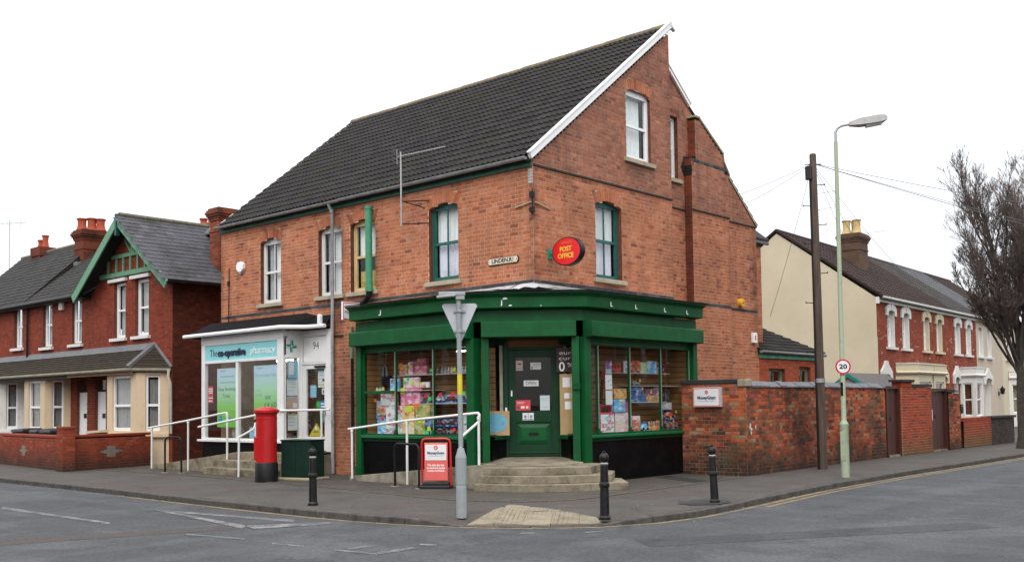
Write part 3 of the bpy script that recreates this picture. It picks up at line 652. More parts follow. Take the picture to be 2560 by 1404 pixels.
part(G().slab(*rec, 5.2, 6.3, 8.72, 8.92, -0.1, 0.004), 'lintel', REVEAL, shop)
# blue-brick band, each brick a piece
BB = Bricks(course=C_, bond='stretcher', proud=0.012)
for fr, a, b in ((FRONT, XP, 0), (GABLE, 0, 5.09), (rec, 8.27, 10.1), (((BX, 0, 0), (0, 1, 0), (1, 0, 0)), 6.46, 8.27)): BB.face(*fr, a, b, 4.03, 4.11, back=False)
BB.face((BX, 0, 0), (0, 1, 0), (1, 0, 0), 6.46, 8.2, 7.63, 7.72, back=False)
BB.back.slab((0, 0, 0), (0, 1, 0), (1, 0, 0), 5.2, 5.21, 4.0, 4.01, -0.6, -0.59)
BB.finish(shop, MORTAR, BR_BAND, 90, 'brick_band')
# shoulder of the chimney breast: black corbelled bricks, slate weathering on its slope
g = G()
for k, (a, b) in enumerate(((6.40, 6.46), (6.34, 6.46), (6.30, 6.46), (6.36, 6.52), (6.40, 6.60), (6.44, 6.64))): g.box(RX+.004, RX+.012, a, b, 7.30+k*C_, 7.30+(k+1)*C_-.008); g.box(RX+.01, BX+.004+.006*(k % 2), b-.02, b+.02, 7.30+k*C_, 7.30+(k+1)*C_-.008)
part(g, 'corbel', STAINB, shop)
STONEC = plain('weathering_stone', (0.27, 0.24, 0.17), 0.9, 0.3, 8, 0.3, 60)
g = G()
for (ya, za), (yb, zb) in (((6.62, 8.79), (6.84, 8.79)), ((6.82, 8.79), (8.01, 8.06)), ((7.99, 8.06), (8.03, 7.88)), ((8.02, 7.87), (8.30, 7.54))):
    g.prism([(RX, ya, za), (RX, yb, zb), (RX, yb+.02, zb+.05), (RX, ya+.02, za+.05)], (BX-RX+0.03, 0, 0))
part(g, 'weathering', STONEC, shop)
# moulded drip course across the gable
DRIP = plain('drip_course', (0.045, 0.03, 0.026), 0.9, 0.4, 14)
g = G()
for fr, a, b in ((GABLE, 0.02, 5.09), (rec, 5.09, 6.46), (rec, 8.27, 10.1), (((BX, 0, 0), (0, 1, 0), (1, 0, 0)), 6.46, 8.27)): g.slab(*fr, a, b, 6.40, 6.44, -0.01, 0.035)
part(g, 'drip_course', DRIP, shop)
g = G()
for k in range(34): g.slab(*GABLE, 0.18+k*0.147, 0.20+k*0.147, 6.442, 6.452, 0.01, 0.03)
part(g, 'cable_clip', SILL, shop)
# windows
C2 = ((0.06, 0.94, 0.0, 0.5, CURTAINL), (0.05, 0.95, 0.5, 0.97, CURTAIN))
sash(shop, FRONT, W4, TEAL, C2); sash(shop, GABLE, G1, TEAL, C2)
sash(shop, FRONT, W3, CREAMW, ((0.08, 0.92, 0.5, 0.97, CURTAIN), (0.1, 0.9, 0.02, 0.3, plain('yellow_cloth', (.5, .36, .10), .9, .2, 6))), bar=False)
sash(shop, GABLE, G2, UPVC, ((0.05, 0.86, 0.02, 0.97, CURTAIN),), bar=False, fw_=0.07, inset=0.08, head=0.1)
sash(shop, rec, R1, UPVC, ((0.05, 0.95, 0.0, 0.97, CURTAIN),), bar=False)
# the rest of the shell: rear, rooms
g = G(); g.box(XP, RX-.01, 10.0, 10.1, 0, 6.5); g.box(XP-.05, XP+.05, 0.02, 10.0, 3.3, 6.5); g.box(XP, -0.05, 0.35, 5.0, 3.02, 3.1); g.box(XP, -0.9, 3.2, 3.3, 0.3, 3.02); g.box(XP, -.02, .02, 5.0, 6.36, 6.39)
part(g, 'inner_wall', DARK, shop)
# roof
ROOFB = plain('roof_batten', (0.02, 0.019, 0.018), 0.9, 0.2, 3)
EY, EZ, RY, RZ = -0.13, 6.57, 5.09, 10.62
sl = Vector((0, RY-EY, RZ-EZ)); SL = sl.length; Sn = sl.normalized(); Nn = Vector((1, 0, 0)).cross(Sn)
def roof_board(x0, x1, bx1, xe=None):
    g = G()
    if xe is None: g.prism([(x0, EY, EZ-.02), (x0, RY, RZ-.02), (x0, RY, RZ-.12), (x0, EY, EZ-.10)], (x1-x0, 0, 0))
    else: g.hexa([(xe, EY, EZ-.10), (x1, EY, EZ-.10), (x1, RY, RZ-.12), (x0, RY, RZ-.12), (xe, EY, EZ-.02), (x1, EY, EZ-.02), (x1, RY, RZ-.02), (x0, RY, RZ-.02)])
    g.prism([(x0, RY, RZ-.22), (x0, 10.14, RZ-.22-RS*5.05), (x0, 10.14, RZ-.29-RS*5.05), (x0, RY, RZ-.29)], (bx1-x0, 0, 0))
    return g
rb = part(roof_board(XP, 0.02, RX+.01), 'roof', ROOFB, shop)
tiles(rb, (XP, EY-.03, EZ), (1, 0, 0), sl, 20, 20, 6.0/20, SL/20, TILE, 300, jit=.005)
tiles(rb, (RX+.03, 10.16, RZ-.21-RS*5.07), (-1, 0, 0), (0, RY-10.16, RS*5.07), 18, 19, 0.3, SL/20, TILE, 0)
def ridge(x0, x1, parent):
    n = max(1, int(round((x1-x0)/0.45))); w = (x1-x0)/n
    for i in range(n):
        g = G(); a, b = x0+i*w, x0+(i+1)*w-.012; k = 8; dz = random.uniform(-.006, .006)
        ring = lambda x, r: [(x, RY+r*cos(pi*j/k)*1.25, RZ-0.05+dz+r*sin(pi*j/k)) for j in range(k+1)]
        g.sheet([ring(a, .125), ring(b, .12)]); g.add(ring(a, .125), [tuple(range(k+1))]); g.add(ring(b, .12), [tuple(reversed(range(k+1)))])
        part(g, 'ridge_tile', RIDGE, parent)
ridge(XP, 0.02, rb)
# bargeboards: capped white verge on the front slope, short piece over the ridge, white board on the rear slope
def barge(ya, za, yb, zb, x0, x1, w, name='bargeboard'):
    d = Vector((0, yb-ya, zb-za)).normalized(); n = Vector((0, -d.z, d.y)); n = n if n.z > 0 else -n
    a, b = Vector((x0, ya, za)), Vector((x0, yb, zb)); g = G()
    g.prism([a, b, b-n*w, a-n*w], (x1-x0, 0, 0))
    g.prism([a+n*.035, b+n*.035, b+n*.003, a+n*.003], (x1-x0+.02, 0, 0))
    return part(g, name, UPVC, shop, bevel=0.006)
barge(EY-.05, EZ+.035, RY+.02, RZ+.095, 0.012, 0.09, 0.12); g = G(); g.prism([(.012, RY-.02, RZ+.10), (.012, RY+.16, RZ-.03), (.012, RY+.16, RZ-.11), (.012, RY-.02, RZ+.0)], (.09, 0, 0)); part(g, 'apex_cap', UPVC, shop, bevel=.006)
barge(6.74, RZ-.19-RS*1.65, 5.12, RZ-.19-RS*.03, RX+.012, RX+.08, 0.08)
g = G(); a_, b_ = Vector((RX+.012, 8.5, RZ-.22-RS*3.41)), Vector((RX+.012, 10.16, RZ-.22-RS*5.07)); nq = Vector((0, RS, 1)).normalized(); g.prism([a_, b_, b_-nq*.045, a_-nq*.045], (.02, 0, 0)); part(g, 'verge_undercloak', SILL, shop)
# eaves: fascia board and half-round gutter
def gutter(x0, x1, y, z, parent, n=24):
    g = G(); k = 8; ring = lambda x, r: [(x, y+r*cos(pi+pi*j/k), z+r*sin(pi+pi*j/k)) for j in range(k+1)]
    g.sheet([ring(x0, .062), ring(x1, .062)]); g.sheet([ring(x1, .055), ring(x0, .055)]); g.add(ring(x1, .062), [tuple(range(k+1))]); g.add(ring(x0, .062), [tuple(reversed(range(k+1)))])
    x = x0+.4
    while x < x1: g.add(ring(x, .068)+ring(x+.035, .068), [(j, j+1, k+2+j, k+1+j) for j in range(k)]); x += 0.95
    return part(g, 'gutter', GREYP, parent, smooth=True)
part(G().box(XP, 0.0, -0.05, -0.012, 6.385, 6.56), 'fascia', FGREEN, shop); gutter(XP, -0.02, -0.185, 6.555, shop)
# old soil pipe painted green, its black bend, wall pipe beside the shopfront
PIPEG = plain('green_pipe', (0.045, 0.26, 0.14), 0.5, 0.15, 5, dirt=(0.05, 0.17, 0.1), dscale=3)
g = G(); g.tube([(-4.90, -.14, 4.3), (-4.90, -.14, 6.22)], .08, 16); g.tube([(-4.90, -.14, 6.17), (-4.90, -.14, 6.24)], .092, 16); g.tube([(-4.90, -.14, 4.26), (-4.90, -.14, 4.36)], .092, 16); p_ = part(g, 'soil_pipe', PIPEG, shop, smooth=True)
g = G(); g.tube([(-4.90, -.14, 4.28), (-4.92, -.14, 4.17), (-5.04, -.13, 4.06), (-5.24, -.1, 3.99), (-5.5, -.08, 3.95)], .07, 12); part(g, 'pipe_bend', BLACKM, p_, smooth=True)
g = G(); g.tube([(-5.62, -.07, 3.5), (-5.62, -.07, 2.75)], .032, 10); part(g, 'wall_pipe', PIPEG, shop, smooth=True)
g = G(); g.tube([(-5.62, -.07, 2.75), (-5.62, -.07, 0.02)], .036, 10); g.tube([(-5.16, -.09, 3.4), (-5.16, -.09, 0.05)], .045, 10); part(g, 'downpipe', BLACKM, shop, smooth=True)
# corner fittings: painted strip of an old sign, insulator bracket
g = G()
for k in range(5): g.box(-.115, .006, -.012, .0, 6.05+k*.06, 6.10+k*.06)
part(g, 'sign_remnant', plain('grey_white_paint', (0.40, 0.39, 0.37), 0.8, 0.3, 20), shop)
g = G(); g.box(-.08, .03, -.05, -.01, 5.50, 5.53); g.tube([(.02, -.04, 5.42), (.02, -.04, 5.92)], .012); g.box(-.02, .06, -.09, -.01, 5.74, 5.86); g.box(-.02, .06, -.09, -.01, 5.44, 5.55); part(g, 'cable_bracket', BLACKM, shop)
g = G(); g.tube([(-.46, -.03, 5.60), (-.02, -.03, 5.66)], .016); g.tube([(.03, 0.03, 5.66), (.03, .5, 5.57)], .016); part(g, 'insulator_bar', SILL, shop)

tube_m = bpy.data.materials.new('lit_tube'); tube_m.use_nodes = True; bs = tube_m.node_tree.nodes['Principled BSDF']; bs.inputs['Emission Color'].default_value = (1, .97, .9, 1); bs.inputs['Emission Strength'].default_value = 14
# ------------------------------------------------------------------ green shopfront (parts of the corner building)
def ribbon(path, prof, cap=True):
    """sweep a closed profile (outward offset, z) along a plan polyline; outward is to the right of travel"""
    P = [Vector((x, y, 0)) for x, y in path]; n = len(prof); g = G(); vs = []
    for i, p in enumerate(P):
        a = (p-P[i-1]).normalized() if i else None; b = (P[i+1]-p).normalized() if i < len(P)-1 else None
        a = a or b; b = b or a; na, nb = Vector((a.y, -a.x, 0)), Vector((b.y, -b.x, 0)); m = (na+nb).normalized(); m = m/max(.3, m.dot(na))
        vs += [tuple((p+m*o).xy)+(z,) for o, z in prof]
    fs = [(i*n+j, i*n+(j+1) % n, (i+1)*n+(j+1) % n, (i+1)*n+j) for i in range(len(P)-1) for j in range(n)]
    if cap: fs += [tuple(range(n)), tuple(reversed(range((len(P)-1)*n, len(P)*n)))]
    return g.add(vs, fs)
A_, B_ = Vector((-0.98, -0.6, 0)), Vector((0.6, 0.72, 0)); E_ = (B_-A_).normalized(); I_ = Vector((-E_.y, E_.x, 0))
def lerp2(a, b, t): return (a[0]+(b[0]-a[0])*t, a[1]+(b[1]-a[1])*t)
PATH = [(-4.8, -.6), (-1.25, -.6), (-1.02, -.585), tuple((A_+E_*.22).xy), tuple((B_-E_*.22).xy), (0.585, 0.75), (.6, 1.0), (.6, 5.02)]
part(ribbon(PATH, [(0, 3.515), (.19, 3.53), (.215, 3.545), (.225, 3.745), (.235, 3.76), (.30, 3.805), (.33, 3.82), (.33, 3.84), (0, 3.87)]), 'cornice', GREEN, shop)
part(ribbon(PATH, [(-.02, 3.28), (.03, 3.28), (.03, 3.505), (-.02, 3.505)]), 'signboard', GREEN, shop)
part(ribbon(PATH, [(.15, 3.872), (.35, 3.842), (.35, 3.864), (.15, 3.89)]), 'felt_edge', plain('roof_felt', (0.012, 0.012, 0.013), 0.95, 0.3, 8, spec=.08), shop)
g = G()   # sloping top of the shopfront
nx = [(-4.8, -.85, 3.875), (-1.05, -.85, 3.875), (.85, .70, 3.875), (.85, 5.02, 3.875)]; wl = [(-4.8, -.01, 3.98), (0.012, -.012, 3.99), (0.012, -.012, 3.99), (.012, 5.02, 3.98)]
for i in range(3): g.add([nx[i], nx[i+1], wl[i+1], wl[i]], [(0, 1, 2, 3)])
part(g, 'canopy_top', LEAD, shop)
rl = random.Random(3)
def crinkle(pts0, pts1, n, amp):   # dressed lead, lifted and creased
    rows = []
    for i in range(n+1):
        t = i/n; a = Vector(pts0[0]).lerp(Vector(pts0[1]), t); b = Vector(pts1[0]).lerp(Vector(pts1[1]), t); r = []
        for k in range(5):
            p = a.lerp(b, k/4); p.z += amp*rl.uniform(-1, 1)*(0.3+k/4) + 0.02*sin(k/4*pi); r.append(p.to_tuple())
        rows.append(r)
    return rows
g = G(); g.sheet(crinkle(((-2.3, -.02, 4.0), (0.0, -.02, 4.035)), ((-2.3, -.62, 3.885), (-.25, -.5, 3.90)), 16, .012)); g.sheet(crinkle(((0.0, -.02, 4.035), (.02, 2.6, 4.0)), ((.25, -.12, 3.92), (.62, 2.6, 3.885)), 16, .012)); g.sheet(crinkle(((0, -.02, 4.035), (0.01, 0, 4.035)), ((-.25, -.5, 3.90), (.25, -.12, 3.92)), 6, .015))
g.sheet(crinkle(((-4.7, -.02, 3.99), (-3.1, -.02, 3.99)), ((-4.7, -.5, 3.885), (-3.1, -.5, 3.885)), 10, .008)); g.sheet(crinkle(((.02, 3.3, 3.985), (.02, 4.3, 3.985)), ((.5, 3.3, 3.885), (.5, 4.3, 3.885)), 8, .01))
part(g, 'flashing', LEAD, shop)
# small white hooks and flaked paint left on the cornice
g = G()
for y in (1.42, 2.30, 3.40, 4.30): g.slab(*GABLE, y, y+.022, 3.60, 3.68, .825, .835); g.slab(*GABLE, y, y+.055, 3.585, 3.605, .825, .845)
for x in (-3.72,): g.slab(*FRONT, x, x+.022, 3.60, 3.70, .825, .835); g.slab(*FRONT, x-.035, x+.022, 3.585, 3.605, .825, .845)
part(g, 'cornice_hook', UPVC, shop)
g = G()
for (u, z, w, h) in ((.50, 3.72, .10, .04), (.47, 3.63, .025, .13), (.62, 3.58, .07, .03), (1.25, 3.57, .03, .02)):
    c = A_+E_*u-I_*.228; s = Vector((0, 0, 1)); g.prism([c+Vector((0, 0, z-h/2)), c+E_*w+Vector((0, 0, z-h*.3)), c+E_*w*.8+Vector((0, 0, z+h*.5)), c+E_*w*.2+Vector((0, 0, z+h*.4))], -I_*.004)
part(g, 'flaked_paint', UPVC, shop)
# roller-shutter boxes
def shutter(path, end): return part(ribbon(path, [(.0, 2.955), (.215, 2.955), (.225, 2.965), (.225, 3.25), (.205, 3.27), (0, 3.285)]), 'shutter_box', GREEN, shop, bevel=0.004)
shutter([(-4.8, -.6), (-1.12, -.6)], 0); shutter([(.6, .79), (.6, 5.02)], 0)
shutter([tuple((A_+E_*.06-I_*-.03).xy), tuple((B_-E_*.10-I_*-.03).xy)], 0)
# pilasters
for (x0, x1, y0, y1) in ((-4.78, -4.60, -.66, -.45), (-1.27, -1.06, -.68, -.45), (.45, .68, .74, .93), (.45, .66, 4.83, 5.0)):
    g = G(); g.box(x0, x1, y0, y1, 0.03, 2.955); g.box(x0-.015, x1+.015, y0-.015, y1+.015, 0.03, 0.28); part(g, 'pilaster', GREEN, shop, bevel=0.006)
for P in (A_+E_*.13, B_-E_*.12):
    g = G(); q = [P-E_*.075-I_*.06, P+E_*.075-I_*.06, P+E_*.075+I_*.09, P-E_*.075+I_*.09]; g.hexa([(c.x, c.y, .30) for c in q]+[(c.x, c.y, 2.955) for c in q]); part(g, 'pilaster', GREEN, shop, bevel=0.006)
g = G(); c = B_-E_*.10-I_*.07; g.box(c.x-.07, c.x+.05, c.y-.06, c.y+.05, 1.90, 2.02); part(g, 'shutter_lock', GREEN, shop)
# shop windows
for nm, fr, ms, a, b, sgn in (('L', FRONT, (-3.51, -2.32), -4.60, -1.27, 1), ('R', GABLE, (1.27, 2.39, 3.57, 4.72), .93, 4.83, 1)):
    fo = .6; g = G(); S = lambda u0, u1, z0, z1, n0, n1: g.slab(*fr, u0, u1, z0, z1, n0, n1)
    S(a, b, 2.80, 2.96, fo-.10, fo-.02); S(a, b, .975, 1.01, fo-.06, fo); S(a, a+.05, 1.01, 2.80, fo-.06, fo-.005); S(b-.05, b, 1.01, 2.80, fo-.06, fo-.005)
    for m in ms: S(m-.016, m+.016, 1.01, 2.80, fo-.06, fo-.004); S(m-.036, m+.036, .975, 1.05, fo-.05, fo+.03); S(m-.026, m+.026, 1.05, 1.10, fo-.05, fo+.014)
    if nm == 'L': S(a+.05, -3.534, 1.89, 1.95, fo-.05, fo)
    w = part(g, 'shop_window', GREEN, shop, bevel=0.003)
    mg = G()
    for m in ms: mg.slab(*fr, m-.010, m+.010, 1.10, 2.79, fo-.003, fo+.008)
    part(mg, 'glazing_strip', plain('dull_aluminium', (.22, .25, .22), .5, .2, 8), w)
    ed = [a+.05]+[x for m in ms for x in (m-.016, m+.016)]+[b-.05]
    for u0, u1 in zip(ed[::2], ed[1::2]): part(G().slab(*fr, u0, u1, 1.01, 2.80, fo-.036, fo-.03), 'pane', SHOPGLASS, w)
    part(G().slab(*fr, a, b, .91, .974, fo-.05, fo+.075), 'window_sill', plain('green_sill', (0.008, 0.115, 0.040), 0.4, 0.15, 4, spec=.3), shop, bevel=0.012)
    g = G(); g.slab(*fr, a, b, 0.0, .909, fo-.12, fo-.01); part(g, 'stall_riser', BLACKT, shop)
    part(G().slab(*fr, a, b, .84, .905, fo-.009, fo+.02), 'stall_moulding', GREEND, shop)
part(G().box(-4.74, -4.60, -.45, -.02, .0, 2.95), 'shopfront_cheek', GREEND, shop); part(G().box(.02, .45, 4.85, 4.98, 0, 2.95), 'shopfront_cheek', GREEND, shop)
# entrance lobby: door set back between curved lights
DU, DN, DO = Vector((.78, .625, 0)).normalized(), Vector((.625, -.78, 0)).normalized(), Vector((-.55, .62, 0))
def dp(u, n=0, z=0): return (DO+DU*u+DN*n+Vector((0, 0, z)))
DFR = (tuple(DO), tuple(DU), tuple(DN))
jl, jr = DO-DU*.60, DO+DU*.53; pl, pr = A_+E_*.20+I_*.05, B_-E_*.19+I_*.05
def bez(a, c, b, n=8): return [a*(1-t)**2+c*2*t*(1-t)+b*t*t for t in (i/n for i in range(n+1))]
curves = [bez(pl, pl+I_*.45+E_*.03, jl), bez(pr, pr+I_*.38-E_*.02, jr)]
for cv in curves:
    def rib(z0, z1, w, mat, name, g=None, off=0):
        g = G(); d = []
        for i, p in enumerate(cv):
            t = (cv[min(i+1, 8)]-cv[max(i-1, 0)]).normalized(); d.append(Vector((-t.y, t.x, 0)))
        c_ = DO+DN*.2
        sg = 1 if d[4].dot(c_-cv[4]) > 0 else -1
        a = [p+n*sg*(off+w/2) for p, n in zip(cv, d)]; b = [p+n*sg*(off-w/2) for p, n in zip(cv, d)]
        g.sheet([[(p.x, p.y, z0) for p in a], [(p.x, p.y, z1) for p in a]]); g.sheet([[(p.x, p.y, z1) for p in b], [(p.x, p.y, z0) for p in b]]); g.sheet([[(p.x, p.y, z1) for p in a], [(p.x, p.y, z1) for p in b]]); g.sheet([[(p.x, p.y, z0) for p in b], [(p.x, p.y, z0) for p in a]])
        return part(g, name, mat, shop, smooth=False)
    rib(0.40, .90, .08, BLACKT, 'stall_riser'); rib(.90, .975, .16, GREEN, 'window_sill', off=.02); rib(2.84, 2.955, .07, GREEND, 'transom')
    w = rib(.975, 1.0, .05, GREEN, 'lobby_window')
    g = G(); g.sheet([[(p.x, p.y, 1.0) for p in cv], [(p.x, p.y, 2.84) for p in cv]]); part(g, 'pane', SHOPGLASS, w, smooth=True)
for jc in (jl, jr):
    s = 1 if jc is jl else -1
    g = G(); q = [jc-DU*.045-DN*.08, jc+DU*.045-DN*.08, jc+DU*.045+DN*.05, jc-DU*.045+DN*.05]; g.hexa([(c.x, c.y, .44) for c in q]+[(c.x, c.y, 2.95) for c in q]); part(g, 'door_jamb', GREEND, shop, bevel=.005)
CREAMP = plain('cream_lining', (0.52, 0.50, 0.38), 0.7, 0.2, 5, dirt=(0.25, 0.2, 0.13), dscale=3)
g = G()
for u in (-.70, .62): g.slab(*DFR, u-.035, u+.035, .98, 2.84, -.10, -.03)
part(g, 'lining_post', CREAMP, shop)
part(G().slab(*DFR, -.555, .485, 2.74, 2.80, -.06, .0), 'door_head', GREEND, shop)
part(G().slab(*DFR, -.555, .485, 2.80, 2.95, -.04, -.02), 'fanlight_board', plain('stained_ply', (0.21, 0.085, 0.018), 0.6, 0.25, 4), shop)
g = G(); q = [pl, pr, jr, jl]; g.prism([(c.x, c.y, 2.956) for c in q], (0, 0, .03)); part(g, 'lobby_ceiling', GREEND, shop)
g = G(); S = lambda *a: g.slab(*DFR, *a)
S(-.555, -.41, .545, 2.735, -.045, 0); S(.335, .485, .545, 2.735, -.045, 0); S(-.41, .335, 2.58, 2.735, -.045, 0); S(-.41, .335, 1.24, 1.47, -.045, 0); S(-.41, .335, .545, .76, -.045, 0)
S(-.41, .335, .76, 1.24, -.04, -.022); S(-.555, .485, .60, .63, 0, .02)
door = part(g, 'shop_door', GREEND, shop, bevel=.004)
g = G(); o_ = .76; g.slab(*DFR, -.36, .285, .80, 1.20, -.02, -.012)
P = lambda u, z, n: tuple(dp(u, n, z)); a = [(-.36, .80), (.285, .80), (.285, 1.20), (-.36, 1.20)]; b = [(-.29, .87), (.215, .87), (.215, 1.13), (-.29, 1.13)]
g.add([P(u, z, -.012) for u, z in a]+[P(u, z, .012) for u, z in b], [(4, 5, 6, 7), (0, 1, 5, 4), (1, 2, 6, 5), (2, 3, 7, 6), (3, 0, 4, 7)]); part(g, 'door_panel', GREEN, door)
part(G().slab(*DFR, -.14, .06, .965, 1.03, .013, .02), 'letter_plate', BLACKM, door)
part(G().slab(*DFR, -.41, .335, 1.47, 2.58, -.028, -.022), 'pane', SHOPGLASS, door)
g = G(); g.slab(*DFR, -.50, -.47, 1.78, 1.90, 0, .025); part(g, 'door_handle', UPVC, door)
part(G().slab(*DFR, -.62, -.58, 1.44, 1.55, .051, .065), 'door_bell', UPVC, shop)
# lobby floor and shop interior
FLOORM = plain('shop_floor', (0.10, 0.07, 0.045), 0.8, 0.2, 3)
g = G(); g.box(XP, -0.3, .25, 3.2, .38, .44); part(g, 'shop_floor', FLOORM, shop)
# slat-wall backs of the two windows: every board a piece
SLAT = plain('slatwall_wood', (0.27, 0.145, 0.052), 0.6, 0.14, 3, stretch=(1, 1, 9))
SLATB = plain('slatwall_groove', (0.045, 0.024, 0.01), 0.9, 0.2, 4)
def slatwall(fr, u0, u1, n):
    s = part(G().slab(*fr, u0, u1, .96, 2.80, n-.03, n-.012), 'slat_panel', SLATB, shop)
    k = 0; z = .97
    while z < 2.78: part(G().slab(*fr, u0, u1, z, min(z+.108, 2.79), n-.012, n), 'slat', SLAT, s); z += .122
slatwall(FRONT, -4.55, -1.15, -.06); slatwall(GABLE, 1.15, 4.80, -.06)
slatwall(((-4.56, 0, 0), (0, 1, 0), (1, 0, 0)), -.5, .04, 0.0)
slatwall(((0, 4.79, 0), (1, 0, 0), (0, -1, 0)), -.04, .5, 0.0)
g = G(); g.box(-4.58, -1.12, -.5, .05, .90, .958); g.box(-.05, .5, .95, 4.8, .90, .958); part(g, 'display_deck', plain('deck_board', (0.42, 0.40, 0.36), 0.7, 0.1, 4), shop)
g = G(); g.box(-4.58, -1.12, -.5, .05, 2.81, 2.83); g.box(-.05, .5, .95, 4.8, 2.81, 2.83); part(g, 'display_ceiling', SLATB, shop)
SHELF = plain('shelf', (0.55, 0.56, 0.55), 0.4, 0.05, 4)
for a in ((-3.95, -1.3, -.28, .04, 2.272, 2.288), (-4.5, -2.6, -.42, .04, 1.935, 1.947), (-3.15, -1.3, -.36, .04, 1.645, 1.66)): part(G().box(*a), 'display_shelf', SHELF, shop)
for a in ((-.04, .26, 2.3, 4.45, 2.255, 2.268), (-.04, .32, 2.85, 4.2, 1.615, 1.63), (-.04, .3, 2.9, 4.75, 1.975, 1.987)): part(G().box(*a), 'display_shelf', SHELF, shop)
g = G(); g.tube([(-1.9, -.3, 2.74), (-1.35, -.42, 2.73)], .014, 8); part(g, 'strip_light', tube_m, shop)
# projecting parts of the rear: wing, single-storey outhouse (parts of the same building)
wing = Bricks(course=C_); wing.face((-.9, 0, 0), (0, 1, 0), (1, 0, 0), 10.1, 11.1, 0.3, 6.15, seed=9); wing.face((0, 11.1, 0), (-1, 0, 0), (0, 1, 0), .9, 5.0, 0.3, 6.15, seed=10); wing.finish(shop, MORTAR, BR_MAIN, 0, 'rear_wing_wall')
g = G(); g.prism([(-.7, 10.1, 6.17), (-.7, 11.25, 6.17), (-3.0, 11.25, 8.0), (-3.0, 10.1, 8.0)], (0, 0, .06)); g.prism([(-3.0, 10.1, 8.0), (-3.0, 11.25, 8.0), (-5.2, 11.25, 6.17), (-5.2, 10.1, 6.17)], (0, 0, .06)); part(g, 'rear_wing_roof', TILE, shop)
g = G(); g.box(-.885, -.85, 10.1, 11.12, 6.04, 6.19); part(g, 'fascia', FGREEN, shop)
g = G(); g.tube([(-.78, 10.1, 6.15), (-.78, 11.3, 6.14)], .06, 10); part(g, 'gutter', GREYP, shop, smooth=True)
OUT = brickmat('outhouse_brick', [(0.0, (0.34, 0.07, 0.03)), (0.5, (0.42, 0.095, 0.042)), (1.0, (0.28, 0.06, 0.03))], dirt_amt=0.25)
ob = Bricks(course=C_); H1, H2 = Opening(10.64, 11.62, 1.7, 2.52, 0, 0), Opening(12.5, 13.25, 1.7, 2.56, 0, 0); of = ((-.5, 0, 0), (0, 1, 0), (1, 0, 0))
ob.face(*of, 10.1, 13.75, 1.0, 2.82, [H1, H2], seed=11); ob.finish(shop, plain('red_mortar', (0.36, 0.14, 0.08), 0.95, 0.2, 5), OUT, 0, 'outhouse_wall')
for h in (H1, H2): sash(shop, of, h, plain('old_green_window', (0.20, 0.24, 0.15), 0.7, 0.2, 6), (), bar=True, mid=0.02, sill=None, inset=.1)
part(G().box(-.52, -.44, 10.1, 13.8, 2.80, 2.96), 'fascia', plain('pale_green_fascia', (0.07, 0.27, 0.17), 0.6, 0.35, 5, dirt=(0.03, 0.09, 0.06), dscale=4), shop)
g = G(); g.tube([(-.38, 10.02, 2.99), (-.38, 14.05, 2.97)], .055, 10); part(g, 'gutter', GREYP, shop, smooth=True)
g = G(); g.box(-2.6, -.55, 13.66, 13.75, .3, 2.9); g.prism([(-2.6, 13.66, 2.9), (-.55, 13.66, 2.9), (-2.6, 13.66, 3.8)], (0, .09, 0)); part(g, 'outhouse_end_wall', OUT, shop)
g = G(); g.prism([(-.36, 10.02, 2.99), (-2.6, 10.02, 3.93), (-2.6, 10.02, 3.86), (-.36, 10.02, 2.92)], (0, 3.9, 0)); orf = part(g, 'outhouse_roof', ROOFB, shop)
DTILE = brickmat('dark_tile', [(0.0, (0.018, 0.016, 0.015)), (0.5, (0.028, 0.025, 0.023)), (1.0, (0.04, 0.036, 0.032))], dirt_amt=0.3)
tiles(orf, (-.33, 10.0, 3.0), (0, 1, 0), (-2.27, 0, .955), 13, 8, 0.302, 0.30, DTILE, 104)
g = G(); g.prism([(-2.2, 10.02, 3.84), (-1.6, 10.02, 3.58), (-1.6, 10.02, 3.75), (-2.2, 10.02, 3.95)], (0, .55, 0)); part(g, 'flashing', LEAD, shop)

# ------------------------------------------------------------------ the pharmacy (left half of the brick range)
ph = thing('pharmacy_building', 'orange brick building with white projecting shopfront, left of the green shop', 'building', (0, 0, 0))
B = Bricks(course=C_, joint=.013, proud=.0045); XL = -11.3
W1, W2 = Opening(-9.44, -8.53, 4.31, 6.01), Opening(-6.98, -6.07, 4.31, 6.01)
B.face(*FRONT, XL, XP, 3.35, 6.47, [W1, W2], skip=bands, seed=21); B.face(*FRONT, -6.4, XP, 0, 3.35, seed=22)
B.face((XL, 0, 0), (0, 1, 0), (-1, 0, 0), 0, 10.1, 0, 10.4, edge=lambda z: (max(0, (z-6.47)/RS), min(10.1, 10.18-(z-6.47)/RS)), seed=23)
B.finish(ph, MORTAR, BR_MAIN, 300)
for h in (W1, W2): part(B.arch(*FRONT, h), 'window_arch', BR_MAIN, ph)
BB = Bricks(course=C_, bond='stretcher', proud=0.012); BB.face(*FRONT, XL, XP, 4.03, 4.11, back=False); BB.back.slab(*FRONT, XL+.1, XL+.2, 4.05, 4.06, -.2, -.1); BB.finish(ph, MORTAR, BR_BAND, 30, 'brick_band')
BLIND = plain('grey_blind', (0.42, 0.42, 0.42), 0.9, 0.15, 8)
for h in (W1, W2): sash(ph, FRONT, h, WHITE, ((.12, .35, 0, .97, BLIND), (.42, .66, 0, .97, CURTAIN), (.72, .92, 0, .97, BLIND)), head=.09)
g = G(); g.box(XL, XP, 10.0, 10.1, 0, 6.5); g.box(XL+.02, XP, 2.6, 2.7, .3, 3.3); g.box(XL+.02, XP-.06, -.02, 2.7, 3.28, 3.33); g.box(XL+.02, XP-.02, .02, 10, 6.36, 6.39); part(g, 'inner_wall', DARK, ph)
pb = part(roof_board(XL-.46, XP, XP, XL+.14), 'roof', ROOFB, ph)
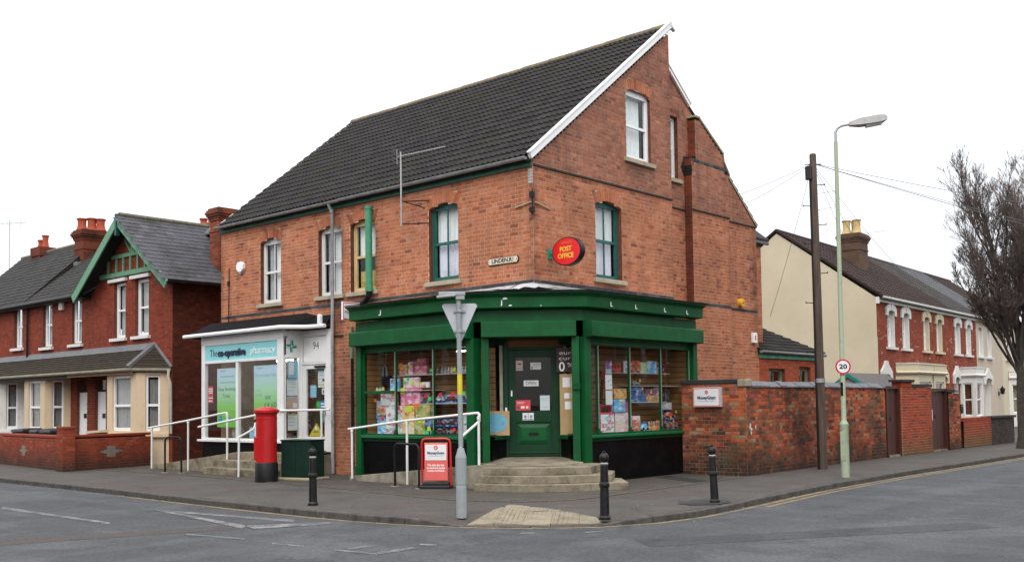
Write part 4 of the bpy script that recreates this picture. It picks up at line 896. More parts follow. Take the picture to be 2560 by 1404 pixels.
tiles(pb, (XL+.12, EY-.03, EZ), (1, 0, 0), sl, 18, 20, (XP-XL-.12)/18, SL/20, TILE, 300, jit=.005, spread=.62/(XP-XL-.12))
tiles(pb, (XP, 10.16, RZ-.21-RS*5.07), (-1, 0, 0), (0, RY-10.16, RS*5.07), 18, 19, (XP-XL+.46)/18, SL/20, TILE, 0)
ridge(XL-.48, XP, pb)
g = G(); a, b = Vector((XL+.09, EY-.03, EZ+.04)), Vector((XL-.09, EY+1.6, EZ+.04+1.6*RS)); n_ = Nn; g.prism([a, b, b-n_*.1, a-n_*.1], (.03, 0, 0)); part(g, 'verge_trim', UPVC, ph)
g = G(); a, b = Vector((XL+.10, EY-.03, EZ+.02)), Vector((XL-.50, RY, RZ+.03)); g.prism([a-n_*.03, b-n_*.03, b-n_*.11, a-n_*.11], (.02, 0, 0)); part(g, 'verge_undercloak', SILL, ph)
part(G().box(XL, XP, -0.05, -0.012, 6.385, 6.56), 'fascia', FGREEN, ph); gutter(XL-.02, XP, -0.185, 6.545, ph)
g = G(); g.tube([(-6.33, -.18, 6.5), (-6.33, -.16, 6.44), (-6.33, -.08, 6.32), (-6.33, -.08, 3.8), (-6.33, -.09, 3.6), (-6.33, -.09, 0.02)], .042, 12)
for z in (6.3, 4.6, 2.55, 1.2): g.tube([(-6.33, -.085, z), (-6.33, -.085, z+.07)], .052, 12)
part(g, 'downpipe', GREYP, ph, smooth=True)
g = G(); g.tube([(-10.86, -.03, 5.4), (-10.9, -.03, 3.75)], .012, 6); g.box(-10.93, -10.86, -.05, 0, 4.92, 5.05); part(g, 'wall_cable', BLACKM, ph)
# white shopfront
PW = plain('shopfront_white', (0.73, 0.735, 0.73), 0.4, 0.04, 3, dirt=(0.55, 0.55, 0.53), dscale=2, dthr=(0.55, 0.8))
AQUA = plain('aqua_sign', (0.24, 0.62, 0.66), 0.4, 0.05, 2)
PF = .6; fr = FRONT
g = G(); S = lambda *a: g.slab(*fr, *a)
S(XL, XL+.17, .80, 3.32, PF-.10, PF); S(-9.68, -9.57, .83, 2.82, PF-.10, PF-.005); S(-7.86, -7.62, .80, 3.32, PF-.10, PF); S(XL, -7.62, 3.32, 3.52, PF-.14, PF+.01); S(XL+.17, -7.86, 2.80, 2.87, PF-.1, PF+.005); S(XL+.17, -7.86, .80, .84, PF-.1, PF); S(XL+.17, -7.86, 3.28, 3.32, PF-.08, PF+.005)
w = part(g, 'shop_window', PW, ph, bevel=.005)
for a, b in ((XL+.17, -9.68), (-9.57, -7.86)): part(G().slab(*fr, a, b, .84, 2.80, PF-.05, PF-.044), 'pane', SHOPGLASS, w)
sp = part(G().slab(*fr, XL+.17, -7.86, 2.872, 3.278, PF-.05, PF-.02), 'signboard', AQUA, ph)
NAVY = plain('navy_letter', (0.012, 0.016, 0.05), 0.4, 0.1); WLET = plain('white_letter', (0.80, 0.82, 0.82), 0.4, 0.02)
text('The', ph, (-10.73, -PF+.017, 3.06), (1, 0, 0), (0, 0, 1), .36, .20, NAVY)
text('co-operative', ph, (-9.87, -PF+.012, 3.06), (1, 0, 0), (0, 0, 1), 1.26, .20, NAVY, ext=.02, bold=.006)
text('pharmacy', ph, (-8.50, -PF+.015, 3.06), (1, 0, 0), (0, 0, 1), 1.05, .20, WLET, ext=.006)
part(G().slab(*fr, XL-.1, -7.56, .74, .80, PF-.1, PF+.08), 'window_sill', PW, ph, bevel=.01)
part(G().slab(*fr, XL, -7.60, 0, .739, PF-.2, PF-.03), 'stall_riser', BLACKT, ph)
RET = ((-7.62, 0, 0), (0, 1, 0), (1, 0, 0))
g = G(); S = lambda *a: g.slab(*RET, *a); S(-.60+.005, -.56, .8, 3.5, -.02, .012); S(-.12, -.06, .57, 3.5, -.08, .012); S(-.56, -.12, 3.36, 3.5, -.02, .012); S(-.56, -.12, 2.83, 2.90, -.03, .012); S(-.56, -.12, 2.90, 3.36, -.03, .0); S(-.56, -.12, .80, .86, -.03, .012); S(-.60, -.06, .0, .80, -.06, .0)
rw = part(g, 'return_window', PW, ph, bevel=.003); part(G().slab(*RET, -.56, -.12, .86, 2.83, -.012, -.006), 'pane', SHOPGLASS, rw)
part(G().slab(*RET, -.55, -.13, 2.90, 3.35, .001, .002) if False else G().slab(*RET, -.585, -.575, 2.87, 3.37, .013, .018), 'beading', GREYP, ph)
CG = plain('cross_green', (0.01, 0.20, 0.12), 0.4, 0.05); CL = plain('cross_aqua', (0.25, 0.55, 0.50), 0.4, 0.05)
g = G(); cy, cz = -.34, 3.12
for mi, (a, b, c, d) in ((0, (.0, .045, .02, .15)), (1, (-.045, 0, .02, .15)), (0, (-.045, 0, -.15, -.02)), (1, (0, .045, -.15, -.02)), (1, (.02, .15, -.0, .045)), (0, (.02, .15, -.045, 0)), (0, (-.15, -.02, 0, .045)), (1, (-.15, -.02, -.045, 0))): g.slab(*RET, cy+a, cy+b, cz+c, cz+d, .001, .006, mi)
part(g, 'pharmacy_cross', [CG, CL], ph)
g = G(); S = lambda *a: g.slab(*fr, *a); S(-7.62, -7.55, .5, 3.5, -.02, .08); S(-6.60, -6.40, .35, 3.5, -.02, .08); S(-7.55, -6.60, 2.66, 2.70, 0, .08); S(-7.55, -6.60, 2.70, 3.36, 0, .05); S(-7.55, -6.60, 3.36, 3.5, 0, .08); part(g, 'door_frame', PW, ph, bevel=.004)
g = G(); 
for a in ((-7.53, -6.63, 3.335, 3.345), (-7.53, -7.52, 2.73, 3.34), (-7.53, -6.63, 2.705, 2.715)): g.slab(*fr, *a, .051, .055)
part(g, 'panel_line', GREYP, ph)
text('94', ph, (-7.02, -.053, 3.11), (1, 0, 0), (0, 0, 1), .23, .19, plain('grey_letter', (0.12, 0.12, 0.13), 0.5, 0.1))
g = G(); S(-7.55, -7.41, .56, 2.655, .0, .055); S(-6.69, -6.60, .56, 2.655, 0, .055); S(-7.41, -6.69, 2.55, 2.655, 0, .055); S(-7.41, -6.69, .56, .89, 0, .055)
g = G(); S = lambda *a: g.slab(*fr, *a); S(-7.548, -7.41, .56, 2.655, .0, .055); S(-6.69, -6.602, .56, 2.655, 0, .055); S(-7.41, -6.69, 2.55, 2.655, 0, .055); S(-7.41, -6.69, .56, .89, 0, .055)
pd = part(g, 'shop_door', PW, ph, bevel=.003); part(G().slab(*fr, -7.41, -6.69, .89, 2.55, .02, .026), 'pane', SHOPGLASS, pd)
part(G().slab(*fr, -7.25, -6.93, .745, .83, .056, .064), 'letter_plate', UPVC, pd); part(G().slab(*fr, -7.04, -6.64, 2.575, 2.62, .056, .10), 'door_closer', BLACKM, pd)
part(G().slab(*fr, -6.665, -6.635, 1.42, 1.6, .056, .09), 'door_handle', GREYP, pd)
# its felt roof and white gutter
g = G(); e = [(-11.8, -.78, 3.575), (-7.45, -.78, 3.575), (-7.05, -.28, 3.575), (-6.42, -.24, 3.575)]; wl = [(-11.8, -.012, 3.95), (-7.45, -.012, 3.95), (-7.05, -.012, 3.86), (-6.42, -.012, 3.84)]
for i in range(3): g.add([e[i], e[i+1], wl[i+1], wl[i]], [(0, 1, 2, 3)]); g.add([e[i], e[i+1], (e[i+1][0], e[i+1][1]+.3, 3.5), (e[i][0], e[i][1]+.3, 3.5)], [(3, 2, 1, 0)])
g.add([e[0], wl[0], (-11.8, -.012, 3.5), (-11.8, -.48, 3.5)], [(0, 1, 2, 3)]); part(g, 'shopfront_roof', plain('roof_felt', (0.02, 0.02, 0.022)), ph)
g = G(); g.tube([(-11.85, -.80, 3.555), (-9, -.80, 3.56), (-7.46, -.80, 3.565), (-7.40, -.74, 3.565), (-7.08, -.33, 3.565), (-7.0, -.29, 3.565), (-6.40, -.26, 3.56)], .05, 8); part(g, 'gutter', UPVC, ph, smooth=True)
g = G(); g.prism([(-6.62, -.32, 3.56), (-6.52, -.32, 3.56), (-6.52, -.32, 3.80), (-6.545, -.32, 3.845), (-6.595, -.32, 3.845), (-6.62, -.32, 3.80)], (0, .09, 0)); part(g, 'roof_corbel', UPVC, ph, bevel=.012)
# shop inside: shelves of stock
PHW = plain('pharmacy_inside', (0.45, 0.36, 0.22), 0.8, 0.15, 2); part(G().box(XL+.05, -6.5, 2.45, 2.55, .3, 3.25), 'back_wall', PHW, ph); part(G().box(XL+.05, -6.42, -.5, 2.5, .48, .52), 'shop_floor', FLOORM, ph)
for y in (-.28, .35): part(G().box(-10.6 if y > 0 else -8.3, -7.2 if y > 0 else -7.66, y-.03, y+.03, 2.76 if y < 0 else 3.22, 2.80 if y < 0 else 3.26), 'strip_light', tube_m, ph)
STOCK = [printmat('stock_red', [(.5, .06, .03), (.6, .2, .05), (.5, .4, .3), (.3, .03, .03)], 14), printmat('stock_mixed', [(.35, .25, .15), (.08, .06, .05), (.45, .4, .35), (.3, .1, .05)], 14), printmat('stock_dark', [(.05, .04, .04), (.12, .10, .09), (.3, .28, .25), (.02, .02, .02)], 16), printmat('stock_pink', [(.5, .25, .3), (.6, .5, .5), (.3, .08, .2)], 14)]
WOODS = plain('shelf_wood', (0.40, 0.25, 0.10), 0.6, 0.1, 3)
for k, (x0, x1, y) in enumerate(((-9.9, -8.5, .75), (-8.3, -6.6, 1.7))):
    sh = thing('stock_shelves', ('wooden shelves of medicine boxes seen through the pharmacy window', 'wooden shelves of small boxes seen through the pharmacy door')[k], 'shelves', (x0, y, .5)); g = G()
    g.box(x0, x1, y+.3, y+.32, .5, 2.9)
    for z in (.7, 1.05, 1.4, 1.75, 2.1, 2.45): g.box(x0, x1, y, y+.3, z, z+.025)
    part(g, 'shelf_rack', WOODS, sh)
    for z in (.7, 1.05, 1.4, 1.75, 2.1, 2.45):
        x = x0+.02
        while x < x1-.15:
            w = random.uniform(.07, .2); h = random.uniform(.14, .28); part(G().box(x, x+w-.01, y+.03, y+.25, z+.026, z+.026+h), 'packet', random.choice(STOCK), sh); x += w
# banners, notices and leaflets in the pharmacy windows
INK = plain('poster_ink', (0.05, 0.07, 0.16), 0.6, 0.1); PAPER = plain('white_paper', (0.74, 0.75, 0.76), 0.6, 0.03); REDP = plain('red_paper', (0.62, 0.03, 0.03), 0.5, 0.1); BLUEP = plain('pale_blue_paper', (0.25, 0.52, 0.68), 0.5, 0.1); YELP = plain('yellow_card', (0.62, 0.50, 0.03), 0.5, 0.08); INKG = plain('poster_grey_ink', (0.30, 0.42, 0.42), 0.6, 0.1)
BAN = gradmat('banner_print', [(0, (0.16, 0.52, 0.05)), (0.35, (0.22, 0.56, 0.08)), (0.6, (0.40, 0.66, 0.42)), (0.85, (0.47, 0.64, 0.74)), (1, (0.50, 0.64, 0.76))], 1.1, 2.7)
def notice(name, label, cat, fr, u0, u1, z0, z1, n, mat, lines=(), group=None, bars=(), tilt=0):
    """a sheet of paper or card standing just inside the glass; lines of print: (text, du, dz, w, h, ink)"""
    O, U, N = fr; c = Vector(O)+Vector(U)*((u0+u1)/2)+Vector(N)*n
    t = thing(name, label, cat, (c.x, c.y, O[2]+z0), 0, group)
    part(G().slab(O, U, N, u0, u1, z0, z1, n-.004, n), 'sheet', mat, t)
    for s, du, dz, w, h, ink in lines: text(s, t, Vector(O)+Vector(U)*(u0+(u1-u0)*du)+Vector(N)*(n+.0015)+Vector((0, 0, z0+(z1-z0)*dz)), U, (0, 0, 1), w, h, ink, ext=.0005)
    if bars:
        for (a, b, d, e, m) in bars: part(G().slab(O, U, N, u0+(u1-u0)*a, u0+(u1-u0)*b, z0+(z1-z0)*d, z0+(z1-z0)*e, n+.0006, n+.0025), 'print', m, t)
    return t
n_ = PF-.08
notice('poster_banner', 'long green poster reading Stop Smoking Today in the left pharmacy pane', 'poster', FRONT, -10.66, -9.74, 1.12, 2.66, n_, BAN,
  [('Stop Smoking', .5, .645, .80, .10, INK), ('Today', .48, .53, .36, .10, INK), ('co-operative', .30, .955, .25, .035, INK)], bars=[(.16, .9, .85, .87, INKG), (.16, .9, .75, .77, INKG), (.18, .8, .415, .428, INKG), (.1, .25, .06, .2, plain('print_blue', (0.06, 0.30, 0.55), 0.5, .3)), (.6, .78, .09, .16, plain('print_blue', (0.06, .3, .55))), (.42, .5, .1, .15, plain('print_teal', (0.05, .4, .35), .5, .2))])
notice('poster_banner', 'green poster with a price of £4.60, behind the red pillar box', 'poster', FRONT, -8.97, -7.96, 1.12, 2.68, n_, BAN,
  [('NOW', .60, .475, .24, .10, INK), ('£4.60', .70, .36, .52, .14, INK), ('WAS', .2, .59, .14, .06, INKG), ('£6.60', .2, .52, .3, .08, INKG), ('Zovirax Cream Tube', .5, .84, .88, .09, INKG), ('co-operative', .25, .955, .25, .035, INK)])
notice('paper_notice', 'red notice at the left edge of the pharmacy window', 'notice', FRONT, -11.1, -10.86, 1.76, 2.20, n_, REDP, bars=[(.1, .95, .82, .88, PAPER), (.1, .95, .7, .77, PAPER), (.15, .9, .58, .65, PAPER), (.05, .95, .27, .33, PAPER), (.1, .8, .08, .16, PAPER)])
S_ = [(.08, .9, .9, .95, INKG), (.08, .7, .8, .83, INKG), (.08, .9, .7, .73, INKG), (.08, .8, .5, .53, INKG), (.08, .6, .3, .33, INKG)]
for (a, b, c, d, m, lb, bars) in ((-.44, -.14, 2.33, 2.77, BLUEP, 'pale blue poster at the top of the narrow pharmacy side window', [(.1, .6, .2, .9, PAPER)]), (-.46, -.15, 1.90, 2.31, PAPER, 'white timetable sheet below the blue poster in the narrow side window', S_), (-.47, -.14, 1.57, 1.88, plain('pink_paper', (.62, .38, .30), .5, .1), 'pink leaflet half way down the narrow pharmacy side window', [(.1, .9, .85, .95, BLUEP), (.55, .9, .1, .5, PAPER)]), (-.44, -.16, 1.05, 1.45, PAPER, 'lowest white sheet in the narrow pharmacy side window', S_+[(.0, 1, .95, 1, YELP)])):
    notice('paper_notice', lb, 'notice', RET, a, b, c, d, -.02, m, bars=bars)
for (a, b, c, d, m, lb, bars) in ((-6.99, -6.70, 2.09, 2.50, PAPER, 'white poster with blue heading at the top of the pharmacy door', [(0, 1, .9, 1, BLUEP), (.6, .95, .35, .5, INK), (0, 1, .12, .2, YELP)]+S_[1:]), (-7.30, -7.06, 1.85, 2.15, BLUEP, 'small pale blue leaflet in the middle of the pharmacy door', [(.1, .9, .8, .85, PAPER), (.1, .8, .6, .63, PAPER)]), (-6.84, -6.70, 1.92, 2.07, PAPER, 'small white sticker at the right edge of the pharmacy door', [(.3, .6, .2, .7, INK)]), (-7.06, -6.91, 1.59, 1.75, plain('green_card', (.04, .42, .08), .5, .1), 'small green square sticker on the pharmacy door', []), (-6.90, -6.70, 1.58, 1.77, plain('blue_card', (.05, .18, .50), .5, .1), 'blue and white sticker beside the green one on the pharmacy door', [(.1, .9, .1, .35, PAPER), (.1, .9, .5, .7, PAPER)]), (-6.91, -6.75, 1.26, 1.50, plain('bluegreen_card', (.10, .35, .42), .5, .3), 'blue and green leaflet low on the pharmacy door behind the rail', [(0, .5, .5, 1, plain('lime_ink', (.35, .55, .1), .5, .1))])):
    notice('paper_notice', lb, 'notice', FRONT, a, b, c, d, .016, m, bars=bars)
t = thing('warning_triangle', 'yellow triangular card at the foot of the pharmacy door', 'notice', (-7.06, 0, .9)); g = G(); g.prism([(-7.36, -.0145, .905), (-6.76, -.0145, .905), (-7.06, -.0145, 1.23)], (0, -.004, 0)); part(g, 'sheet', YELP, t); part(G().slab(*FRONT, -7.11, -7.02, 1.06, 1.14, .019, .0205), 'print', PAPER, t); part(G().slab(*FRONT, -7.2, -6.95, 1.0, 1.02, .019, .0205), 'print', INK, t)
g = G(); g.lathe([(.02, 0), (.14, .01), (.17, .1), (.15, .22), (.1, .3), (.02, .31)], (-10.15, -.2, .82), 12); tag(part(g, 'display_bottle', plain('white_red_display', (.6, .55, .55), .4, .3, 6), smooth=True), 'white rounded display bottle on the pharmacy window floor', 'ornament')
tag(part(G().box(-9.35, -8.95, -.4, -.37, .84, 1.12), 'display_card', BLUEP), 'pale blue card leaning in the pharmacy window, left of the pillar box', 'card')
tag(part(G().box(-8.85, -8.45, -.36, -.33, .84, 1.14), 'display_card', plain('aqua_card', (.35, .6, .62), .5, .1)), 'aqua card leaning in the pharmacy window behind the pillar box', 'card')
t = thing('alarm_box', 'white six-sided alarm box on the brickwork above the pharmacy', 'alarm box', (-10.27, 0, 5.2)); g = G(); g.prism([(-10.33, -.004, 5.24), (-10.21, -.004, 5.24), (-10.12, -.004, 5.32), (-10.12, -.004, 5.44), (-10.2, -.004, 5.51), (-10.36, -.004, 5.51), (-10.43, -.004, 5.44), (-10.43, -.004, 5.32)], (0, -.09, 0)); part(g, 'casing', UPVC, t, bevel=.01); part(G().box(-10.32, -10.22, -.08, -.006, 5.19, 5.235), 'strobe', plain('grey_lens', (.25, .28, .35), .3, .1), t)
t = thing('projecting_sign', 'white box sign with red border, at the left end of the green cornice', 'sign', (-5.2, 0, 3.5)); part(G().box(-5.27, -5.20, -.66, -.06, 3.60, 4.02), 'casing', UPVC, t, bevel=.004)
g = G(); Q = ((-5.20, 0, 0), (0, 1, 0), (1, 0, 0))
for a in ((-.665, -.075, 3.985, 4.005), (-.665, -.645, 3.615, 3.985), (-.665, -.075, 3.61, 3.63), (-.095, -.075, 3.63, 3.985)): g.slab(*Q, *a, .0, .003)
part(g, 'border', REDP, t); text('MoneyGram', t, (-5.197, -.37, 3.78), (0, 1, 0), (0, 0, 1), .48, .07, INK); part(G().box(-5.25, -5.22, -.06, 0, 3.72, 3.78), 'bracket', BLACKM, t)

# ------------------------------------------------------------------ goods in the shop windows
PR = {'pink': printmat('print_pink', [(0.743, 0.216, 0.351), (0.837, 0.432, 0.567), (0.85, 0.743, 0.783), (0.608, 0.135, 0.27)]), 'magenta': printmat('print_magenta', [(0.432, 0.0675, 0.149), (0.608, 0.162, 0.243), (0.675, 0.405, 0.405)]), 'white': printmat('print_white', [(0.837, 0.85, 0.85), (0.675, 0.702, 0.743), (0.85, 0.85, 0.85), (0.405, 0.459, 0.54), (0.675, 0.203, 0.203)], 7), 'sky': printmat('print_sky', [(0.189, 0.513, 0.837), (0.405, 0.743, 0.85), (0.135, 0.338, 0.675), (0.675, 0.81, 0.85)]), 'blue': printmat('print_blue_box', [(0.027, 0.0945, 0.324), (0.0405, 0.189, 0.472), (0.338, 0.405, 0.486), (0.0135, 0.027, 0.081)], 11), 'dark': printmat('print_dark', [(0.027, 0.027, 0.0338), (0.0675, 0.0675, 0.081), (0.338, 0.324, 0.297), (0.405, 0.0405, 0.0405)], 12), 'wine': printmat('print_wine', [(0.081, 0.0203, 0.027), (0.216, 0.027, 0.0405), (0.405, 0.338, 0.297), (0.027, 0.0135, 0.0135)], 12), 'yellow': printmat('print_yellow', [(0.837, 0.54, 0.162), (0.81, 0.675, 0.405), (0.608, 0.189, 0.081), (0.81, 0.743, 0.608)], 8), 'scene': printmat('print_scene', [(0.405, 0.459, 0.108), (0.675, 0.405, 0.216), (0.743, 0.567, 0.432), (0.216, 0.27, 0.081)], 8), 'multi': printmat('print_multi', [(0.675, 0.162, 0.108), (0.675, 0.608, 0.54), (0.135, 0.338, 0.405), (0.608, 0.472, 0.135)], 12), 'grey': printmat('print_grey', [(0.54, 0.553, 0.581), (0.743, 0.756, 0.783), (0.27, 0.297, 0.351)], 8), 'red': printmat('print_red', [(0.743, 0.0675, 0.0405), (0.675, 0.472, 0.405), (0.608, 0.203, 0.0675), (0.162, 0.0675, 0.0675)], 10), 'lime': printmat('print_lime', [(0.567, 0.675, 0.243), (0.675, 0.608, 0.405), (0.338, 0.54, 0.27), (0.675, 0.675, 0.54)], 10), 'purple': printmat('print_purple', [(0.162, 0.081, 0.216), (0.297, 0.162, 0.338), (0.472, 0.405, 0.472), (0.108, 0.027, 0.0675)], 11), 'orange': printmat('print_orange', [(0.783, 0.324, 0.0675), (0.675, 0.513, 0.27), (0.162, 0.27, 0.135), (0.608, 0.135, 0.0675)], 10), 'palepink': printmat('print_palepink', [(0.837, 0.567, 0.608), (0.85, 0.783, 0.783), (0.675, 0.338, 0.405), (0.81, 0.702, 0.54)], 7)}
ST = {k: plain('sticker_'+k, c, .5, .03) for k, c in (('y', (.62, .78, .02)), ('o', (.85, .22, .03)), ('g', (.05, .68, .16)), ('r', (.85, .05, .08)), ('p', (.85, .04, .22)), ('s', (.80, .42, .12)))}
def goods(fr, name, cat, label, u0, u1, z0, z1, n, mat, depth=.12, stick=(), shape='box'):
    O, U, N = fr; c = Vector(O)+Vector(U)*((u0+u1)/2)+Vector(N)*(n-depth/2); t = thing(name, label, cat, (c.x, c.y, z0), 0)
    m = PR[mat]; w = u1-u0; h = z1-z0
    if shape == 'box':
        part(G().slab(O, U, N, u0, u1, z0, z1, n-depth, n), 'carton', m, t, bevel=.004)
    elif shape == 'blister':     # carton with a bulging clear front
        part(G().slab(O, U, N, u0, u1, z0, z1, n-depth, n-.05), 'carton', m, t, bevel=.004); part(G().slab(O, U, N, u0+w*.12, u1-w*.12, z0+h*.15, z1-h*.2, n-.05, n), 'toy', PR['multi' if mat != 'dark' else 'dark'], t, bevel=.02)
    elif shape == 'car':         # boxed toy car: open tray, body, cabin, wheels
        part(G().slab(O, U, N, u0, u1, z0, z0+h*.22, n-depth, n), 'tray', PR['blue'], t); part(G().slab(O, U, N, u0, u1, z0+h*.22, z1, n-depth, n-depth+.01), 'backing_card', PR['blue'], t)
        g = G(); P = lambda a, b, d: Vector(O)+Vector(U)*(u0+w*a)+Vector((0, 0, z0+h*b))+Vector(N)*(n-depth+d)
        g.prism([P(.06, .28, .03), P(.94, .28, .03), P(.94, .5, .03), P(.76, .56, .03), P(.64, .8, .03), P(.36, .8, .03), P(.22, .55, .03), P(.06, .5, .03)], Vector(N)*(depth-.045)); part(g, 'toy_car', m, t, bevel=.006)
        g = G()
        for a in (.24, .76): g.tube([P(a, .30, .025), P(a, .30, depth-.01)], h*.15, 10)
        part(g, 'wheels', BLACKM, t)
    elif shape == 'toy':         # small figures on a card
        g = G(); k = max(2, int(w/.09))
        for i in range(k):
            q = Vector(O)+Vector(U)*(u0+w*(i+.5)/k)+Vector(N)*(n-.05); g.lathe([(.01, 0), (w/k*.38, .01), (w/k*.42, h*.4), (w/k*.22, h*.62), (w/k*.3, h*.8), (w/k*.12, h*.98), (.004, h)], (q.x, q.y, z0), 8)
        part(g, 'figures', m, t, smooth=True)
    for k, (a, b, s, ss) in enumerate(stick):
        q = G(); cx, cz, r = u0+w*a, z0+h*b, ss; P = lambda x, z, d: Vector(O)+Vector(U)*x+Vector((0, 0, z))+Vector(N)*d
        if s == 's':
            pts = [P(cx+r*(1 if j % 2 == 0 else .5)*sin(j*pi/5), cz+r*(1 if j % 2 == 0 else .5)*cos(j*pi/5), n+.004) for j in range(10)]
        else: pts = [P(cx+r*cos(j*pi/5+.2)*1.1, cz+r*sin(j*pi/5+.2), n+.004) for j in range(10)] if k % 2 else [P(cx-r, cz-r*.9, n+.004), P(cx+r, cz-r*.7, n+.004), P(cx+r*.9, cz+r, n+.004), P(cx-r*.9, cz+r*.8, n+.004)]
        q.prism(pts, Vector(N)*.002); part(q, 'price_sticker', ST[s], t)
    return t
L = lambda *a, **k: goods(FRONT, *a, **k); Rr = lambda *a, **k: goods(GABLE, *a, **k)
L('toy_set', 'toy', 'lime green toy on the shelf at the far left of the left window', -4.50, -4.2, 1.95, 2.04, .35, 'lime', shape='toy')
L('gift_box', 'box', 'narrow red and blue box standing left of the first mullion', -3.90, -3.62, 1.95, 2.22, .40, 'sky', .06, [(.25, .8, 'r', .035)])
L('gift_box', 'box', 'pink and white box with green price stickers above the doll house box', -3.58, -3.07, 2.0, 2.23, .30, 'palepink', .05, [(.12, .5, 'g', .04), (.32, .85, 'g', .045), (.6, .45, 'y', .045)])
L('gift_box', 'box', 'small black and white box with a yellow sticker, right of the pink and white one', -3.04, -2.77, 2.0, 2.12, .30, 'white', .05, [(.12, .7, 'y', .04)])
L('toy_box', 'box', 'large pink doll house box in the middle of the left window', -3.60, -2.98, 1.63, 1.99, .37, 'pink', .07, [(.15, .86, 'y', .075)])
L('toy_box', 'box', 'white picture box with an orange sticker above the blue case', -4.27, -3.78, 1.63, 1.89, .36, 'white', .10, [(.85, .88, 'o', .045)])
L('toy_case', 'case', 'bright blue toy case at the lower left of the left window', -4.5, -4.05, 1.34, 1.74, .34, 'sky', .14, [(.06, 1.0, 'o', .045)], 'blister')
L('toy_box', 'box', 'light blue box under the bright blue case', -4.34, -4.03, .962, 1.33, .40, 'sky', .14, [(.6, 1.0, 'r', .05)])
L('toy_box', 'box', 'tall white box left of the first mullion at the window floor', -4.02, -3.74, .962, 1.62, .42, 'white', .12)
L('toy_box', 'box', 'tall white box with a pink sticker right of the first mullion', -3.72, -3.49, .962, 1.62, .42, 'white', .12, [(.5, .92, 'p', .05)])
L('toy_box', 'box', 'tall orange and cream box with a yellow sticker at the window floor', -3.48, -3.10, .962, 1.62, .43, 'yellow', .12, [(.65, .88, 'y', .075)])
L('toy_box', 'box', 'wide picture box with an orange sticker beside the second mullion', -3.08, -2.64, 1.34, 1.63, .40, 'scene', .12, [(.1, .9, 'o', .065)])
L('toy_box', 'box', 'brown and yellow box with a lime sticker below the wide picture box', -3.09, -2.77, .962, 1.33, .43, 'scene', .12, [(.55, .9, 'y', .06)])
L('toy_box', 'box', 'dark box with a red sticker left of the second mullion, on the middle shelf', -3.0, -2.70, 1.66, 1.90, .32, 'dark', .12, [(.55, .72, 'r', .06), (.95, .4, 'g', .05)])
L('toy_box', 'box', 'small navy box with lime and green stickers at the foot of the second mullion', -2.75, -2.57, .962, 1.31, .42, 'blue', .12, [(.6, .45, 'y', .055), (.2, .2, 'g', .06)])
L('boxed_car', 'toy car', 'silver toy car in a blue box, left end of the middle shelf', -2.58, -2.30, 1.662, 1.84, .34, 'grey', .13, [(.75, .95, 'r', .05)], 'car')
L('boxed_car', 'toy car', 'dark toy car in a blue box, middle of the middle shelf', -2.28, -1.90, 1.662, 1.84, .34, 'dark', .13, [(.75, .95, 'r', .055)], 'car')
L('boxed_car', 'toy car', 'blue toy car in a blue box behind the sign post', -1.88, -1.5, 1.662, 1.82, .34, 'blue', .13, [(.8, .8, 'o', .045), (.55, 1.2, 'g', .05)], 'car')
L('boxed_car', 'toy car', 'wine red toy car box stacked at the upper left under the handrail', -2.55, -2.19, 1.172, 1.32, .40, 'wine', .13, (), 'car')
L('boxed_car', 'toy car', 'dark red toy car box stacked at the upper right beside the post', -2.17, -1.80, 1.172, 1.32, .40, 'wine', .13, (), 'car')
L('boxed_car', 'toy car', 'blue toy car box at the lower left of the stack of four', -2.52, -2.16, .962, 1.17, .43, 'dark', .15, (), 'car')
L('boxed_car', 'toy car', 'dark toy car box with red sticker, lower right of the stacked four', -2.14, -1.78, .962, 1.17, .43, 'dark', .15, [(.75, .7, 'r', .04)], 'car')
L('toy_box', 'box', 'pale grey box standing at the right end of the left window', -1.62, -1.36, .962, 1.42, .42, 'grey', .1)
L('toy_box', 'box', 'red and cream box at the left end of the top shelf', -3.79, -3.53, 2.29, 2.53, .22, 'multi', .12, [(.15, .9, 'o', .06)])
L('toy_box', 'box', 'slim pink box second from left on the top shelf', -3.51, -3.36, 2.29, 2.57, .22, 'pink', .12, [(.6, .6, 'y', .04)])
L('toy_box', 'box', 'deep pink box at the back of the top shelf with an orange sticker', -3.34, -3.05, 2.29, 2.65, .12, 'magenta', .1, [(.4, .78, 'o', .045)])
L('toy_box', 'box', 'wide crimson box at the front of the top shelf', -3.26, -2.88, 2.29, 2.47, .26, 'magenta', .1)
L('toy_set', 'toy', 'small green and black figures by the second mullion on the top shelf', -2.84, -2.55, 2.29, 2.42, .24, 'dark', shape='toy', stick=[(.3, .6, 'g', .04)])
L('toy_set', 'toy', 'row of pale figures on the top shelf right of the second mullion', -2.5, -2.02, 2.29, 2.43, .24, 'multi', shape='toy', stick=[(.95, .5, 'y', .045)])
L('toy_set', 'toy', 'figures with a red sticker behind the sign post on the top shelf', -1.9, -1.5, 2.29, 2.43, .24, 'grey', shape='toy', stick=[(.7, .5, 'r', .045)])
t = thing('gift_bag', 'dark navy bag with grey handles hanging on the slatted wall', 'bag', (-4.43, .02, 2.1)); g = G(); g.slab(*FRONT, -4.62, -4.26, 2.08, 2.30, -.02, .08); part(g, 'bag_body', plain('navy_bag', (.012, .016, .03), .35, .2), t, bevel=.02); g = G(); g.tube([(-4.53, -.06, 2.28), (-4.52, -.05, 2.5), (-4.47, -.04, 2.54), (-4.42, -.05, 2.5), (-4.40, -.06, 2.28)], .022, 8); part(g, 'handle', plain('silver_grey', (.3, .32, .36), .3, .2), t, smooth=True)
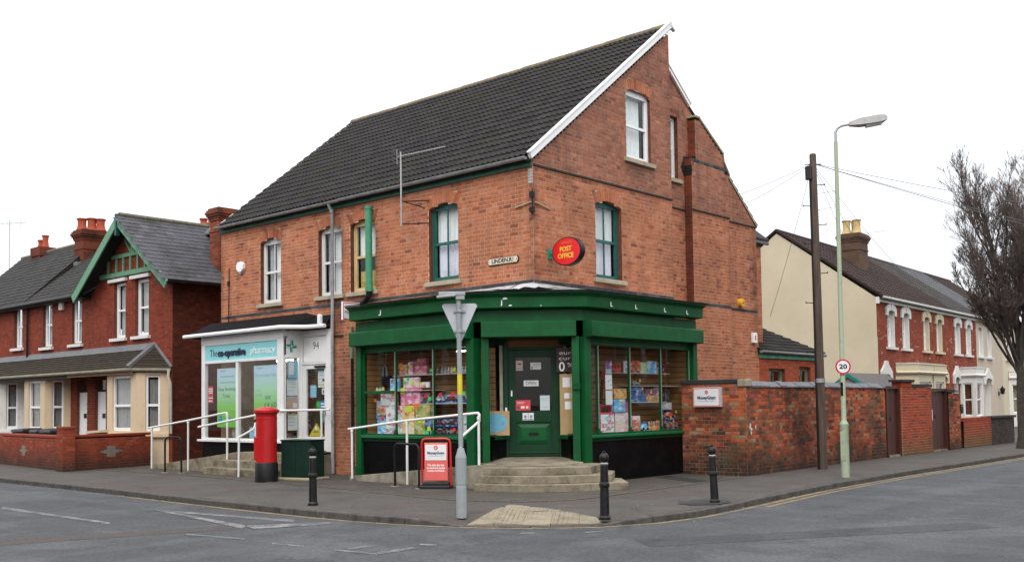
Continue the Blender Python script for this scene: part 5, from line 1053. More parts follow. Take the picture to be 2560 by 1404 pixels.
# right window
t = thing('leaflet_strip', 'tall strip of three leaflets behind the first pane of the right window', 'leaflets', (.5, 1.77, 1.58))
for k, (z0, z1, m) in enumerate(((1.58, 1.87, PAPER), (1.88, 2.20, PAPER), (2.21, 2.50, PR['purple']))): part(G().slab(*GABLE, 1.65, 1.88, z0, z1, .495, .499), 'leaflet', m, t)
part(G().slab(*GABLE, 1.66, 1.87, 1.885, 1.90, .4995, .501), 'print', REDP, t); part(G().slab(*GABLE, 1.67, 1.86, 2.22, 2.32, .4995, .501), 'print', INKG, t)
g = G()
for (a, b, w) in ((1.72, 2.06, .012), (1.78, 2.09, .012), (1.82, 1.98, .01)): g.slab(*GABLE, a, a+.05, b, b+w, .4995, .501)
part(g, 'print', INK, t)
t = thing('toy_guitar', 'red toy guitar hanging behind the leaflets in the right window', 'toy guitar', (.2, 1.95, 1.6)); g = G(); pts = []
for k in range(20):
    a = 2*pi*k/20; r = .15+.035*cos(2*a); pts.append((.20, 2.0+r*cos(a)*1.05, 2.22+r*sin(a)*.72))
g.prism(pts, (.05, 0, 0)); part(g, 'guitar_body', plain('guitar_red', (.30, .02, .02), .35, .1), t, bevel=.01); g = G(); g.prism([(.21, 1.90, 2.12), (.21, 1.96, 2.12), (.21, 1.85, 1.60), (.21, 1.78, 1.60)], (.03, 0, 0)); part(g, 'guitar_neck', plain('guitar_neck', (.10, .02, .015), .4, .1), t)
Rr('toy_set', 'toy', 'round red toy on the left of the top shelf in the right window', 2.32, 2.66, 2.27, 2.47, .22, 'red', shape='toy')
Rr('magazine_pack', 'packet', 'grey packet left of the second mullion on the right top shelf', 2.70, 2.93, 2.27, 2.52, .22, 'grey', .03)
Rr('magazine_pack', 'packet', 'red topped packet right of the second mullion on the right top shelf', 2.97, 3.31, 2.27, 2.54, .22, 'red', .03)
Rr('magazine_pack', 'packet', 'lime packet in the middle of the right top shelf', 3.33, 3.58, 2.27, 2.51, .22, 'lime', .03)
Rr('magazine_pack', 'packet', 'sky blue packet next to the lime one on the right top shelf', 3.60, 3.97, 2.27, 2.54, .22, 'sky', .03)
Rr('magazine_pack', 'packet', 'narrow purple packet left of the third mullion', 3.99, 4.18, 2.27, 2.51, .22, 'purple', .03)
Rr('magazine_pack', 'packet', 'maroon packet at the right end of the right top shelf', 4.21, 4.41, 2.27, 2.52, .24, 'wine', .03, [(.3, -.05, 's', .05)])
Rr('toy_set', 'toy', 'little dark figures with an orange star on the thin shelf', 3.03, 3.31, 1.99, 2.11, .24, 'dark', shape='toy', stick=[(.85, .9, 's', .055)])
Rr('toy_box', 'box', 'orange and green box above the sky blue box, with two orange stars', 2.12, 2.58, 1.70, 1.92, .37, 'orange', .1, [(.3, .4, 's', .05), (.85, .7, 's', .055)])
Rr('toy_box', 'box', 'sky blue box with one orange star, above the pink box', 2.08, 2.48, 1.42, 1.69, .40, 'sky', .1, [(.7, .75, 's', .055)])
Rr('toy_box', 'box', 'slim wine and pink box at the second mullion', 2.50, 2.66, 1.42, 1.64, .38, 'magenta', .08)
Rr('toy_box', 'box', 'pale pink doll box at the floor of the right window', 2.14, 2.68, .962, 1.41, .37, 'palepink', .12)
t = thing('carry_case', 'white and crimson carry case with drawn figures, left corner of the right window', 'case', (.4, 1.78, .96)); part(G().slab(*GABLE, 1.52, 2.06, .962, 1.42, .34, .42), 'case_body', plain('crimson_plastic', (.48, .05, .12), .35, .1), t, bevel=.03); part(G().slab(*GABLE, 1.56, 2.02, 1.0, 1.38, .421, .425), 'picture', PR['white'], t)
g = G(); g.slab(*GABLE, 1.56, 1.60, 1.42, 1.56, .36, .41); g.slab(*GABLE, 1.94, 1.98, 1.42, 1.56, .36, .41); g.slab(*GABLE, 1.56, 1.98, 1.53, 1.58, .36, .41); part(g, 'handle', plain('crimson_plastic', (.48, .05, .12)), t, bevel=.01)
Rr('toy_box', 'box', 'upper of two blue boxes at the left of the right middle shelf', 2.90, 3.36, 1.79, 1.95, .27, 'blue', .1, [(.9, .8, 's', .05)])
Rr('toy_box', 'box', 'lower of two blue boxes at the left of the right middle shelf', 2.88, 3.48, 1.632, 1.785, .29, 'blue', .12, [(.95, .5, 's', .055)])
Rr('toy_box', 'box', 'green and black box with an orange star on the right middle shelf', 3.46, 3.75, 1.77, 1.92, .24, 'dark', .1, [(.8, .5, 's', .055)])
Rr('toy_box', 'box', 'purple box at the right end of the right middle shelf', 3.78, 4.11, 1.77, 1.96, .24, 'purple', .1, [(.6, .3, 's', .05)])
Rr('toy_box', 'box', 'low orange box at the front of the right middle shelf', 3.52, 4.03, 1.632, 1.765, .30, 'orange', .1, [(.12, .6, 's', .055)])
Rr('toy_box', 'box', 'pink framed doll box right of the second mullion at the floor', 2.70, 3.06, .962, 1.33, .42, 'palepink', .1, (), 'blister')
Rr('boxed_car', 'toy car', 'blue toy car in the middle of the right window floor', 3.06, 3.36, .962, 1.20, .42, 'sky', .12, (), 'car')
Rr('toy_set', 'toy', 'row of bright figures with orange stars at the right window floor', 3.42, 3.88, .962, 1.20, .38, 'multi', shape='toy', stick=[(.25, .3, 's', .05), (.6, .95, 's', .055), (.8, .9, 's', .05)])
Rr('toy_case', 'case', 'black toy case at the right end of the right window floor', 3.95, 4.60, .962, 1.21, .42, 'dark', .12, [(.55, .85, 's', .05)], 'blister')
Rr('boxed_car', 'toy car', 'red and white toy vehicle standing on the black case', 4.02, 4.5, 1.212, 1.44, .38, 'red', .12, [(.5, .2, 's', .055), (.95, .8, 's', .05)], 'car')
Rr('toy_box', 'box', 'small clear box on top of the red and white toy vehicle', 4.06, 4.34, 1.442, 1.61, .37, 'grey', .1, [(.5, .5, 's', .045)])
t = thing('gift_bag', 'black bag with silver ribbon low on the right hand slatted wall', 'bag', (.05, 4.5, 1.66)); part(G().slab(*GABLE, 4.2, 4.72, 1.66, 1.9, .0, .08), 'bag_body', PR['dark'], t, bevel=.02); g = G(); g.slab(*GABLE, 4.5, 4.54, 1.66, 1.92, .081, .09); g.slab(*GABLE, 4.6, 4.63, 1.66, 1.92, .081, .09); part(g, 'ribbon', plain('silver_grey', (.3, .32, .36)), t)
# lobby: picture box, boards and notices round the door
t = thing('picture_box', 'carton with an oval seaside picture in the left lobby window', 'box', (-.95, -.1, .98)); c = Vector((-1.02, -.08, 0)); q = Vector((.62, .50, 0)).normalized(); fq = (tuple(c), tuple(q), (q.y, -q.x, 0))
part(G().slab(*fq, -.27, .28, .98, 1.48, -.10, 0), 'carton', plain('carton_tan', (.42, .29, .16), .7, .1), t, bevel=.006); g = G(); P = lambda u, z, n: Vector(c)+q*u+Vector((q.y, -q.x, 0))*n+Vector((0, 0, z))
g.prism([P(.0+.24*cos(k*pi/12)*(1 if abs(cos(k*pi/12)) < .99 else 1), 1.24+.19*sin(k*pi/12), .001) for k in range(24)], Vector((q.y, -q.x, 0))*.003); part(g, 'oval_picture', plain('sea_blue_print', (.13, .42, .58), .5, .15, 4), t)
g = G(); rr = random.Random(5)
for k in range(16): u, z, r = rr.uniform(-.18, .16), 1.20+rr.uniform(-.09, .06), rr.uniform(.012, .03); g.prism([P(u+r*cos(j*pi/4), z+r*.8*sin(j*pi/4), .005) for j in range(8)], Vector((q.y, -q.x, 0))*.002)
part(g, 'print', plain('bluewhite_print', (.30, .30, .45), .5, .5, 20), t)
t = thing('leaning_board', 'tan hardboard sheet leaning in the right lobby window with white labels', 'board', (.12, .98, .98)); c = Vector((.20, .92, 0)); q = Vector((.80, .60, 0)).normalized(); fq = (tuple(c), tuple(q), (q.y, -q.x, 0)); part(G().slab(*fq, -.26, .2, .98, 2.22, -.02, 0), 'sheet', plain('hardboard', (.42, .29, .14), .8, .1, 3), t)
g = G(); g.slab(*fq, -.20, -.05, 1.95, 2.15, .001, .003); g.slab(*fq, -.17, -.06, 1.72, 1.83, .001, .003); g.slab(*fq, -.16, -.04, 1.50, 1.66, .001, .003); part(g, 'label', PAPER, t)
t = thing('hanging_poster', 'brown poster reading euro curr 0% in the right lobby window', 'poster', (.12, .9, 2.25)); c = Vector((.16, .86, 0)); fq = (tuple(c), tuple(q), (q.y, -q.x, 0)); MAR = plain('maroon_card', (.05, .012, .012), .5, .1); part(G().slab(*fq, -.25, .26, 2.26, 2.75, -.004, 0), 'sheet', MAR, t)
P2 = lambda u, z: Vector(c)+q*u+Vector((q.y, -q.x, 0))*.0015+Vector((0, 0, z))
for s, u, z, w, h in (('euro', -.02, 2.65, .34, .09), ('curr', -.04, 2.54, .32, .085), ('0', -.14, 2.36, .12, .2), ('%', .03, 2.40, .11, .09)): text(s, t, P2(u, z), q, (0, 0, 1), w, h, WLET, bold=.004 if s == '0' else 0)
DF = DFR
notice('door_sign', 'white OPEN sign hanging in the green shop door', 'sign', DF, -.235, .075, 1.985, 2.105, -.012, PAPER, [('OPEN', .5, .5, .21, .068, plain('black_ink', (.01, .01, .01), .6, .05))])
notice('paper_notice', 'red card with white print at the lower left of the green door', 'notice', DF, -.405, -.10, 1.485, 1.70, -.016, plain('coral_card', (.62, .06, .08), .5, .08), bars=[(.08, .6, .76, .8, PAPER), (.08, .55, .66, .69, PAPER), (.35, .6, .2, .42, PAPER), (.7, .85, .2, .4, PAPER), (.08, .25, .2, .38, INK)])
notice('paper_notice', 'pale sheet at the lower right of the green door glass', 'notice', DF, .10, .30, 1.485, 1.79, -.016, plain('pale_sheet', (.55, .64, .66), .5, .05), bars=[(.15, .8, .8, .82, INKG), (.15, .8, .7, .72, INKG), (.1, .9, .2, .22, INKG)])
notice('paper_notice', 'pinkish no dogs notice at the upper left of the green door', 'notice', DF, -.39, -.25, 2.31, 2.52, -.016, plain('pinkish_paper', (.62, .50, .45), .5, .05), bars=[(.25, .75, .58, .72, INK), (.1, .9, .2, .24, REDP), (.1, .9, .1, .14, INKG)])
notice('paper_notice', 'white card with a red corner at the upper right of the green door', 'notice', DF, -.09, .13, 2.33, 2.475, -.016, PAPER, bars=[(.08, .22, .08, .38, REDP), (.3, .9, .75, .8, INKG), (.3, .9, .6, .65, INKG), (.3, .8, .4, .44, INKG)])
for k, (a, b) in enumerate(((-.265, -.155), (-.145, -.035))): notice('door_sticker', ('left', 'right')[k]+' one of the two white stickers above the letter box panel', 'sticker', DF, a, b, 1.285, 1.435, .004, PAPER, bars=[(.25, .75, .3, .7, INKG), (.4, .6, .35, .6, INK), (.2, .8, .1, .2, INK)], group='stickers on the green door')

# ------------------------------------------------------------------ steps, ramps and rails
def solid(poly, z0, z1): g = G(); g.prism([(x, y, z0) for x, y in poly], (0, 0, z1-z0)); return g
def arc3(a, m, b, n=12):
    a, m, b = Vector((*a, 0)), Vector((*m, 0)), Vector((*b, 0)); c = m*2-(a+b)/2; return [tuple((a*(1-t)**2+c*2*t*(1-t)+b*t*t).xy) for t in (i/n for i in range(n+1))]
st = thing('entrance_steps', 'three curved concrete steps rising to the green corner door', 'steps', (0.6, -.6, 0))
TREAD = [(arc3((-.18, -1.62), (1.10, -1.15), (2.05, .22)), 0, .142, [(1.35, .98), (.62, .98), (-.2, -.60)]), (arc3((-.2, -1.46), (.93, -1.04), (1.76, .10)), .142, .284, [(1.2, .96), (.62, .96), (-.2, -.60)]), (arc3((-.24, -1.30), (.75, -.87), (1.40, -.06)), .284, .425, [(.95, .94), (.60, .94), (-.2, .4), (-.24, -.60)])]
for cv, z0, z1, back in TREAD:
    g = solid(cv+back, z0, z1); o = part(g, 'step', CONC, st, bevel=.012)
g = G(); q = [tuple(x) for x in ((-.24, -.60), (.60, .92))]; lp = [(-1.0, -.58), (-.24, -1.02), (.7, -.3), (1.0, .2), (.62, .70), (-.1, 1.05), (-1.05, .25)]
g.add([(x, y, z) for (x, y), z in zip(lp, (.44, .43, .43, .43, .45, .53, .53))], [tuple(range(7))]); part(g, 'landing', CONC, st)
rp = thing('shop_ramp', 'mossy concrete ramp along the foot of the left green window', 'ramp', (-2.4, -.9, 0))
g = G(); g.hexa([(-4.42, -1.14, 0), (-.24, -1.26, 0), (-.24, -.62, 0), (-4.42, -.62, 0), (-4.42, -1.14, .10), (-.24, -1.26, .48), (-.24, -.62, .48), (-4.42, -.62, .10)]); part(g, 'ramp_slab', plain('mossy_concrete', (.26, .235, .18), .9, .3, 4, .35, 50, dirt=(.05, .055, .03), dscale=1.6, dthr=(.45, .65)), rp, bevel=.012)
RAILW = plain('rail_white', (0.72, 0.72, 0.71), 0.4, 0.05, 6, dirt=(0.45, 0.40, 0.34), dscale=9, dthr=(.62, .7))
def rail(label, pts, posts, extra=(), r=.026):
    t = thing('handrail', label, 'handrail', posts[0][0]); g = G(); g.tube(pts, r, 10); part(g, 'top_rail', RAILW, t, smooth=True)
    for (b, top) in posts: g = G(); g.tube([b, (b[0], b[1], top)], r, 10); g.tube([(b[0], b[1], top-.07), (b[0], b[1], top-.01)], r*1.35, 10); part(g, 'post', RAILW, t, smooth=True)
    for e in extra: g = G(); g.tube(e, r, 10); part(g, 'side_rail', RAILW, t, smooth=True)
    return t
y_ = -1.2
rail('long white handrail with three posts in front of the left green window', [(-4.37, y_, 1.125), (-4.2, y_, 1.14), (-2.48, y_, 1.31), (-.5, y_, 1.455), (-.44, y_, 1.455), (-.415, y_, 1.43), (-.415, y_, 1.3)], [((-4.25, y_, .06), 1.135), ((-2.48, y_, .0), 1.30), ((-.415, y_-.02, .284), 1.40)], [[(-.415, y_, 1.30), (-.43, y_-.05, 1.26), (-.60, y_-.32, 1.0), (-.60, y_-.33, .93), (-.60, y_-.34, 0.0)]])
# pharmacy ramp and steps
pr_ = thing('pharmacy_ramp', 'stained concrete ramp rising from the left to the pharmacy', 'ramp', (-10.5, -.9, 0))
g = G(); g.hexa([(-12.9, -1.18, 0), (-8.75, -1.18, 0), (-8.75, -.58, 0), (-12.9, -.58, 0), (-12.9, -1.18, .08), (-8.75, -1.18, .53), (-8.75, -.58, .53), (-12.9, -.58, .08)]); part(g, 'ramp_slab', CONC, pr_, bevel=.01)
ps = thing('pharmacy_steps', 'three straight concrete steps behind the red pillar box', 'steps', (-7.6, -1.2, 0))
for (x0, x1, y0, z0, z1) in ((-8.745, -6.5, -1.10, .0, .53), (-9.15, -6.55, -1.42, 0, .34), (-9.35, -6.6, -1.74, 0, .17)): part(G().box(x0, x1, y0, -.60 if y0 > -1.2 else y0+.318, z0, z1), 'step', CONC, ps, bevel=.012)
part(G().box(-7.6, -6.42, -.60, -.02, 0, .54), 'threshold', CONC, ps)
rail('white handrail climbing the ramp left of the pharmacy', [(-13.0, -1.2, 1.10), (-12.85, -1.2, 1.115), (-10.95, -1.2, 1.31), (-9.2, -1.2, 1.50), (-9.14, -1.2, 1.50), (-9.12, -1.2, 1.46)], [((-12.82, -1.2, .0), 1.11), ((-10.95, -1.2, .0), 1.30), ((-9.12, -1.2, .1), 1.48)])
rail('white handrail sloping down the pharmacy steps behind the pillar box', [(-9.95, -1.50, 1.15), (-7.45, -1.50, 1.44), (-6.9, -1.3, 1.5)], [((-6.95, -1.3, .34), 1.49)], [[(-7.35, -1.50, 1.40), (-7.40, -1.58, 1.12), (-7.62, -1.84, .93), (-7.62, -1.84, .84), (-7.62, -1.85, 0)]])
rail('short white handrail across the pharmacy doorway', [(-7.75, -.66, 1.54), (-6.30, -.20, 1.545)], [((-6.36, -.40, .12), 1.53)])

# ------------------------------------------------------------------ street furniture
REDPB = plain('post_red', (0.46, 0.010, 0.012), 0.32, 0.12, 3, dirt=(0.30, 0.012, 0.012), dscale=4, spec=.5)
pb_ = thing('pillar_box', 'red pillar box with a black base outside the pharmacy', 'pillar box', (-5.8, -2.33, 0), radians(-52))
g = G(); g.lathe([(.235, 0), (.25, .01), (.25, .40), (.232, .425)], n=28); part(g, 'base', BLACKM, pb_, smooth=True, local=True)
g = G(); g.lathe([(.228, .42), (.228, 1.36), (.236, 1.365), (.236, 1.395), (.228, 1.40), (.228, 1.46), (.24, 1.475), (.265, 1.50), (.278, 1.515), (.278, 1.555), (.262, 1.57), (.24, 1.585), (.17, 1.615), (.09, 1.632), (.01, 1.637)], n=32); part(g, 'body', REDPB, pb_, smooth=True, local=True)
g = G()
for k in range(32): a = 2*pi*k/32; g.box(.272*cos(a)-.011, .272*cos(a)+.011, .272*sin(a)-.011, .272*sin(a)+.011, 1.545, 1.566)
part(g, 'cap_dentils', REDPB, pb_, local=True)
# local -Y is the front
g = G(); g.box(-.11, .11, -.242, -.20, 1.30, 1.345); part(g, 'aperture', BLACKM, pb_, local=True)
g = G(); g.box(-.13, .13, -.250, -.20, 1.345, 1.375); part(g, 'hood', REDPB, pb_, local=True, bevel=.008)
g = G(); g.box(-.075, .075, -.238, -.20, 1.0, 1.22); part(g, 'collection_plate', UPVC, pb_, local=True, bevel=.004)
g = G(); g.box(-.06, .06, -.2395, -.2385, 1.17, 1.19); g.box(-.06, .06, -.2395, -.2385, 1.1, 1.11); g.box(-.06, .06, -.2395, -.2385, 1.05, 1.06); part(g, 'print', INK, pb_, local=True)
g = G(); g.box(-.165, .165, -.231, -.12, .48, .98); part(g, 'door', REDPB, pb_, local=True, bevel=.01)
g = G(); g.box(.08, .14, -.236, -.19, .84, .90); part(g, 'lock_plate', plain('brass', (.45, .38, .25), .4, .2, metal=.7), pb_, local=True)
g = G(); g.box(.05, .09, -.24, -.2, .80, .84); g.prism([(-.05, -.236, .86), (.03, -.236, .80), (.06, -.236, .90), (0, -.236, .95)], (0, -.003, 0)); part(g, 'torn_sticker', PAPER, pb_, local=True)
CABG = plain('cabinet_green', (0.008, 0.030, 0.022), 0.5, 0.25, 4, dirt=(0.018, 0.025, 0.02), dscale=3, spec=.2)
cb = thing('utility_cabinet', 'dark green street cabinet beside the pillar box', 'cabinet', (-5.72, -1.42, 0), radians(14))
part(G().box(-.42, .42, -.24, .24, 0.05, .86), 'casing', CABG, cb, local=True, bevel=.008); part(G().box(-.44, .44, -.26, .26, .86, .89), 'lid', CABG, cb, local=True, bevel=.01)
part(G().box(-.40, -.01, -.252, -.242, .10, .83), 'door', CABG, cb, local=True, bevel=.004); part(G().box(.01, .40, -.252, -.242, .10, .83), 'door', CABG, cb, local=True, bevel=.004)
part(G().box(-.46, .52, -.42, .30, 0.0, .05), 'plinth', plain('plinth_concrete', (.36, .32, .20), .9, .2, 6, .3, 60), cb, local=True, bevel=.015)
# bollards
BOL = plain('bollard_black', (0.008, 0.008, 0.009), 0.42, 0.35, 12, dirt=(.022, .022, .02), dscale=14, spec=.3)
def bollard(label, loc, lean=(0, 0), s=1.0):
    t = thing('bollard', label, 'bollard', loc, 0, 'cast bollards round the corner kerb'); t.rotation_euler = (lean[0], lean[1], 0); t.scale = (s, s, s)
    g = G(); n = 12; g.lathe([(.085, 0), (.085, .035), (.069, .06), (.062, .45), (.073, .465), (.078, .49), (.073, .515), (.060, .53), (.054, .76), (.05, .775)], n=n); part(g, 'shaft', BOL, t, local=True)
    g = G(); g.lathe([(.05, .775), (.06, .79), (.045, .805)], n=16); part(g, 'collar', plain('worn_white', (.35, .35, .34), .6, .3, 20), t, local=True, smooth=True)
    g = G(); g.lathe([(.04, .80)]+[(.068*sin(a), .872-.075*cos(a)) for a in [k*pi/10 for k in range(3, 10)]]+[(.028, .95), (.026, .968), (.002, .972)], n=18); part(g, 'ball_finial', BOL, t, local=True, smooth=True)
    return t
bollard('black ball-topped bollard on the left kerb, in front of the green cabinet', (-.58, -5.02, 0)); bollard('nearest black bollard, beside the buff paving at the corner', (4.43, -3.72, -.03), (0, radians(.4))); bollard('leaning black bollard on the right kerb, in front of the yard wall', (4.6, -1.0, 0), (radians(0), radians(-2.2)), .95)
# give-way sign seen from behind
GALV = plain('galvanised', (0.34, 0.355, 0.37), 0.45, 0.1, 5, metal=.35, dirt=(.26, .27, .28), dscale=6)
GREYPOST = plain('grey_post_paint', (0.27, 0.305, 0.31), 0.5, 0.1, 6, dirt=(.06, .065, .06), dscale=4, dthr=(.6, .72))
sp_ = thing('give_way_sign', 'grey sign post seen from behind with a white triangular plate and small lamp', 'road sign', (2.58, -4.73, -.03))
g = G(); g.lathe([(.078, 0), (.078, .45), (.074, .47)], n=12); g.lathe([(.076, .47), (.082, .50), (.082, .88), (.048, 1.0), (.038, 1.02)], n=8); part(g, 'base_column', GREYPOST, sp_, local=True)
g = G(); g.tube([(0, 0, 1.03), (-.015, -.0, 3.26)], .036, 14); part(g, 'post', GREYPOST, sp_, local=True, smooth=True)
V = Vector((cos(YAW), sin(YAW), 0)); W_ = Vector((-sin(YAW), cos(YAW), 0))   # plate stands square to the junction, its back towards the corner opposite
g = G(); T = lambda a, z: V*a+W_*.075+Vector((0, 0, z)); hw = .262
tri = []
for (a, z, d) in ((-hw, 3.16, 0), (hw, 3.16, 1), (0, 2.56, 2)):
    pass
pts = [T(-hw+.04, 3.15), T(hw-.04, 3.15), T(hw-.012, 3.138), T(hw, 3.112), T(hw-.016, 3.08), T(.03, 2.60), T(.0, 2.58), T(-.03, 2.60), T(-hw+.016, 3.08), T(-hw, 3.112), T(-hw+.012, 3.138)]
g.prism(pts, W_*.004); part(g, 'plate', plain('plate_back', (0.46, 0.48, 0.51), 0.45, 0.06, 4, metal=.1), sp_, local=True)
g = G()
for z in (3.02, 2.72): g.prism([V*-.09+W_*.045+Vector((0, 0, z)), V*.09+W_*.045+Vector((0, 0, z)), V*.09+W_*.072+Vector((0, 0, z)), V*-.09+W_*.072+Vector((0, 0, z))], (0, 0, .035)); g.tube([(0, 0, z-.002), (0, 0, z+.037)], .042, 12)
part(g, 'clip', GALV, sp_, local=True)
g = G()
g.prism([V*-.30+W_*-.06+Vector((0, 0, 3.26)), V*.09+W_*-.06+Vector((0, 0, 3.26)), V*.09+W_*.06+Vector((0, 0, 3.26)), V*-.30+W_*.06+Vector((0, 0, 3.26))], (0, 0, .055)); g.prism([V*-.33+W_*-.07+Vector((0, 0, 3.225)), V*-.05+W_*-.07+Vector((0, 0, 3.25)), V*-.05+W_*-.07+Vector((0, 0, 3.275)), V*-.33+W_*-.07+Vector((0, 0, 3.255))], W_*.14); g.prism([V*-.05+W_*-.05+Vector((0, 0, 3.2)), V*.08+W_*-.05+Vector((0, 0, 3.2)), V*.08+W_*.05+Vector((0, 0, 3.2)), V*-.05+W_*.05+Vector((0, 0, 3.2))], (0, 0, .06)); part(g, 'lamp_head', GALV, sp_, local=True, bevel=.006)
g = G(); g.tube([(-.006, 0, 1.80), (-.006, 0, 2.10)], .0372, 14); part(g, 'yellow_sticker', YELP, sp_, local=True, smooth=True)
# A-board
ab = thing('pavement_sign', 'red swing sign board with white panel standing in front of the shop ramp', 'sign', (-1.26, -1.55, 0), radians(33))
SGRED = plain('sign_salmon', (0.70, 0.13, 0.11), 0.45, 0.05, 2); g = G(); g.tube([(-.28, 0, .10), (-.285, 0, .88), (-.265, 0, .94), (-.21, 0, .965), (.21, 0, .965), (.265, 0, .94), (.285, 0, .88), (.30, 0, .05)], .022, 8); part(g, 'frame', plain('frame_red', (.55, .015, .02), .35, .08), ab, local=True, smooth=True)
g = G(); g.prism([(-.30, -.17, 0), (.30, -.17, 0), (.32, 0, 0), (.30, .17, 0), (-.30, .17, 0), (-.32, 0, 0)], (0, 0, .07)); g.box(-.27, .27, -.09, .09, .07, .12); part(g, 'base', plain('black_rubber', (.015, .015, .016), .6, .2, 6), ab, local=True, bevel=.02)
g = G(); g.box(-.235, .235, -.018, .018, .15, .89); part(g, 'panel', SGRED, ab, local=True, bevel=.012)
part(G().box(-.21, .21, -.021, -.0185, .55, .855), 'white_panel', PAPER, ab, local=True)
g = G()
for a in (-.15, .15): g.box(a-.012, a+.012, -.01, .01, .88, .95)
part(g, 'hook', BLACKM, ab, local=True)
def swirl(parent, c, U, V, r, mat, local=False):
    g = G(); U = Vector(U); V = Vector(V); c = Vector(c); N = U.cross(V).normalized(); g.prism([c+U*r*cos(k*pi/9)*.95+V*r*sin(k*pi/9) for k in range(18)], N*.001); o = part(g, 'logo', mat, parent, local=local)
    g = G(); g.prism([c+N*.0012+U*r*x+V*r*y for x, y in ((-.55, -.1), (.1, .35), (.55, .2), (.1, .1), (-.2, -.25), (.3, -.35), (0, -.5))], N*.001); part(g, 'logo_mark', PAPER, parent, local=local)
swirl(ab, (0, -.0212, .79), (1, 0, 0), (0, 0, 1), .045, SGRED, True)
text('MoneyGram', ab, (0, -.0225, .69), (1, 0, 0), (0, 0, 1), .34, .055, INK, bold=.003, local=True); text('International Money Transfer', ab, (0, -.0225, .635), (1, 0, 0), (0, 0, 1), .30, .02, INKG, local=True)
for s, z, w in (('The safe, fast way', .455, .34), ('to send and receive', .40, .37), ('money worldwide', .345, .34)): text(s, ab, (0, -.0195, z), (1, 0, 0), (0, 0, 1), w, .04, WLET, bold=.002, local=True)
# cycle stands
def stand(label, a, b, h):
    t = thing('cycle_stand', label, 'cycle stand', ((a[0]+b[0])/2, (a[1]+b[1])/2, 0), 0, 'black tubular cycle stands'); A, Bq = Vector((*a, 0)), Vector((*b, 0)); d = (Bq-A).normalized(); z = Vector((0, 0, 1)); r = .12
    pts = [A, A+z*(h-r)]+[A+d*(r-r*cos(k*pi/10))+z*(h-r+r*sin(k*pi/10)) for k in range(1, 6)]+[Bq-d*(r-r*cos(k*pi/10))+z*(h-r+r*sin(k*pi/10)) for k in range(5, 0, -1)]+[Bq+z*(h-r), Bq]
    g = G(); g.tube(pts, .025, 10); part(g, 'hoop', BLACKM, t, smooth=True); g = G()
    for q in (A, Bq): g.lathe([(.09, 0.004), (.085, .012), (.01, .013)], (q.x, q.y, 0), 10)
    part(g, 'footing', CONC, t)
stand('black cycle hoop between the red sign board and the handrail', (-2.34, -1.66), (-1.50, -1.78), .86); stand('black cycle hoop by the pharmacy ramp at the left', (-10.78, -1.95), (-10.25, -1.80), .90)
# street lamp with 20 sign
LG = plain('column_green', (0.36, 0.43, 0.30), 0.5, 0.1, 5, dirt=(.22, .25, .17), dscale=5)
lm = thing('street_lamp', 'tall pale green lamp column with an elongated grey lantern', 'street lamp', (4.08, 5.14, 0))
g = G(); g.lathe([(.088, 0), (.088, 1.08), (.092, 1.09), (.092, 1.12), (.058, 1.17), (.052, 1.2), (.046, 4.0), (.040, 7.08)], n=16); part(g, 'column', LG, lm, local=True, smooth=True)
a_ = Vector((cos(YAW-.15), sin(YAW-.15), 0)); g = G(); z = Vector((0, 0, 1)); g.tube([z*7.05, z*7.28, z*7.36+a_*.04, z*7.41+a_*.12, z*7.44+a_*.3], .028, 10); part(g, 'bracket', GALV, lm, local=True, smooth=True)
g = G(); s_ = Vector((-a_.y, a_.x, 0))
def lsec(u, w, z0, z1): return [a_*u+s_*x+z*y for x, y in ((-w, z0), (-w*.9, z1-.02), (-w*.4, z1), (w*.4, z1), (w*.9, z1-.02), (w, z0))]
secs = [lsec(.28, .06, 7.40, 7.49), lsec(.5, .13, 7.39, 7.55), lsec(.85, .14, 7.42, 7.60), lsec(1.0, .11, 7.46, 7.60), lsec(1.06, .04, 7.5, 7.57)]
for p, q in zip(secs, secs[1:]): g.add(p+q, [(j, (j+1) % 6, 6+(j+1) % 6, 6+j) for j in range(6)])
g.add(secs[0], [tuple(range(6))]); g.add(secs[-1], [tuple(reversed(range(6)))]); part(g, 'lantern', plain('lantern_grey', (.40, .40, .39), .5, .15, 6), lm, local=True)
g = G(); secs = [[a_*u+s_*w+z*zz for w, zz in ((-wd, z0), (wd, z0), (wd*.7, z0-.05), (-wd*.7, z0-.05))] for u, wd, z0 in ((.62, .1, 7.40), (.95, .09, 7.45))]; g.add(secs[0]+secs[1], [(j, (j+1) % 4, 4+(j+1) % 4, 4+j) for j in range(4)]+[(0, 1, 2, 3), (7, 6, 5, 4)]); part(g, 'lens', plain('lens_white', (.62, .64, .62), .25, .05), lm, local=True)
part(G().box(-.05, .05, -.092, -.07, .35, .95), 'access_door', LG, lm, local=True, bevel=.004)
part(G().box(-.025, .025, -.062, -.05, 1.70, 1.98), 'number_plate', BLACKM, lm, local=True)
s2 = thing('speed_limit_sign', 'round 20 sign with red rim on the lamp column', 'road sign', (4.08, 5.14, 2.08)); F = Vector((sin(YAW-.1), -cos(YAW-.1), 0)); Uq = Vector((-F.y, F.x, 0)); c = F*.065+Vector((0, 0, .225))
def disc(c, r, th, n=36): g = G(); g.prism([c+Uq*r*cos(2*pi*k/n)+Vector((0, 0, r*sin(2*pi*k/n))) for k in range(n)], F*th); return g
part(disc(c, .158, .006), 'plate', plain('sign_red', (.50, .02, .03), .4, .05), s2, local=True); part(disc(c+F*.0065, .125, .002), 'face', plain('sign_white', (.72, .73, .78), .4, .03), s2, local=True)
text('20', s2, c+F*.0095, Uq, (0, 0, 1), .165, .098, BLACKM, local=True, bold=.004); part(G().box(-.05, .05, -.05, .05, .2, .24), 'clamp', GALV, s2, local=True)
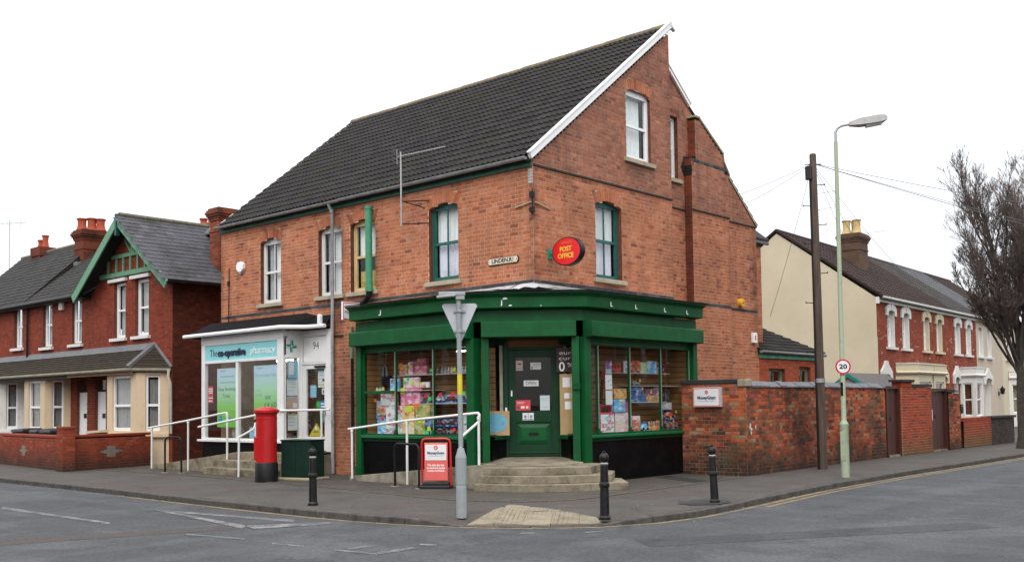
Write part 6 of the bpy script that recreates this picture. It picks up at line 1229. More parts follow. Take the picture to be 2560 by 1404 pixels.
# telegraph pole
PW_ = plain('pole_wood', (0.085, 0.060, 0.045), 0.85, 0.35, 3, 0.4, 30, stretch=(6, 6, .5), dirt=(.03, .02, .015), dscale=2)
tp = thing('telegraph_pole', 'brown wooden telegraph pole with climbing pegs in front of the yard wall', 'telegraph pole', (2.6, 7.24, 0)); tp.rotation_euler = (0, radians(-.2), 0)
g = G(); g.lathe([(.115, 0), (.112, .3), (.108, 2), (.095, 5), (.078, 7.42), (.065, 7.45)], n=14); part(g, 'pole', PW_, tp, local=True, smooth=True)
g = G(); g.lathe([(.155, 1.7), (.1485, 2.95)], n=14) if False else None; g.tube([(-.03, -.105, 0.02), (-.04, -.09, 3.0), (-.05, -.075, 6.9)], .028, 8); part(g, 'cable_cover', BLACKM, tp, local=True)
g = G(); g.box(-.14, .01, -.16, -.06, 6.82, 7.15); part(g, 'terminal_box', plain('black_box', (.02, .02, .022), .5, .2), tp, local=True, bevel=.02)
g = G()
for k, zz in enumerate((3.9, 4.6, 5.3, 5.75, 6.2, 6.7)):
    d = Vector((cos(YAW), sin(YAW), 0))*(1 if k % 2 else -1); g.tube([d*.08+z*zz, d*.27+z*(zz+.01)], .01, 6); g.tube([d*.26+z*(zz-.01), d*.27+z*(zz+.05)], .01, 6)
g.tube([V*-.2+z*7.2, V*.2+z*7.2], .012, 6); part(g, 'peg', BLACKM, tp, local=True)
g = G(); g.lathe([(.125, 2.02), (.125, 2.12)], n=14); part(g, 'metal_band', GALV, tp, local=True)
WIRE = plain('wire_grey', (0.16, 0.16, 0.17), 0.6, 0.1)
def wire(label, a, b, sag, r=.0055):
    a, b = Vector(a), Vector(b); g = G(); g.tube([a.lerp(b, k/14)-Vector((0, 0, sag*4*(k/14)*(1-k/14))) for k in range(15)], r, 5, caps=False); tag(part(g, 'overhead_wire', WIRE), label, 'wire', 'telephone wires')
PT = (2.57, 7.22, 7.22)
wire('upper telephone wire running from the pole to the right behind the tree', PT, (9.5, 30.9, 7.7), .35, .007); wire('middle telephone wire running from the pole to the right terrace', PT, (9.5, 30.9, 6.1), .3, .006); wire('lower thick telephone wire running from the pole to the right', PT, (9.5, 30.9, 5.7), .25, .008)
wire('telephone wire from the pole to the rear slope of the shop roof, upper', PT, (-1.2, 9.3, 7.15), .06); wire('telephone wire from the pole to the rear slope of the shop roof, lower', PT, (-1.0, 9.6, 6.9), .08)
wire('steep telephone wire from the pole down to the outhouse', PT, (-.6, 11.0, 4.0), .1); wire('telephone wire from the pole to the cream house eaves', PT, (-2.9, 24.1, 5.9), .3); wire('second telephone wire from the pole to the terrace gutter', PT, (-3.1, 27.2, 5.8), .3); wire('thin telephone wire from the pole to the far terrace houses', PT, (-3.4, 33.4, 5.7), .3)

# ------------------------------------------------------------------ signs and fittings on the walls
t = thing('street_name_plate', 'cream LINDEN RD street name plate on the brick corner', 'street sign', (-.81, 0, 4.48)); g = G(); a = [(-1.19, 4.50), (-.43, 4.50), (-.395, 4.545), (-.395, 4.575), (-.43, 4.62), (-1.19, 4.62), (-1.225, 4.575), (-1.225, 4.545)]
gw = lambda k, y: [(-.81+(x+.81)*k, y, 4.56+(zz-4.56)*(1+(k-1)*4)) for x, zz in a]
g.prism(gw(1.035, -.012), (0, -.02, 0)); part(g, 'backing', BLACKM, t); g = G(); g.prism(gw(1.0, -.0325), (0, -.004, 0)); part(g, 'plate', plain('cream_enamel', (.66, .60, .48), .45, .05), t); text('LINDEN.Rᴰ' if False else 'LINDEN.R', t, (-.84, -.038, 4.56), (1, 0, 0), (0, 0, 1), .56, .085, BLACKM, bold=.003); text('D', t, (-.53, -.038, 4.58), (1, 0, 0), (0, 0, 1), .035, .045, BLACKM); part(G().box(-.55, -.51, -.0395, -.037, 4.528, 4.536), 'underline', BLACKM, t)
g = G()
for x in (-1.195, -.425): g.tube([(x, -.034, 4.56), (x, -.041, 4.56)], .012, 8)
part(g, 'screw', BLACKM, t)
t = thing('oval_hanging_sign', 'red oval POST OFFICE sign projecting from the gable corner', 'sign', (0.02, .5, 4.4)); c = Vector((.49, .50, 4.655)); Uo = Vector((1, 0, 0)); rx, rz = .36, .275
def oval(k, y0, y1, n=40): g = G(); g.prism([(c.x+rx*k*cos(2*pi*i/n), y0, c.z+rz*k*sin(2*pi*i/n)) for i in range(n)], (0, y1-y0, 0)); return g
part(oval(1.04, .43, .57), 'rim', BLACKM, t, bevel=.006); part(oval(.97, .429, .426), 'face', plain('oval_red', (.72, .012, .015), .35, .03), t)
YL = plain('yellow_letter', (.80, .52, .05), .4, .05); text('POST', t, (.475, .4245, 4.70), (1, 0, 0), (0, 0, 1), .30, .10, YL, bold=.004); text('OFFICE', t, (.475, .4245, 4.565), (1, 0, 0), (0, 0, 1), .40, .10, YL, bold=.004); text('LINDEN ROAD', t, (.50, .4245, 4.83), (1, 0, 0), (0, 0, 1), .27, .04, plain('dull_gold', (.66, .22, .05), .4, .05))
g = G(); g.tube([(0, .5, 4.655), (.14, .5, 4.655)], .02, 8); g.box(.0, .03, .42, .58, 4.55, 4.76); part(g, 'bracket', plain('bracket_green', (.02, .25, .15), .5, .1), t)
t = thing('wall_sign', 'white box sign with red border on the yard wall beside the green shop', 'sign', (1.32, 4.4, 1.5)); QF = ((0, 4.36, 0), (1, 0, 0), (0, -1, 0)); part(G().slab(*QF, .99, 1.68, 1.50, 1.93, .02, .12), 'casing', plain('sign_case_grey', (.48, .48, .5), .5, .05), t, bevel=.004); part(G().slab(*QF, 1.0, 1.67, 1.51, 1.92, .1205, .122), 'face', PAPER, t)
g = G()
for a in ((1.005, 1.665, 1.90, 1.915), (1.005, 1.665, 1.515, 1.53), (1.005, 1.02, 1.53, 1.90), (1.65, 1.665, 1.53, 1.90)): g.slab(*QF, *a, .1222, .1235)
part(g, 'border', REDP, t); swirl(t, (1.335, 4.2365, 1.82), (1, 0, 0), (0, 0, 1), .042, REDP); text('MoneyGram', t, (1.335, 4.236, 1.70), (1, 0, 0), (0, 0, 1), .46, .075, INK, bold=.004); text('International Money Transfer', t, (1.335, 4.236, 1.63), (1, 0, 0), (0, 0, 1), .40, .024, INKG)
g = G(); g.tube([(-.5, 9.1, 4.25), (-.40, 9.1, 4.25)], .12, 20); g.tube([(-.40, 9.1, 4.25), (-.385, 9.1, 4.25)], .10, 20); t = thing('alarm_box', 'round yellow alarm box high on the rear part of the gable', 'alarm box', (-.48, 9.1, 4.13)); part(g, 'casing', plain('alarm_yellow', (.72, .40, .03), .45, .1), t, smooth=True); part(G().box(-.384, -.38, 9.04, 9.16, 4.24, 4.262), 'print', BLACKM, t)
t = thing('alarm_box', 'small white box with a red mark at the right edge of the gable', 'alarm box', (-.48, 9.75, 3.2)); part(G().box(-.495, -.42, 9.68, 9.90, 3.2, 3.48), 'casing', UPVC, t, bevel=.01); part(G().box(-.419, -.417, 9.76, 9.82, 3.28, 3.40), 'print', REDP, t)
# television aerial on its wall brackets
AL = plain('aluminium', (.40, .40, .40), .4, .15, 8, metal=.6)
t = thing('tv_aerial', 'television aerial on a mast bracketed to the brickwork over the green shop', 'aerial', (-3.43, -.45, 5.5)); g = G(); g.tube([(-3.43, -.45, 5.55), (-3.43, -.45, 7.2)], .019, 8); part(g, 'mast', AL, t, smooth=True)
g = G(); g.tube([(-3.43, -.45, 5.60), (-3.0, -.01, 5.62)], .014, 6); g.tube([(-3.43, -.45, 6.10), (-3.0, -.01, 6.12)], .014, 6); g.tube([(-3.40, -.42, 6.10), (-3.15, -.01, 5.98)], .012, 6); part(g, 'bracket', BLACKM, t)
g = G(); bd = Vector((.92, .38, .10)).normalized(); b0 = Vector((-3.50, -.48, 7.10)); g.tube([b0, b0+bd*1.15], .011, 6); pn = Vector((-bd.y, bd.x, 0)).normalized()
for k in range(16): q = b0+bd*(.18+k*.062); l = .10-.002*k; g.tube([q-pn*l, q+pn*l], .0035, 4)
for zz in (-.14, -.07, .07, .14):
    q = b0+Vector((-.02, 0, zz)); g.tube([q-pn*.2, q+pn*.2], .004, 4)
g.tube([b0+Vector((-.02, 0, -.17)), b0+Vector((-.02, 0, .17))], .006, 5); part(g, 'array', AL, t)

# ------------------------------------------------------------------ yard wall and gates on the right
BR_YARD = brickmat('yard_brick', [(0.0, (0.42, 0.080, 0.026)), (0.18, (0.50, 0.120, 0.040)), (0.36, (0.36, 0.062, 0.026)), (0.5, (0.20, 0.040, 0.024)), (0.62, (0.33, 0.11, 0.065)), (0.76, (0.080, 0.024, 0.022)), (0.86, (0.24, 0.10, 0.055)), (0.93, (0.34, 0.23, 0.13)), (1.0, (0.52, 0.13, 0.04))], dirt=(0.030, 0.022, 0.014), dirt_amt=0.85, dirt_thr=(0.47, 0.66), extra=((0.17, 0.15, 0.07), 1.1, 0.53, 0.5), ground=(0.022, 0.020, 0.015), spotcol=(.025, .02, .015), spots=[((2.15, 6.9, .9), (.6, .9, 1.1), .95), ((2.15, 6.4, 1.6), (.6, .25, .9), .8), ((2.24, 4.4, .3), (.6, .9, .5), .95), ((2.1, 9.8, .4), (.5, 1.6, .5), .8), ((1.2, 4.36, .5), (.7, .4, .4), .7), ((2.0, 12.0, .7), (.5, .8, .8), .6)])
YMORT = plain('yard_mortar', (0.27, 0.20, 0.135), 0.95, 0.3, 5, 0.3, 100, dirt=(0.06, 0.05, 0.035), dscale=1.3, dthr=(.45, .7), spotcol=(.025, .02, .015), spots=[((2.15, 6.9, .9), (.6, .9, 1.1), .95), ((2.15, 6.4, 1.6), (.6, .25, .9), .8), ((2.24, 4.4, .3), (.6, .9, .5), .95), ((2.1, 9.8, .4), (.5, 1.6, .5), .8)])
SLATEC = plain('slate_coping', (0.12, 0.125, 0.14), 0.6, 0.3, 9, 0.25, 40, dirt=(0.045, 0.045, 0.045), dscale=5)
DARKCOP = plain('dark_coping', (0.03, 0.029, 0.03), 0.8, 0.3, 8, .2, 40)
wa, wb = Vector((2.24, 4.36, 0)), Vector((1.98, 12.62, 0)); wu = (wb-wa).normalized(); wn = Vector((wu.y, -wu.x, 0)); wl_ = (wb-wa).length
yw = thing('yard_wall', 'tall mossy red brick yard wall with slate coping running along the side street', 'wall', (2.2, 4.4, 0))
B = Bricks(course=.080, length=.232, proud=.007); B.face(tuple(wa), tuple(wu), tuple(wn), 0, wl_, 0, 1.92, seed=31); B.face((0, 4.36, 0), (1, 0, 0), (0, -1, 0), .62, 2.24, 0, 2.0, seed=32)
B.back.slab(tuple(wa), tuple(wu), tuple(wn), 0, wl_, 0, 1.9, -.23, -.22); B.back.slab(tuple(wa), tuple(wu), tuple(wn), wl_-.01, wl_, 0, 1.9, -.23, -.001)
B.finish(yw, YMORT, BR_YARD, 300)
part(G().box(.6, 2.12, 4.33, 4.62, 2.0, 2.10), 'coping_stone', DARKCOP, yw, bevel=.02)
g = G(); g.box(2.06, 2.29, 4.31, 4.55, 1.93, 2.09); part(g, 'corner_block', STONEC, yw, bevel=.02)
k = 0; u = .24
while u < wl_-.1:
    w = random.uniform(.26, .34); w = min(w, wl_-u); P = lambda a, n, zz: tuple(wa+wu*a+wn*n+Vector((0, 0, zz))); j = random.uniform(-.012, .012)
    g = G(); g.hexa([P(u, .045, 1.915), P(u+w-.006, .045, 1.915), P(u+w-.006, -.12, 1.915), P(u, -.12, 1.915), P(u, .045, 1.945+j), P(u+w-.006, .045, 1.945+j), P(u+w-.006, -.11, 2.055+j), P(u, -.11, 2.055+j)]); g.hexa([P(u, -.121, 1.915), P(u+w-.006, -.121, 1.915), P(u+w-.006, -.27, 1.915), P(u, -.27, 1.915), P(u, -.121, 2.055+j), P(u+w-.006, -.121, 2.055+j), P(u+w-.006, -.27, 1.945+j), P(u, -.27, 1.945+j)]); part(g, 'coping_slate', SLATEC, yw); u += w
g = G(); rk = random.Random(4)     # whitewash splashes on the corner of the wall
for (u, zz) in ((.16, 1.1), (.2, 1.0), (.14, 1.04), (.40, 1.05), (.18, .93)):
    g.prism([P(u+rk.uniform(.02, .05)*cos(a), .0105, zz+rk.uniform(.03, .06)*sin(a)) for a in [k*pi/4 for k in range(8)]], wn*.0015)
part(g, 'paint_splash', plain('splash_white', (.55, .52, .48), .8, .3, 30), yw)
BROWN = plain('brown_gate_paint', (0.062, 0.018, 0.012), 0.5, 0.25, 3, .1, 30, stretch=(8, 8, .6))
def gate(label, y0, y1, h, n, mark=False):
    t = thing('yard_gate', label, 'gate', (1.95, (y0+y1)/2, 0), 0, 'brown yard gates'); w = (y1-y0-.16)/n
    g = G(); g.box(1.88, 2.02, y0, y0+.08, 0, h); g.box(1.88, 2.02, y1-.08, y1, 0, h); g.box(1.88, 2.02, y0+.08, y1-.08, h-.08, h); part(g, 'gate_frame', BROWN, t)
    for i in range(n): part(G().box(1.90, 1.94, y0+.08+i*w+.006, y0+.08+(i+1)*w-.006, .05, h-.085), 'board', BROWN, t, bevel=.004)
    part(G().box(1.942, 1.955, y0+.08+w*.75, y0+.08+w*.75+.03, 1.0, 1.12), 'latch', BLACKM, t); part(G().box(1.86, 2.02, y0+.0, y1, -.0, .045), 'threshold', CONC, t)
    if mark: part(G().box(1.9415, 1.943, y0+.35, y0+.40, .95, 1.28), 'paint_mark', PAPER, t)
gate('narrow dark brown yard gate at the end of the tall wall', 12.64, 13.62, 1.98, 2); gate('wider brown yard gate with a white paint mark', 15.98, 17.46, 1.92, 2, True)
BR_GATE = brickmat('gate_panel_brick', [(0.0, (0.34, 0.055, 0.025)), (0.5, (0.40, 0.075, 0.03)), (0.85, (0.27, 0.05, 0.025)), (1.0, (0.16, 0.04, 0.03))], dirt=(.05, .035, .02), dirt_amt=.5, ground=(.12, .09, .04)); PMORT = plain('pale_mortar', (0.46, 0.36, 0.25), 0.95, 0.2, 5)
gp = thing('gate_panel_wall', 'red brick wall panel with pale joints between the two brown gates', 'wall', (2.0, 14.8, 0)); B = Bricks(course=.078, length=.225, bond='stretcher'); B.face((2.06, 0, 0), (0, 1, 0), (1, 0, 0), 13.62, 15.98, 0, 1.96, seed=41); B.face((0, 13.62, 0), (1, 0, 0), (0, -1, 0), 1.84, 2.06, 0, 1.96, seed=42); B.back.slab((2.06, 0, 0), (0, 1, 0), (1, 0, 0), 13.62, 15.98, 0, 1.96, -.24, -.23); B.finish(gp, PMORT, BR_GATE, 250)
part(G().box(1.76, 2.09, 14.4, 16.0, 1.96, 2.04), 'coping_stone', DARKCOP, gp, bevel=.01); g = G(); g.box(1.80, 2.08, 13.60, 14.38, 1.96, 2.10); part(g, 'pier_head', BR_GATE, gp); part(G().box(1.74, 2.14, 13.50, 14.46, 2.10, 2.17), 'pier_cap', DARKCOP, gp, bevel=.01)
g3 = thing('end_pier_wall', 'short weathered brick wall with stepped slate top right of the wider gate', 'wall', (2.0, 17.9, 0)); B = Bricks(course=.08); B.face((2.06, 0, 0), (0, 1, 0), (1, 0, 0), 17.46, 18.5, 0, 1.80, seed=43); B.back.slab((2.06, 0, 0), (0, 1, 0), (1, 0, 0), 17.46, 18.5, 0, 1.80, -.24, -.23); B.finish(g3, YMORT, BR_YARD, 120); part(G().box(1.76, 2.10, 17.4, 17.95, 1.80, 1.90), 'coping_stone', DARKCOP, g3, bevel=.01); g = G(); g.prism([(2.1, 17.95, 1.80), (2.1, 18.52, 1.80), (2.1, 18.52, 1.83), (2.1, 17.95, 1.88)], (-.34, 0, 0)); part(g, 'coping_slate', SLATEC, g3)
lb = thing('wall_letter_box', 'black letter box on the end of the weathered brick wall', 'letter box', (2.1, 18.6, 1.15)); part(G().box(1.92, 2.10, 18.5, 18.72, 1.12, 1.42), 'casing', BLACKM, lb, bevel=.01); part(G().box(2.101, 2.106, 18.53, 18.69, 1.34, 1.37), 'slot', GREYP, lb)
lw = thing('front_garden_wall', 'low orange brick garden wall with brick-on-edge top beyond the gates', 'wall', (2.0, 20, 0)); B = Bricks(course=.078, bond='stretcher'); B.face((2.06, 0, 0), (0, 1, 0), (1, 0, 0), 18.8, 21.6, 0, .86, seed=44); B.back.slab((2.06, 0, 0), (0, 1, 0), (1, 0, 0), 18.8, 21.6, 0, .86, -.24, -.23); B.finish(lw, PMORT, BR_GATE, 80)
for i in range(35): part(G().box(1.80, 2.075, 18.8+i*.08, 18.87+i*.08, .86, .965), 'capping_brick', BR_GATE, lw)
lw2 = thing('front_garden_wall', 'low dark stained garden wall with black coping near the tree', 'wall', (2.0, 22.8, 0)); B = Bricks(course=.078, bond='stretcher'); B.face((2.06, 0, 0), (0, 1, 0), (1, 0, 0), 21.6, 24.2, 0, .9, seed=45); B.finish(lw2, plain('dark_mortar', (.10, .09, .08), .95, .2, 5), brickmat('dark_brick', [(0, (.035, .03, .028)), (1, (.08, .06, .05))]), 0); part(G().box(1.74, 2.12, 21.5, 24.3, .9, .98), 'coping_stone', DARKCOP, lw2, bevel=.01)
# small shed with a teal gable behind the yard wall
sh = thing('garden_shed', 'small grey shed with a teal gable showing over the yard wall', 'shed', (.1, 15.5, 0)); g = G(); g.box(-.42, .66, 14.5, 17.5, 0, 2.0); g.prism([(-.42, 14.5, 2.0), (.66, 14.5, 2.0), (.12, 14.5, 2.36)], (0, 3, 0)); part(g, 'shed_wall', plain('shed_pinkgrey', (.30, .25, .23), .9, .15, 5), sh)
tg = plain('teal_board', (.02, .20, .18), .5, .15, 5); g = G(); g.prism([(.12, 14.44, 2.42), (.78, 14.44, 1.98), (.78, 14.44, 1.86), (.12, 14.44, 2.29)], (0, .04, 0)); g.prism([(.12, 14.44, 2.42), (-.54, 14.44, 1.98), (-.54, 14.44, 1.86), (.12, 14.44, 2.29)], (0, .04, 0)); part(g, 'bargeboard', tg, sh); g = G(); g.prism([(.12, 14.48, 2.43), (.8, 14.48, 1.98), (.8, 14.48, 1.95), (.12, 14.48, 2.40)], (0, 3, 0)); g.prism([(.12, 14.48, 2.43), (-.56, 14.48, 1.98), (-.56, 14.48, 1.95), (.12, 14.48, 2.40)], (0, 3, 0)); part(g, 'shed_roof', plain('shed_felt', (.10, .09, .085), .9, .2, 6), sh)

# ------------------------------------------------------------------ terraced houses on the right
def chimney(parent, x0, x1, y0, y1, z0, z1, mat, pots, potmat, local=False, cap=True, name='chimney', fat=1.0, bricked=False):
    g = G(); g.box(x0, x1, y0, y1, z0, z1-.36)
    if cap:
        for k, (e, a, b) in enumerate(((.03, -.40, -.34), (.05, -.34, -.27), (.09, -.27, -.20), (.12, -.20, -.12), (.09, -.12, -.06), (.05, -.06, 0))): g.box(x0-e, x1+e, y0-e, y1+e, z1+a, z1+b-.008)
        g.box(x0-.03, x1+.03, y0-.03, y1+.03, z1-.75, z1-.69)
    else: g.box(x0-.04, x1+.04, y0-.04, y1+.04, z1-.36, z1)
    o = part(g, name, mat, parent, local=local)
    if bricked:
        Bc = Bricks(course=.077, bond='stretcher', length=.23, proud=.006); Bc.face((0, y0-.002, 0), (1, 0, 0), (0, -1, 0), x0, x1, z0, z1-.76, seed=5); Bc.face((x1+.002, 0, 0), (0, 1, 0), (1, 0, 0), y0, y1, z0, z1-.76, seed=6); Bc.finish(o, LMORT, mat, 0, 'stack_face')
    for (px, py, h) in pots:
        q = G(); q.lathe([(r_*fat, z_) for r_, z_ in ((.15, 0), (.16, .02), (.13, .10), (.11, h*.5), (.12, h-.06), (.145, h-.04), (.145, h), (.10, h))], (px, py, z1), 14); part(q, 'chimney_pot', potmat, o, smooth=True)
    return o
CREAMR = plain('cream_render', (0.56, 0.49, 0.355), 0.9, 0.06, 0.8, 0.08, 30, dirt=(0.50, 0.425, 0.29), dscale=.5, dthr=(.45, .75))
BR_T = brickmat('terrace_brick', [(0.0, (0.21, 0.036, 0.018)), (0.4, (0.29, 0.055, 0.025)), (0.7, (0.24, 0.046, 0.027)), (0.88, (0.36, 0.11, 0.05)), (0.96, (0.14, 0.032, 0.024)), (1.0, (0.45, 0.32, 0.22))], dirt=(.07, .025, .018), dirt_amt=.5, streak=.4); TMORT = plain('terrace_mortar', (0.36, 0.16, 0.10), .95, .3, 4)
STW, STC, STB = plain('white_stucco', (0.68, 0.68, 0.65), .7, .06, 3, dirt=(.5, .48, .42), dscale=3), plain('cream_stucco', (0.60, 0.53, 0.38), .8, .08, 3, dirt=(.45, .38, .26), dscale=3), plain('beige_render', (0.50, 0.42, 0.33), .9, .08, 2)
RT_ = brickmat('brown_roof_tile', [(0, (.034, .021, .018)), (.5, (.046, .029, .025)), (1, (.03, .02, .019))], dirt=(.03, .025, .022), dirt_amt=.6, extra=((.14, .12, .10), 20, .7, .7)); RTG = brickmat('grey_roof_tile', [(0, (.05, .046, .043)), (.5, (.066, .06, .056)), (1, (.042, .039, .038))]); RSL = brickmat('pale_slate', [(0, (.09, .093, .10)), (1, (.12, .125, .135))])
TO, TH = Vector((-2.86, 24.2, 0)), radians(3)
TW = ((0, 0, 0), (0, 1, 0), (1, 0, 0))
def terrace(i, y0, w, label, wallm, stone, rmat, bay, door, wins, baym, frame=UPVC, gable=False, chim=True):
    t = thing('terraced_house', label, 'house', (TO.x-sin(TH)*y0, TO.y+cos(TH)*y0, 0), TH, 'houses of the right hand terrace')
    hs = [Opening(a, b, 3.72, 5.22, .12, 0.0) for a, b in wins]
    do = [Opening(door[0], door[1], 0, 2.62, .18, 0)] if door else []
    if wallm is None:
        B = Bricks(course=.078, length=.225); B.face(*TW, 0, w, 0, 5.62, hs+do, seed=50+i); B.finish(t, TMORT, BR_T, 0, local=True)
    else:
        B = Bricks(course=.1); B.face(*TW, 0, w, 0, 5.62, hs+do, seed=50+i); part(B.back, 'wall', wallm, t, local=True)
    for h in hs:
        sash(t, TW, h, frame, ((.05, .95, .05, .95, CURTAIN),), bar=False, local=True, inset=.13, reveal=stone, sill=stone, sillw=.22, sill_out=.12)
        g = G(); um = (h.u0+h.u1)/2; hw = (h.u1-h.u0)/2
        if wallm is None:   # moulded stone head
            n = 8; pts = [(h.u0-.22, 5.0), (h.u0-.22, 5.28), (h.u0-.10, 5.40), (um-.12, 5.52), (um-.08, 5.62), (um+.08, 5.62), (um+.12, 5.52), (h.u1+.10, 5.40), (h.u1+.22, 5.28), (h.u1+.22, 5.0), (h.u1, 5.0), (h.u1, 5.10)]+[(um+hw*cos(k*pi/n), 5.10+.13*sin(k*pi/n)) for k in range(1, n)]+[(h.u0, 5.10), (h.u0, 5.0)]
            g.prism([(.012, u, zz) for u, zz in pts], (.07, 0, 0)); g.slab(*TW, um-.05, um+.05, 5.30, 5.60, .07, .11); part(g, 'window_head', stone, t, local=True)
        g = G(); g.slab(*TW, h.u1, h.u1+.09, 3.72, 5.05, -.1, .02); g.slab(*TW, h.u0-.0, h.u0+.02, 3.72, 5.05, -.1, .012); part(g, 'window_jamb', stone, t, local=True)
    if door:
        a, b = door; um = (a+b)/2; pts = [(a-.2, 2.30), (a-.2, 2.72), (um-.2, 3.0), (um-.1, 3.15), (um+.1, 3.15), (um+.2, 3.0), (b+.2, 2.72), (b+.2, 2.30), (b, 2.30), (b, 2.45)]+[(um+(b-a)/2*cos(k*pi/8), 2.44+.18*sin(k*pi/8)) for k in range(1, 8)]+[(a, 2.45), (a, 2.30)]
        g = G(); g.prism([(.012, u, zz) for u, zz in pts], (.09, 0, 0)); part(g, 'door_head', stone, t, local=True); part(G().slab(*TW, a, b, 0, 2.6, -.6, -.55), 'front_door', UPVC if i == 3 else DARK, t, local=True)
        g = G(); g.slab(*TW, a-.02, a, 0, 2.62, -.6, -.005); g.slab(*TW, b, b+.02, 0, 2.62, -.6, -.005); g.slab(*TW, a, b, 2.62, 2.64, -.6, -.005); part(g, 'porch_lining', stone, t, local=True)
    if bay:
        a, b, c0, c1 = bay; pl_ = [(0, a), (.7, a+c0), (.7, b-c1), (0, b)]; PF2 = []
        g = G()
        for (p, q) in zip(pl_, pl_[1:]):
            p, q = Vector((*p, 0)), Vector((*q, 0)); d = (q-p); L_ = d.length; d.normalize(); nn = Vector((d.y, -d.x, 0)); F3 = (tuple(p), tuple(d), tuple(nn)); m = min(.2, L_*.2)
            for s in ((0, m, 0, 2.62), (L_-m, L_, 0, 2.62), (m, L_-m, 0, .75), (m, L_-m, 2.32, 2.62)): g.slab(*F3, *s, -.15, 0)
            PF2.append((F3, m, L_))
        part(g, 'bay', baym, t, local=True)
        bw = G(); gl = G()
        for F3, m, L_ in PF2:
            for s in ((m, m+.06, .75, 2.32), (L_-m-.06, L_-m, .75, 2.32), (m, L_-m, .75, .82), (m, L_-m, 2.26, 2.32), (m, L_-m, 1.5, 1.56)): bw.slab(*F3, *s, -.12, -.06)
            gl.slab(*F3, m+.06, L_-m-.06, .82, 2.26, -.10, -.095)
        o = part(bw, 'bay_window', frame, t, local=True); part(gl, 'pane', GLASS, o)
        rev = [(y, x) for x, y in pl_]
        bp_ = [(x, y) for x, y in pl_]
        part(ribbon(bp_, [(0, 2.62), (.10, 2.64), (.14, 2.70), (.10, 2.74), (.06, 2.76), (.06, 3.02), (.09, 3.03), (.09, 3.07), (0, 3.07)]), 'bay_cornice', baym, t, local=True)
        g = G(); g.prism([(x, y, 3.07) for x, y in pl_], (0, 0, .03)); part(g, 'bay_roof', LEAD, t, local=True)
        g = G(); g.box(-.3, -.2, a, b, 0.3, 2.6); part(g, 'bay_backdrop', DARK, t, local=True)
    # roof, eaves
    g = G(); g.prism([(.25, 0, 5.68), (-4.1, 0, 8.75), (-4.1, 0, 8.65), (.25, 0, 5.58)], (0, w, 0)); g.prism([(-8.45, 0, 5.68), (-4.1, 0, 8.75), (-4.1, 0, 8.65), (-8.45, 0, 5.58)], (0, w, 0)); r = part(g, 'roof', ROOFB, t, local=True)
    n_c = int(round(w/.33)); sv = Vector((-4.35, 0, 3.07)); rest = G(); vs, fs = tile_geo(w/n_c, sv.length/16*1.1, .03, 1, .03); Sx = sv.normalized(); Nx = Vector((0, 1, 0)).cross(Sx); Rm = Matrix((Vector((0, 1, 0)), Sx, Nx)).transposed().to_4x4()
    for rr_ in range(16):
        for c in range(n_c):
            Mx = Rm.copy(); Mx.translation = Vector((.27, c*w/n_c, 5.68))+Sx*(rr_*sv.length/16); b0 = len(rest.v); rest.v += [tuple(Mx @ Vector(v)) for v in vs]; rest.f += [tuple(b0+j for j in f) for f in fs]; rest.m += [0]*len(fs)
    stuff(part(rest, 'roof_tiles', rmat, r, local=True)); g = G(); g.tube([(-4.1, 0, 8.76), (-4.1, w, 8.76)], .11, 8); part(g, 'ridge_tiles', rmat, r, local=True)
    g = G(); g.slab(*TW, 0, w, 5.48, 5.66, .0, .14); part(g, 'eaves_board', STW if i < 3 else STC, t, local=True); g = G(); g.tube([(.24, 0, 5.66), (.24, w, 5.66)], .06, 8); part(g, 'gutter', STW, t, local=True, smooth=True)
    if chim: chimney(t, -3.0, -2.1, w-.6, w+.5, 6.6, 9.0, plain('rendered_stack', (.10, .058, .036), .9, .3, 4, .3, 40), [(-2.75, w-.3, .62), (-2.5, w+.1, .62), (-2.3, w-.25, .62)], plain('buff_pot', (.52, .38, .17), .8, .15, 6), local=True, fat=1.4)
    return t
h1 = terrace(0, 0, 4.7, 'end terrace house with cream gable wall and white window heads', None, STW, RT_, (2.0, 4.68, .65, .1), (.35, 1.2), ((1.18, 1.95), (3.03, 3.80)), STC, chim=True)
g = G(); gw_ = [(0.0, 0, 0), (-8.2, 0, 0), (-8.2, 0, 5.65), (-4.1, 0, 8.66), (0.0, 0, 5.65)]; g.prism([(x, y-.02, z_) for x, y, z_ in gw_], (0, -.03, 0)); part(g, 'gable_wall', CREAMR, h1, local=True)
g = G(); g.box(-.0, .14, -.06, .0, 5.40, 5.66); part(g, 'eaves_block', STW, h1, local=True)
g = G()
for a, b in (((.28, 5.66), (-4.1, 8.76)), ((-4.1, 8.76), (-8.48, 5.66))): g.prism([(a[0], -.12, a[1]-.02), (b[0], -.12, b[1]-.02), (b[0], -.12, b[1]+.09), (a[0], -.12, a[1]+.09)], (0, .1, 0))
part(g, 'verge_tiles', RT_, h1, local=True)
terrace(1, 4.7, 4.9, 'middle terrace house with cream window surrounds and cream bay', None, STC, RT_, (.02, 2.35, .1, .6), (3.5, 4.3), ((1.15, 1.9), (3.05, 3.8)), STC, chim=False)
terrace(2, 9.6, 4.8, 'third terrace house with white bay and white window heads', None, STW, RTG, (1.65, 3.6, .05, .55), (.65, 1.4), ((1.05, 1.85), (2.95, 3.7)), STW, chim=False)
terrace(3, 14.4, 5.2, 'beige rendered house partly behind the bare tree', STB, STW, RSL, None, (1.3, 2.5), ((.45, 1.2), (2.15, 2.8)), STW, chim=False)
terrace(4, 19.6, 5.4, 'pale yellow rendered house at the right edge behind the tree', STC, STW, RT_, (1.2, 3.2, .4, .4), None, ((.9, 1.7), (3.0, 3.8)), STW, chim=False)
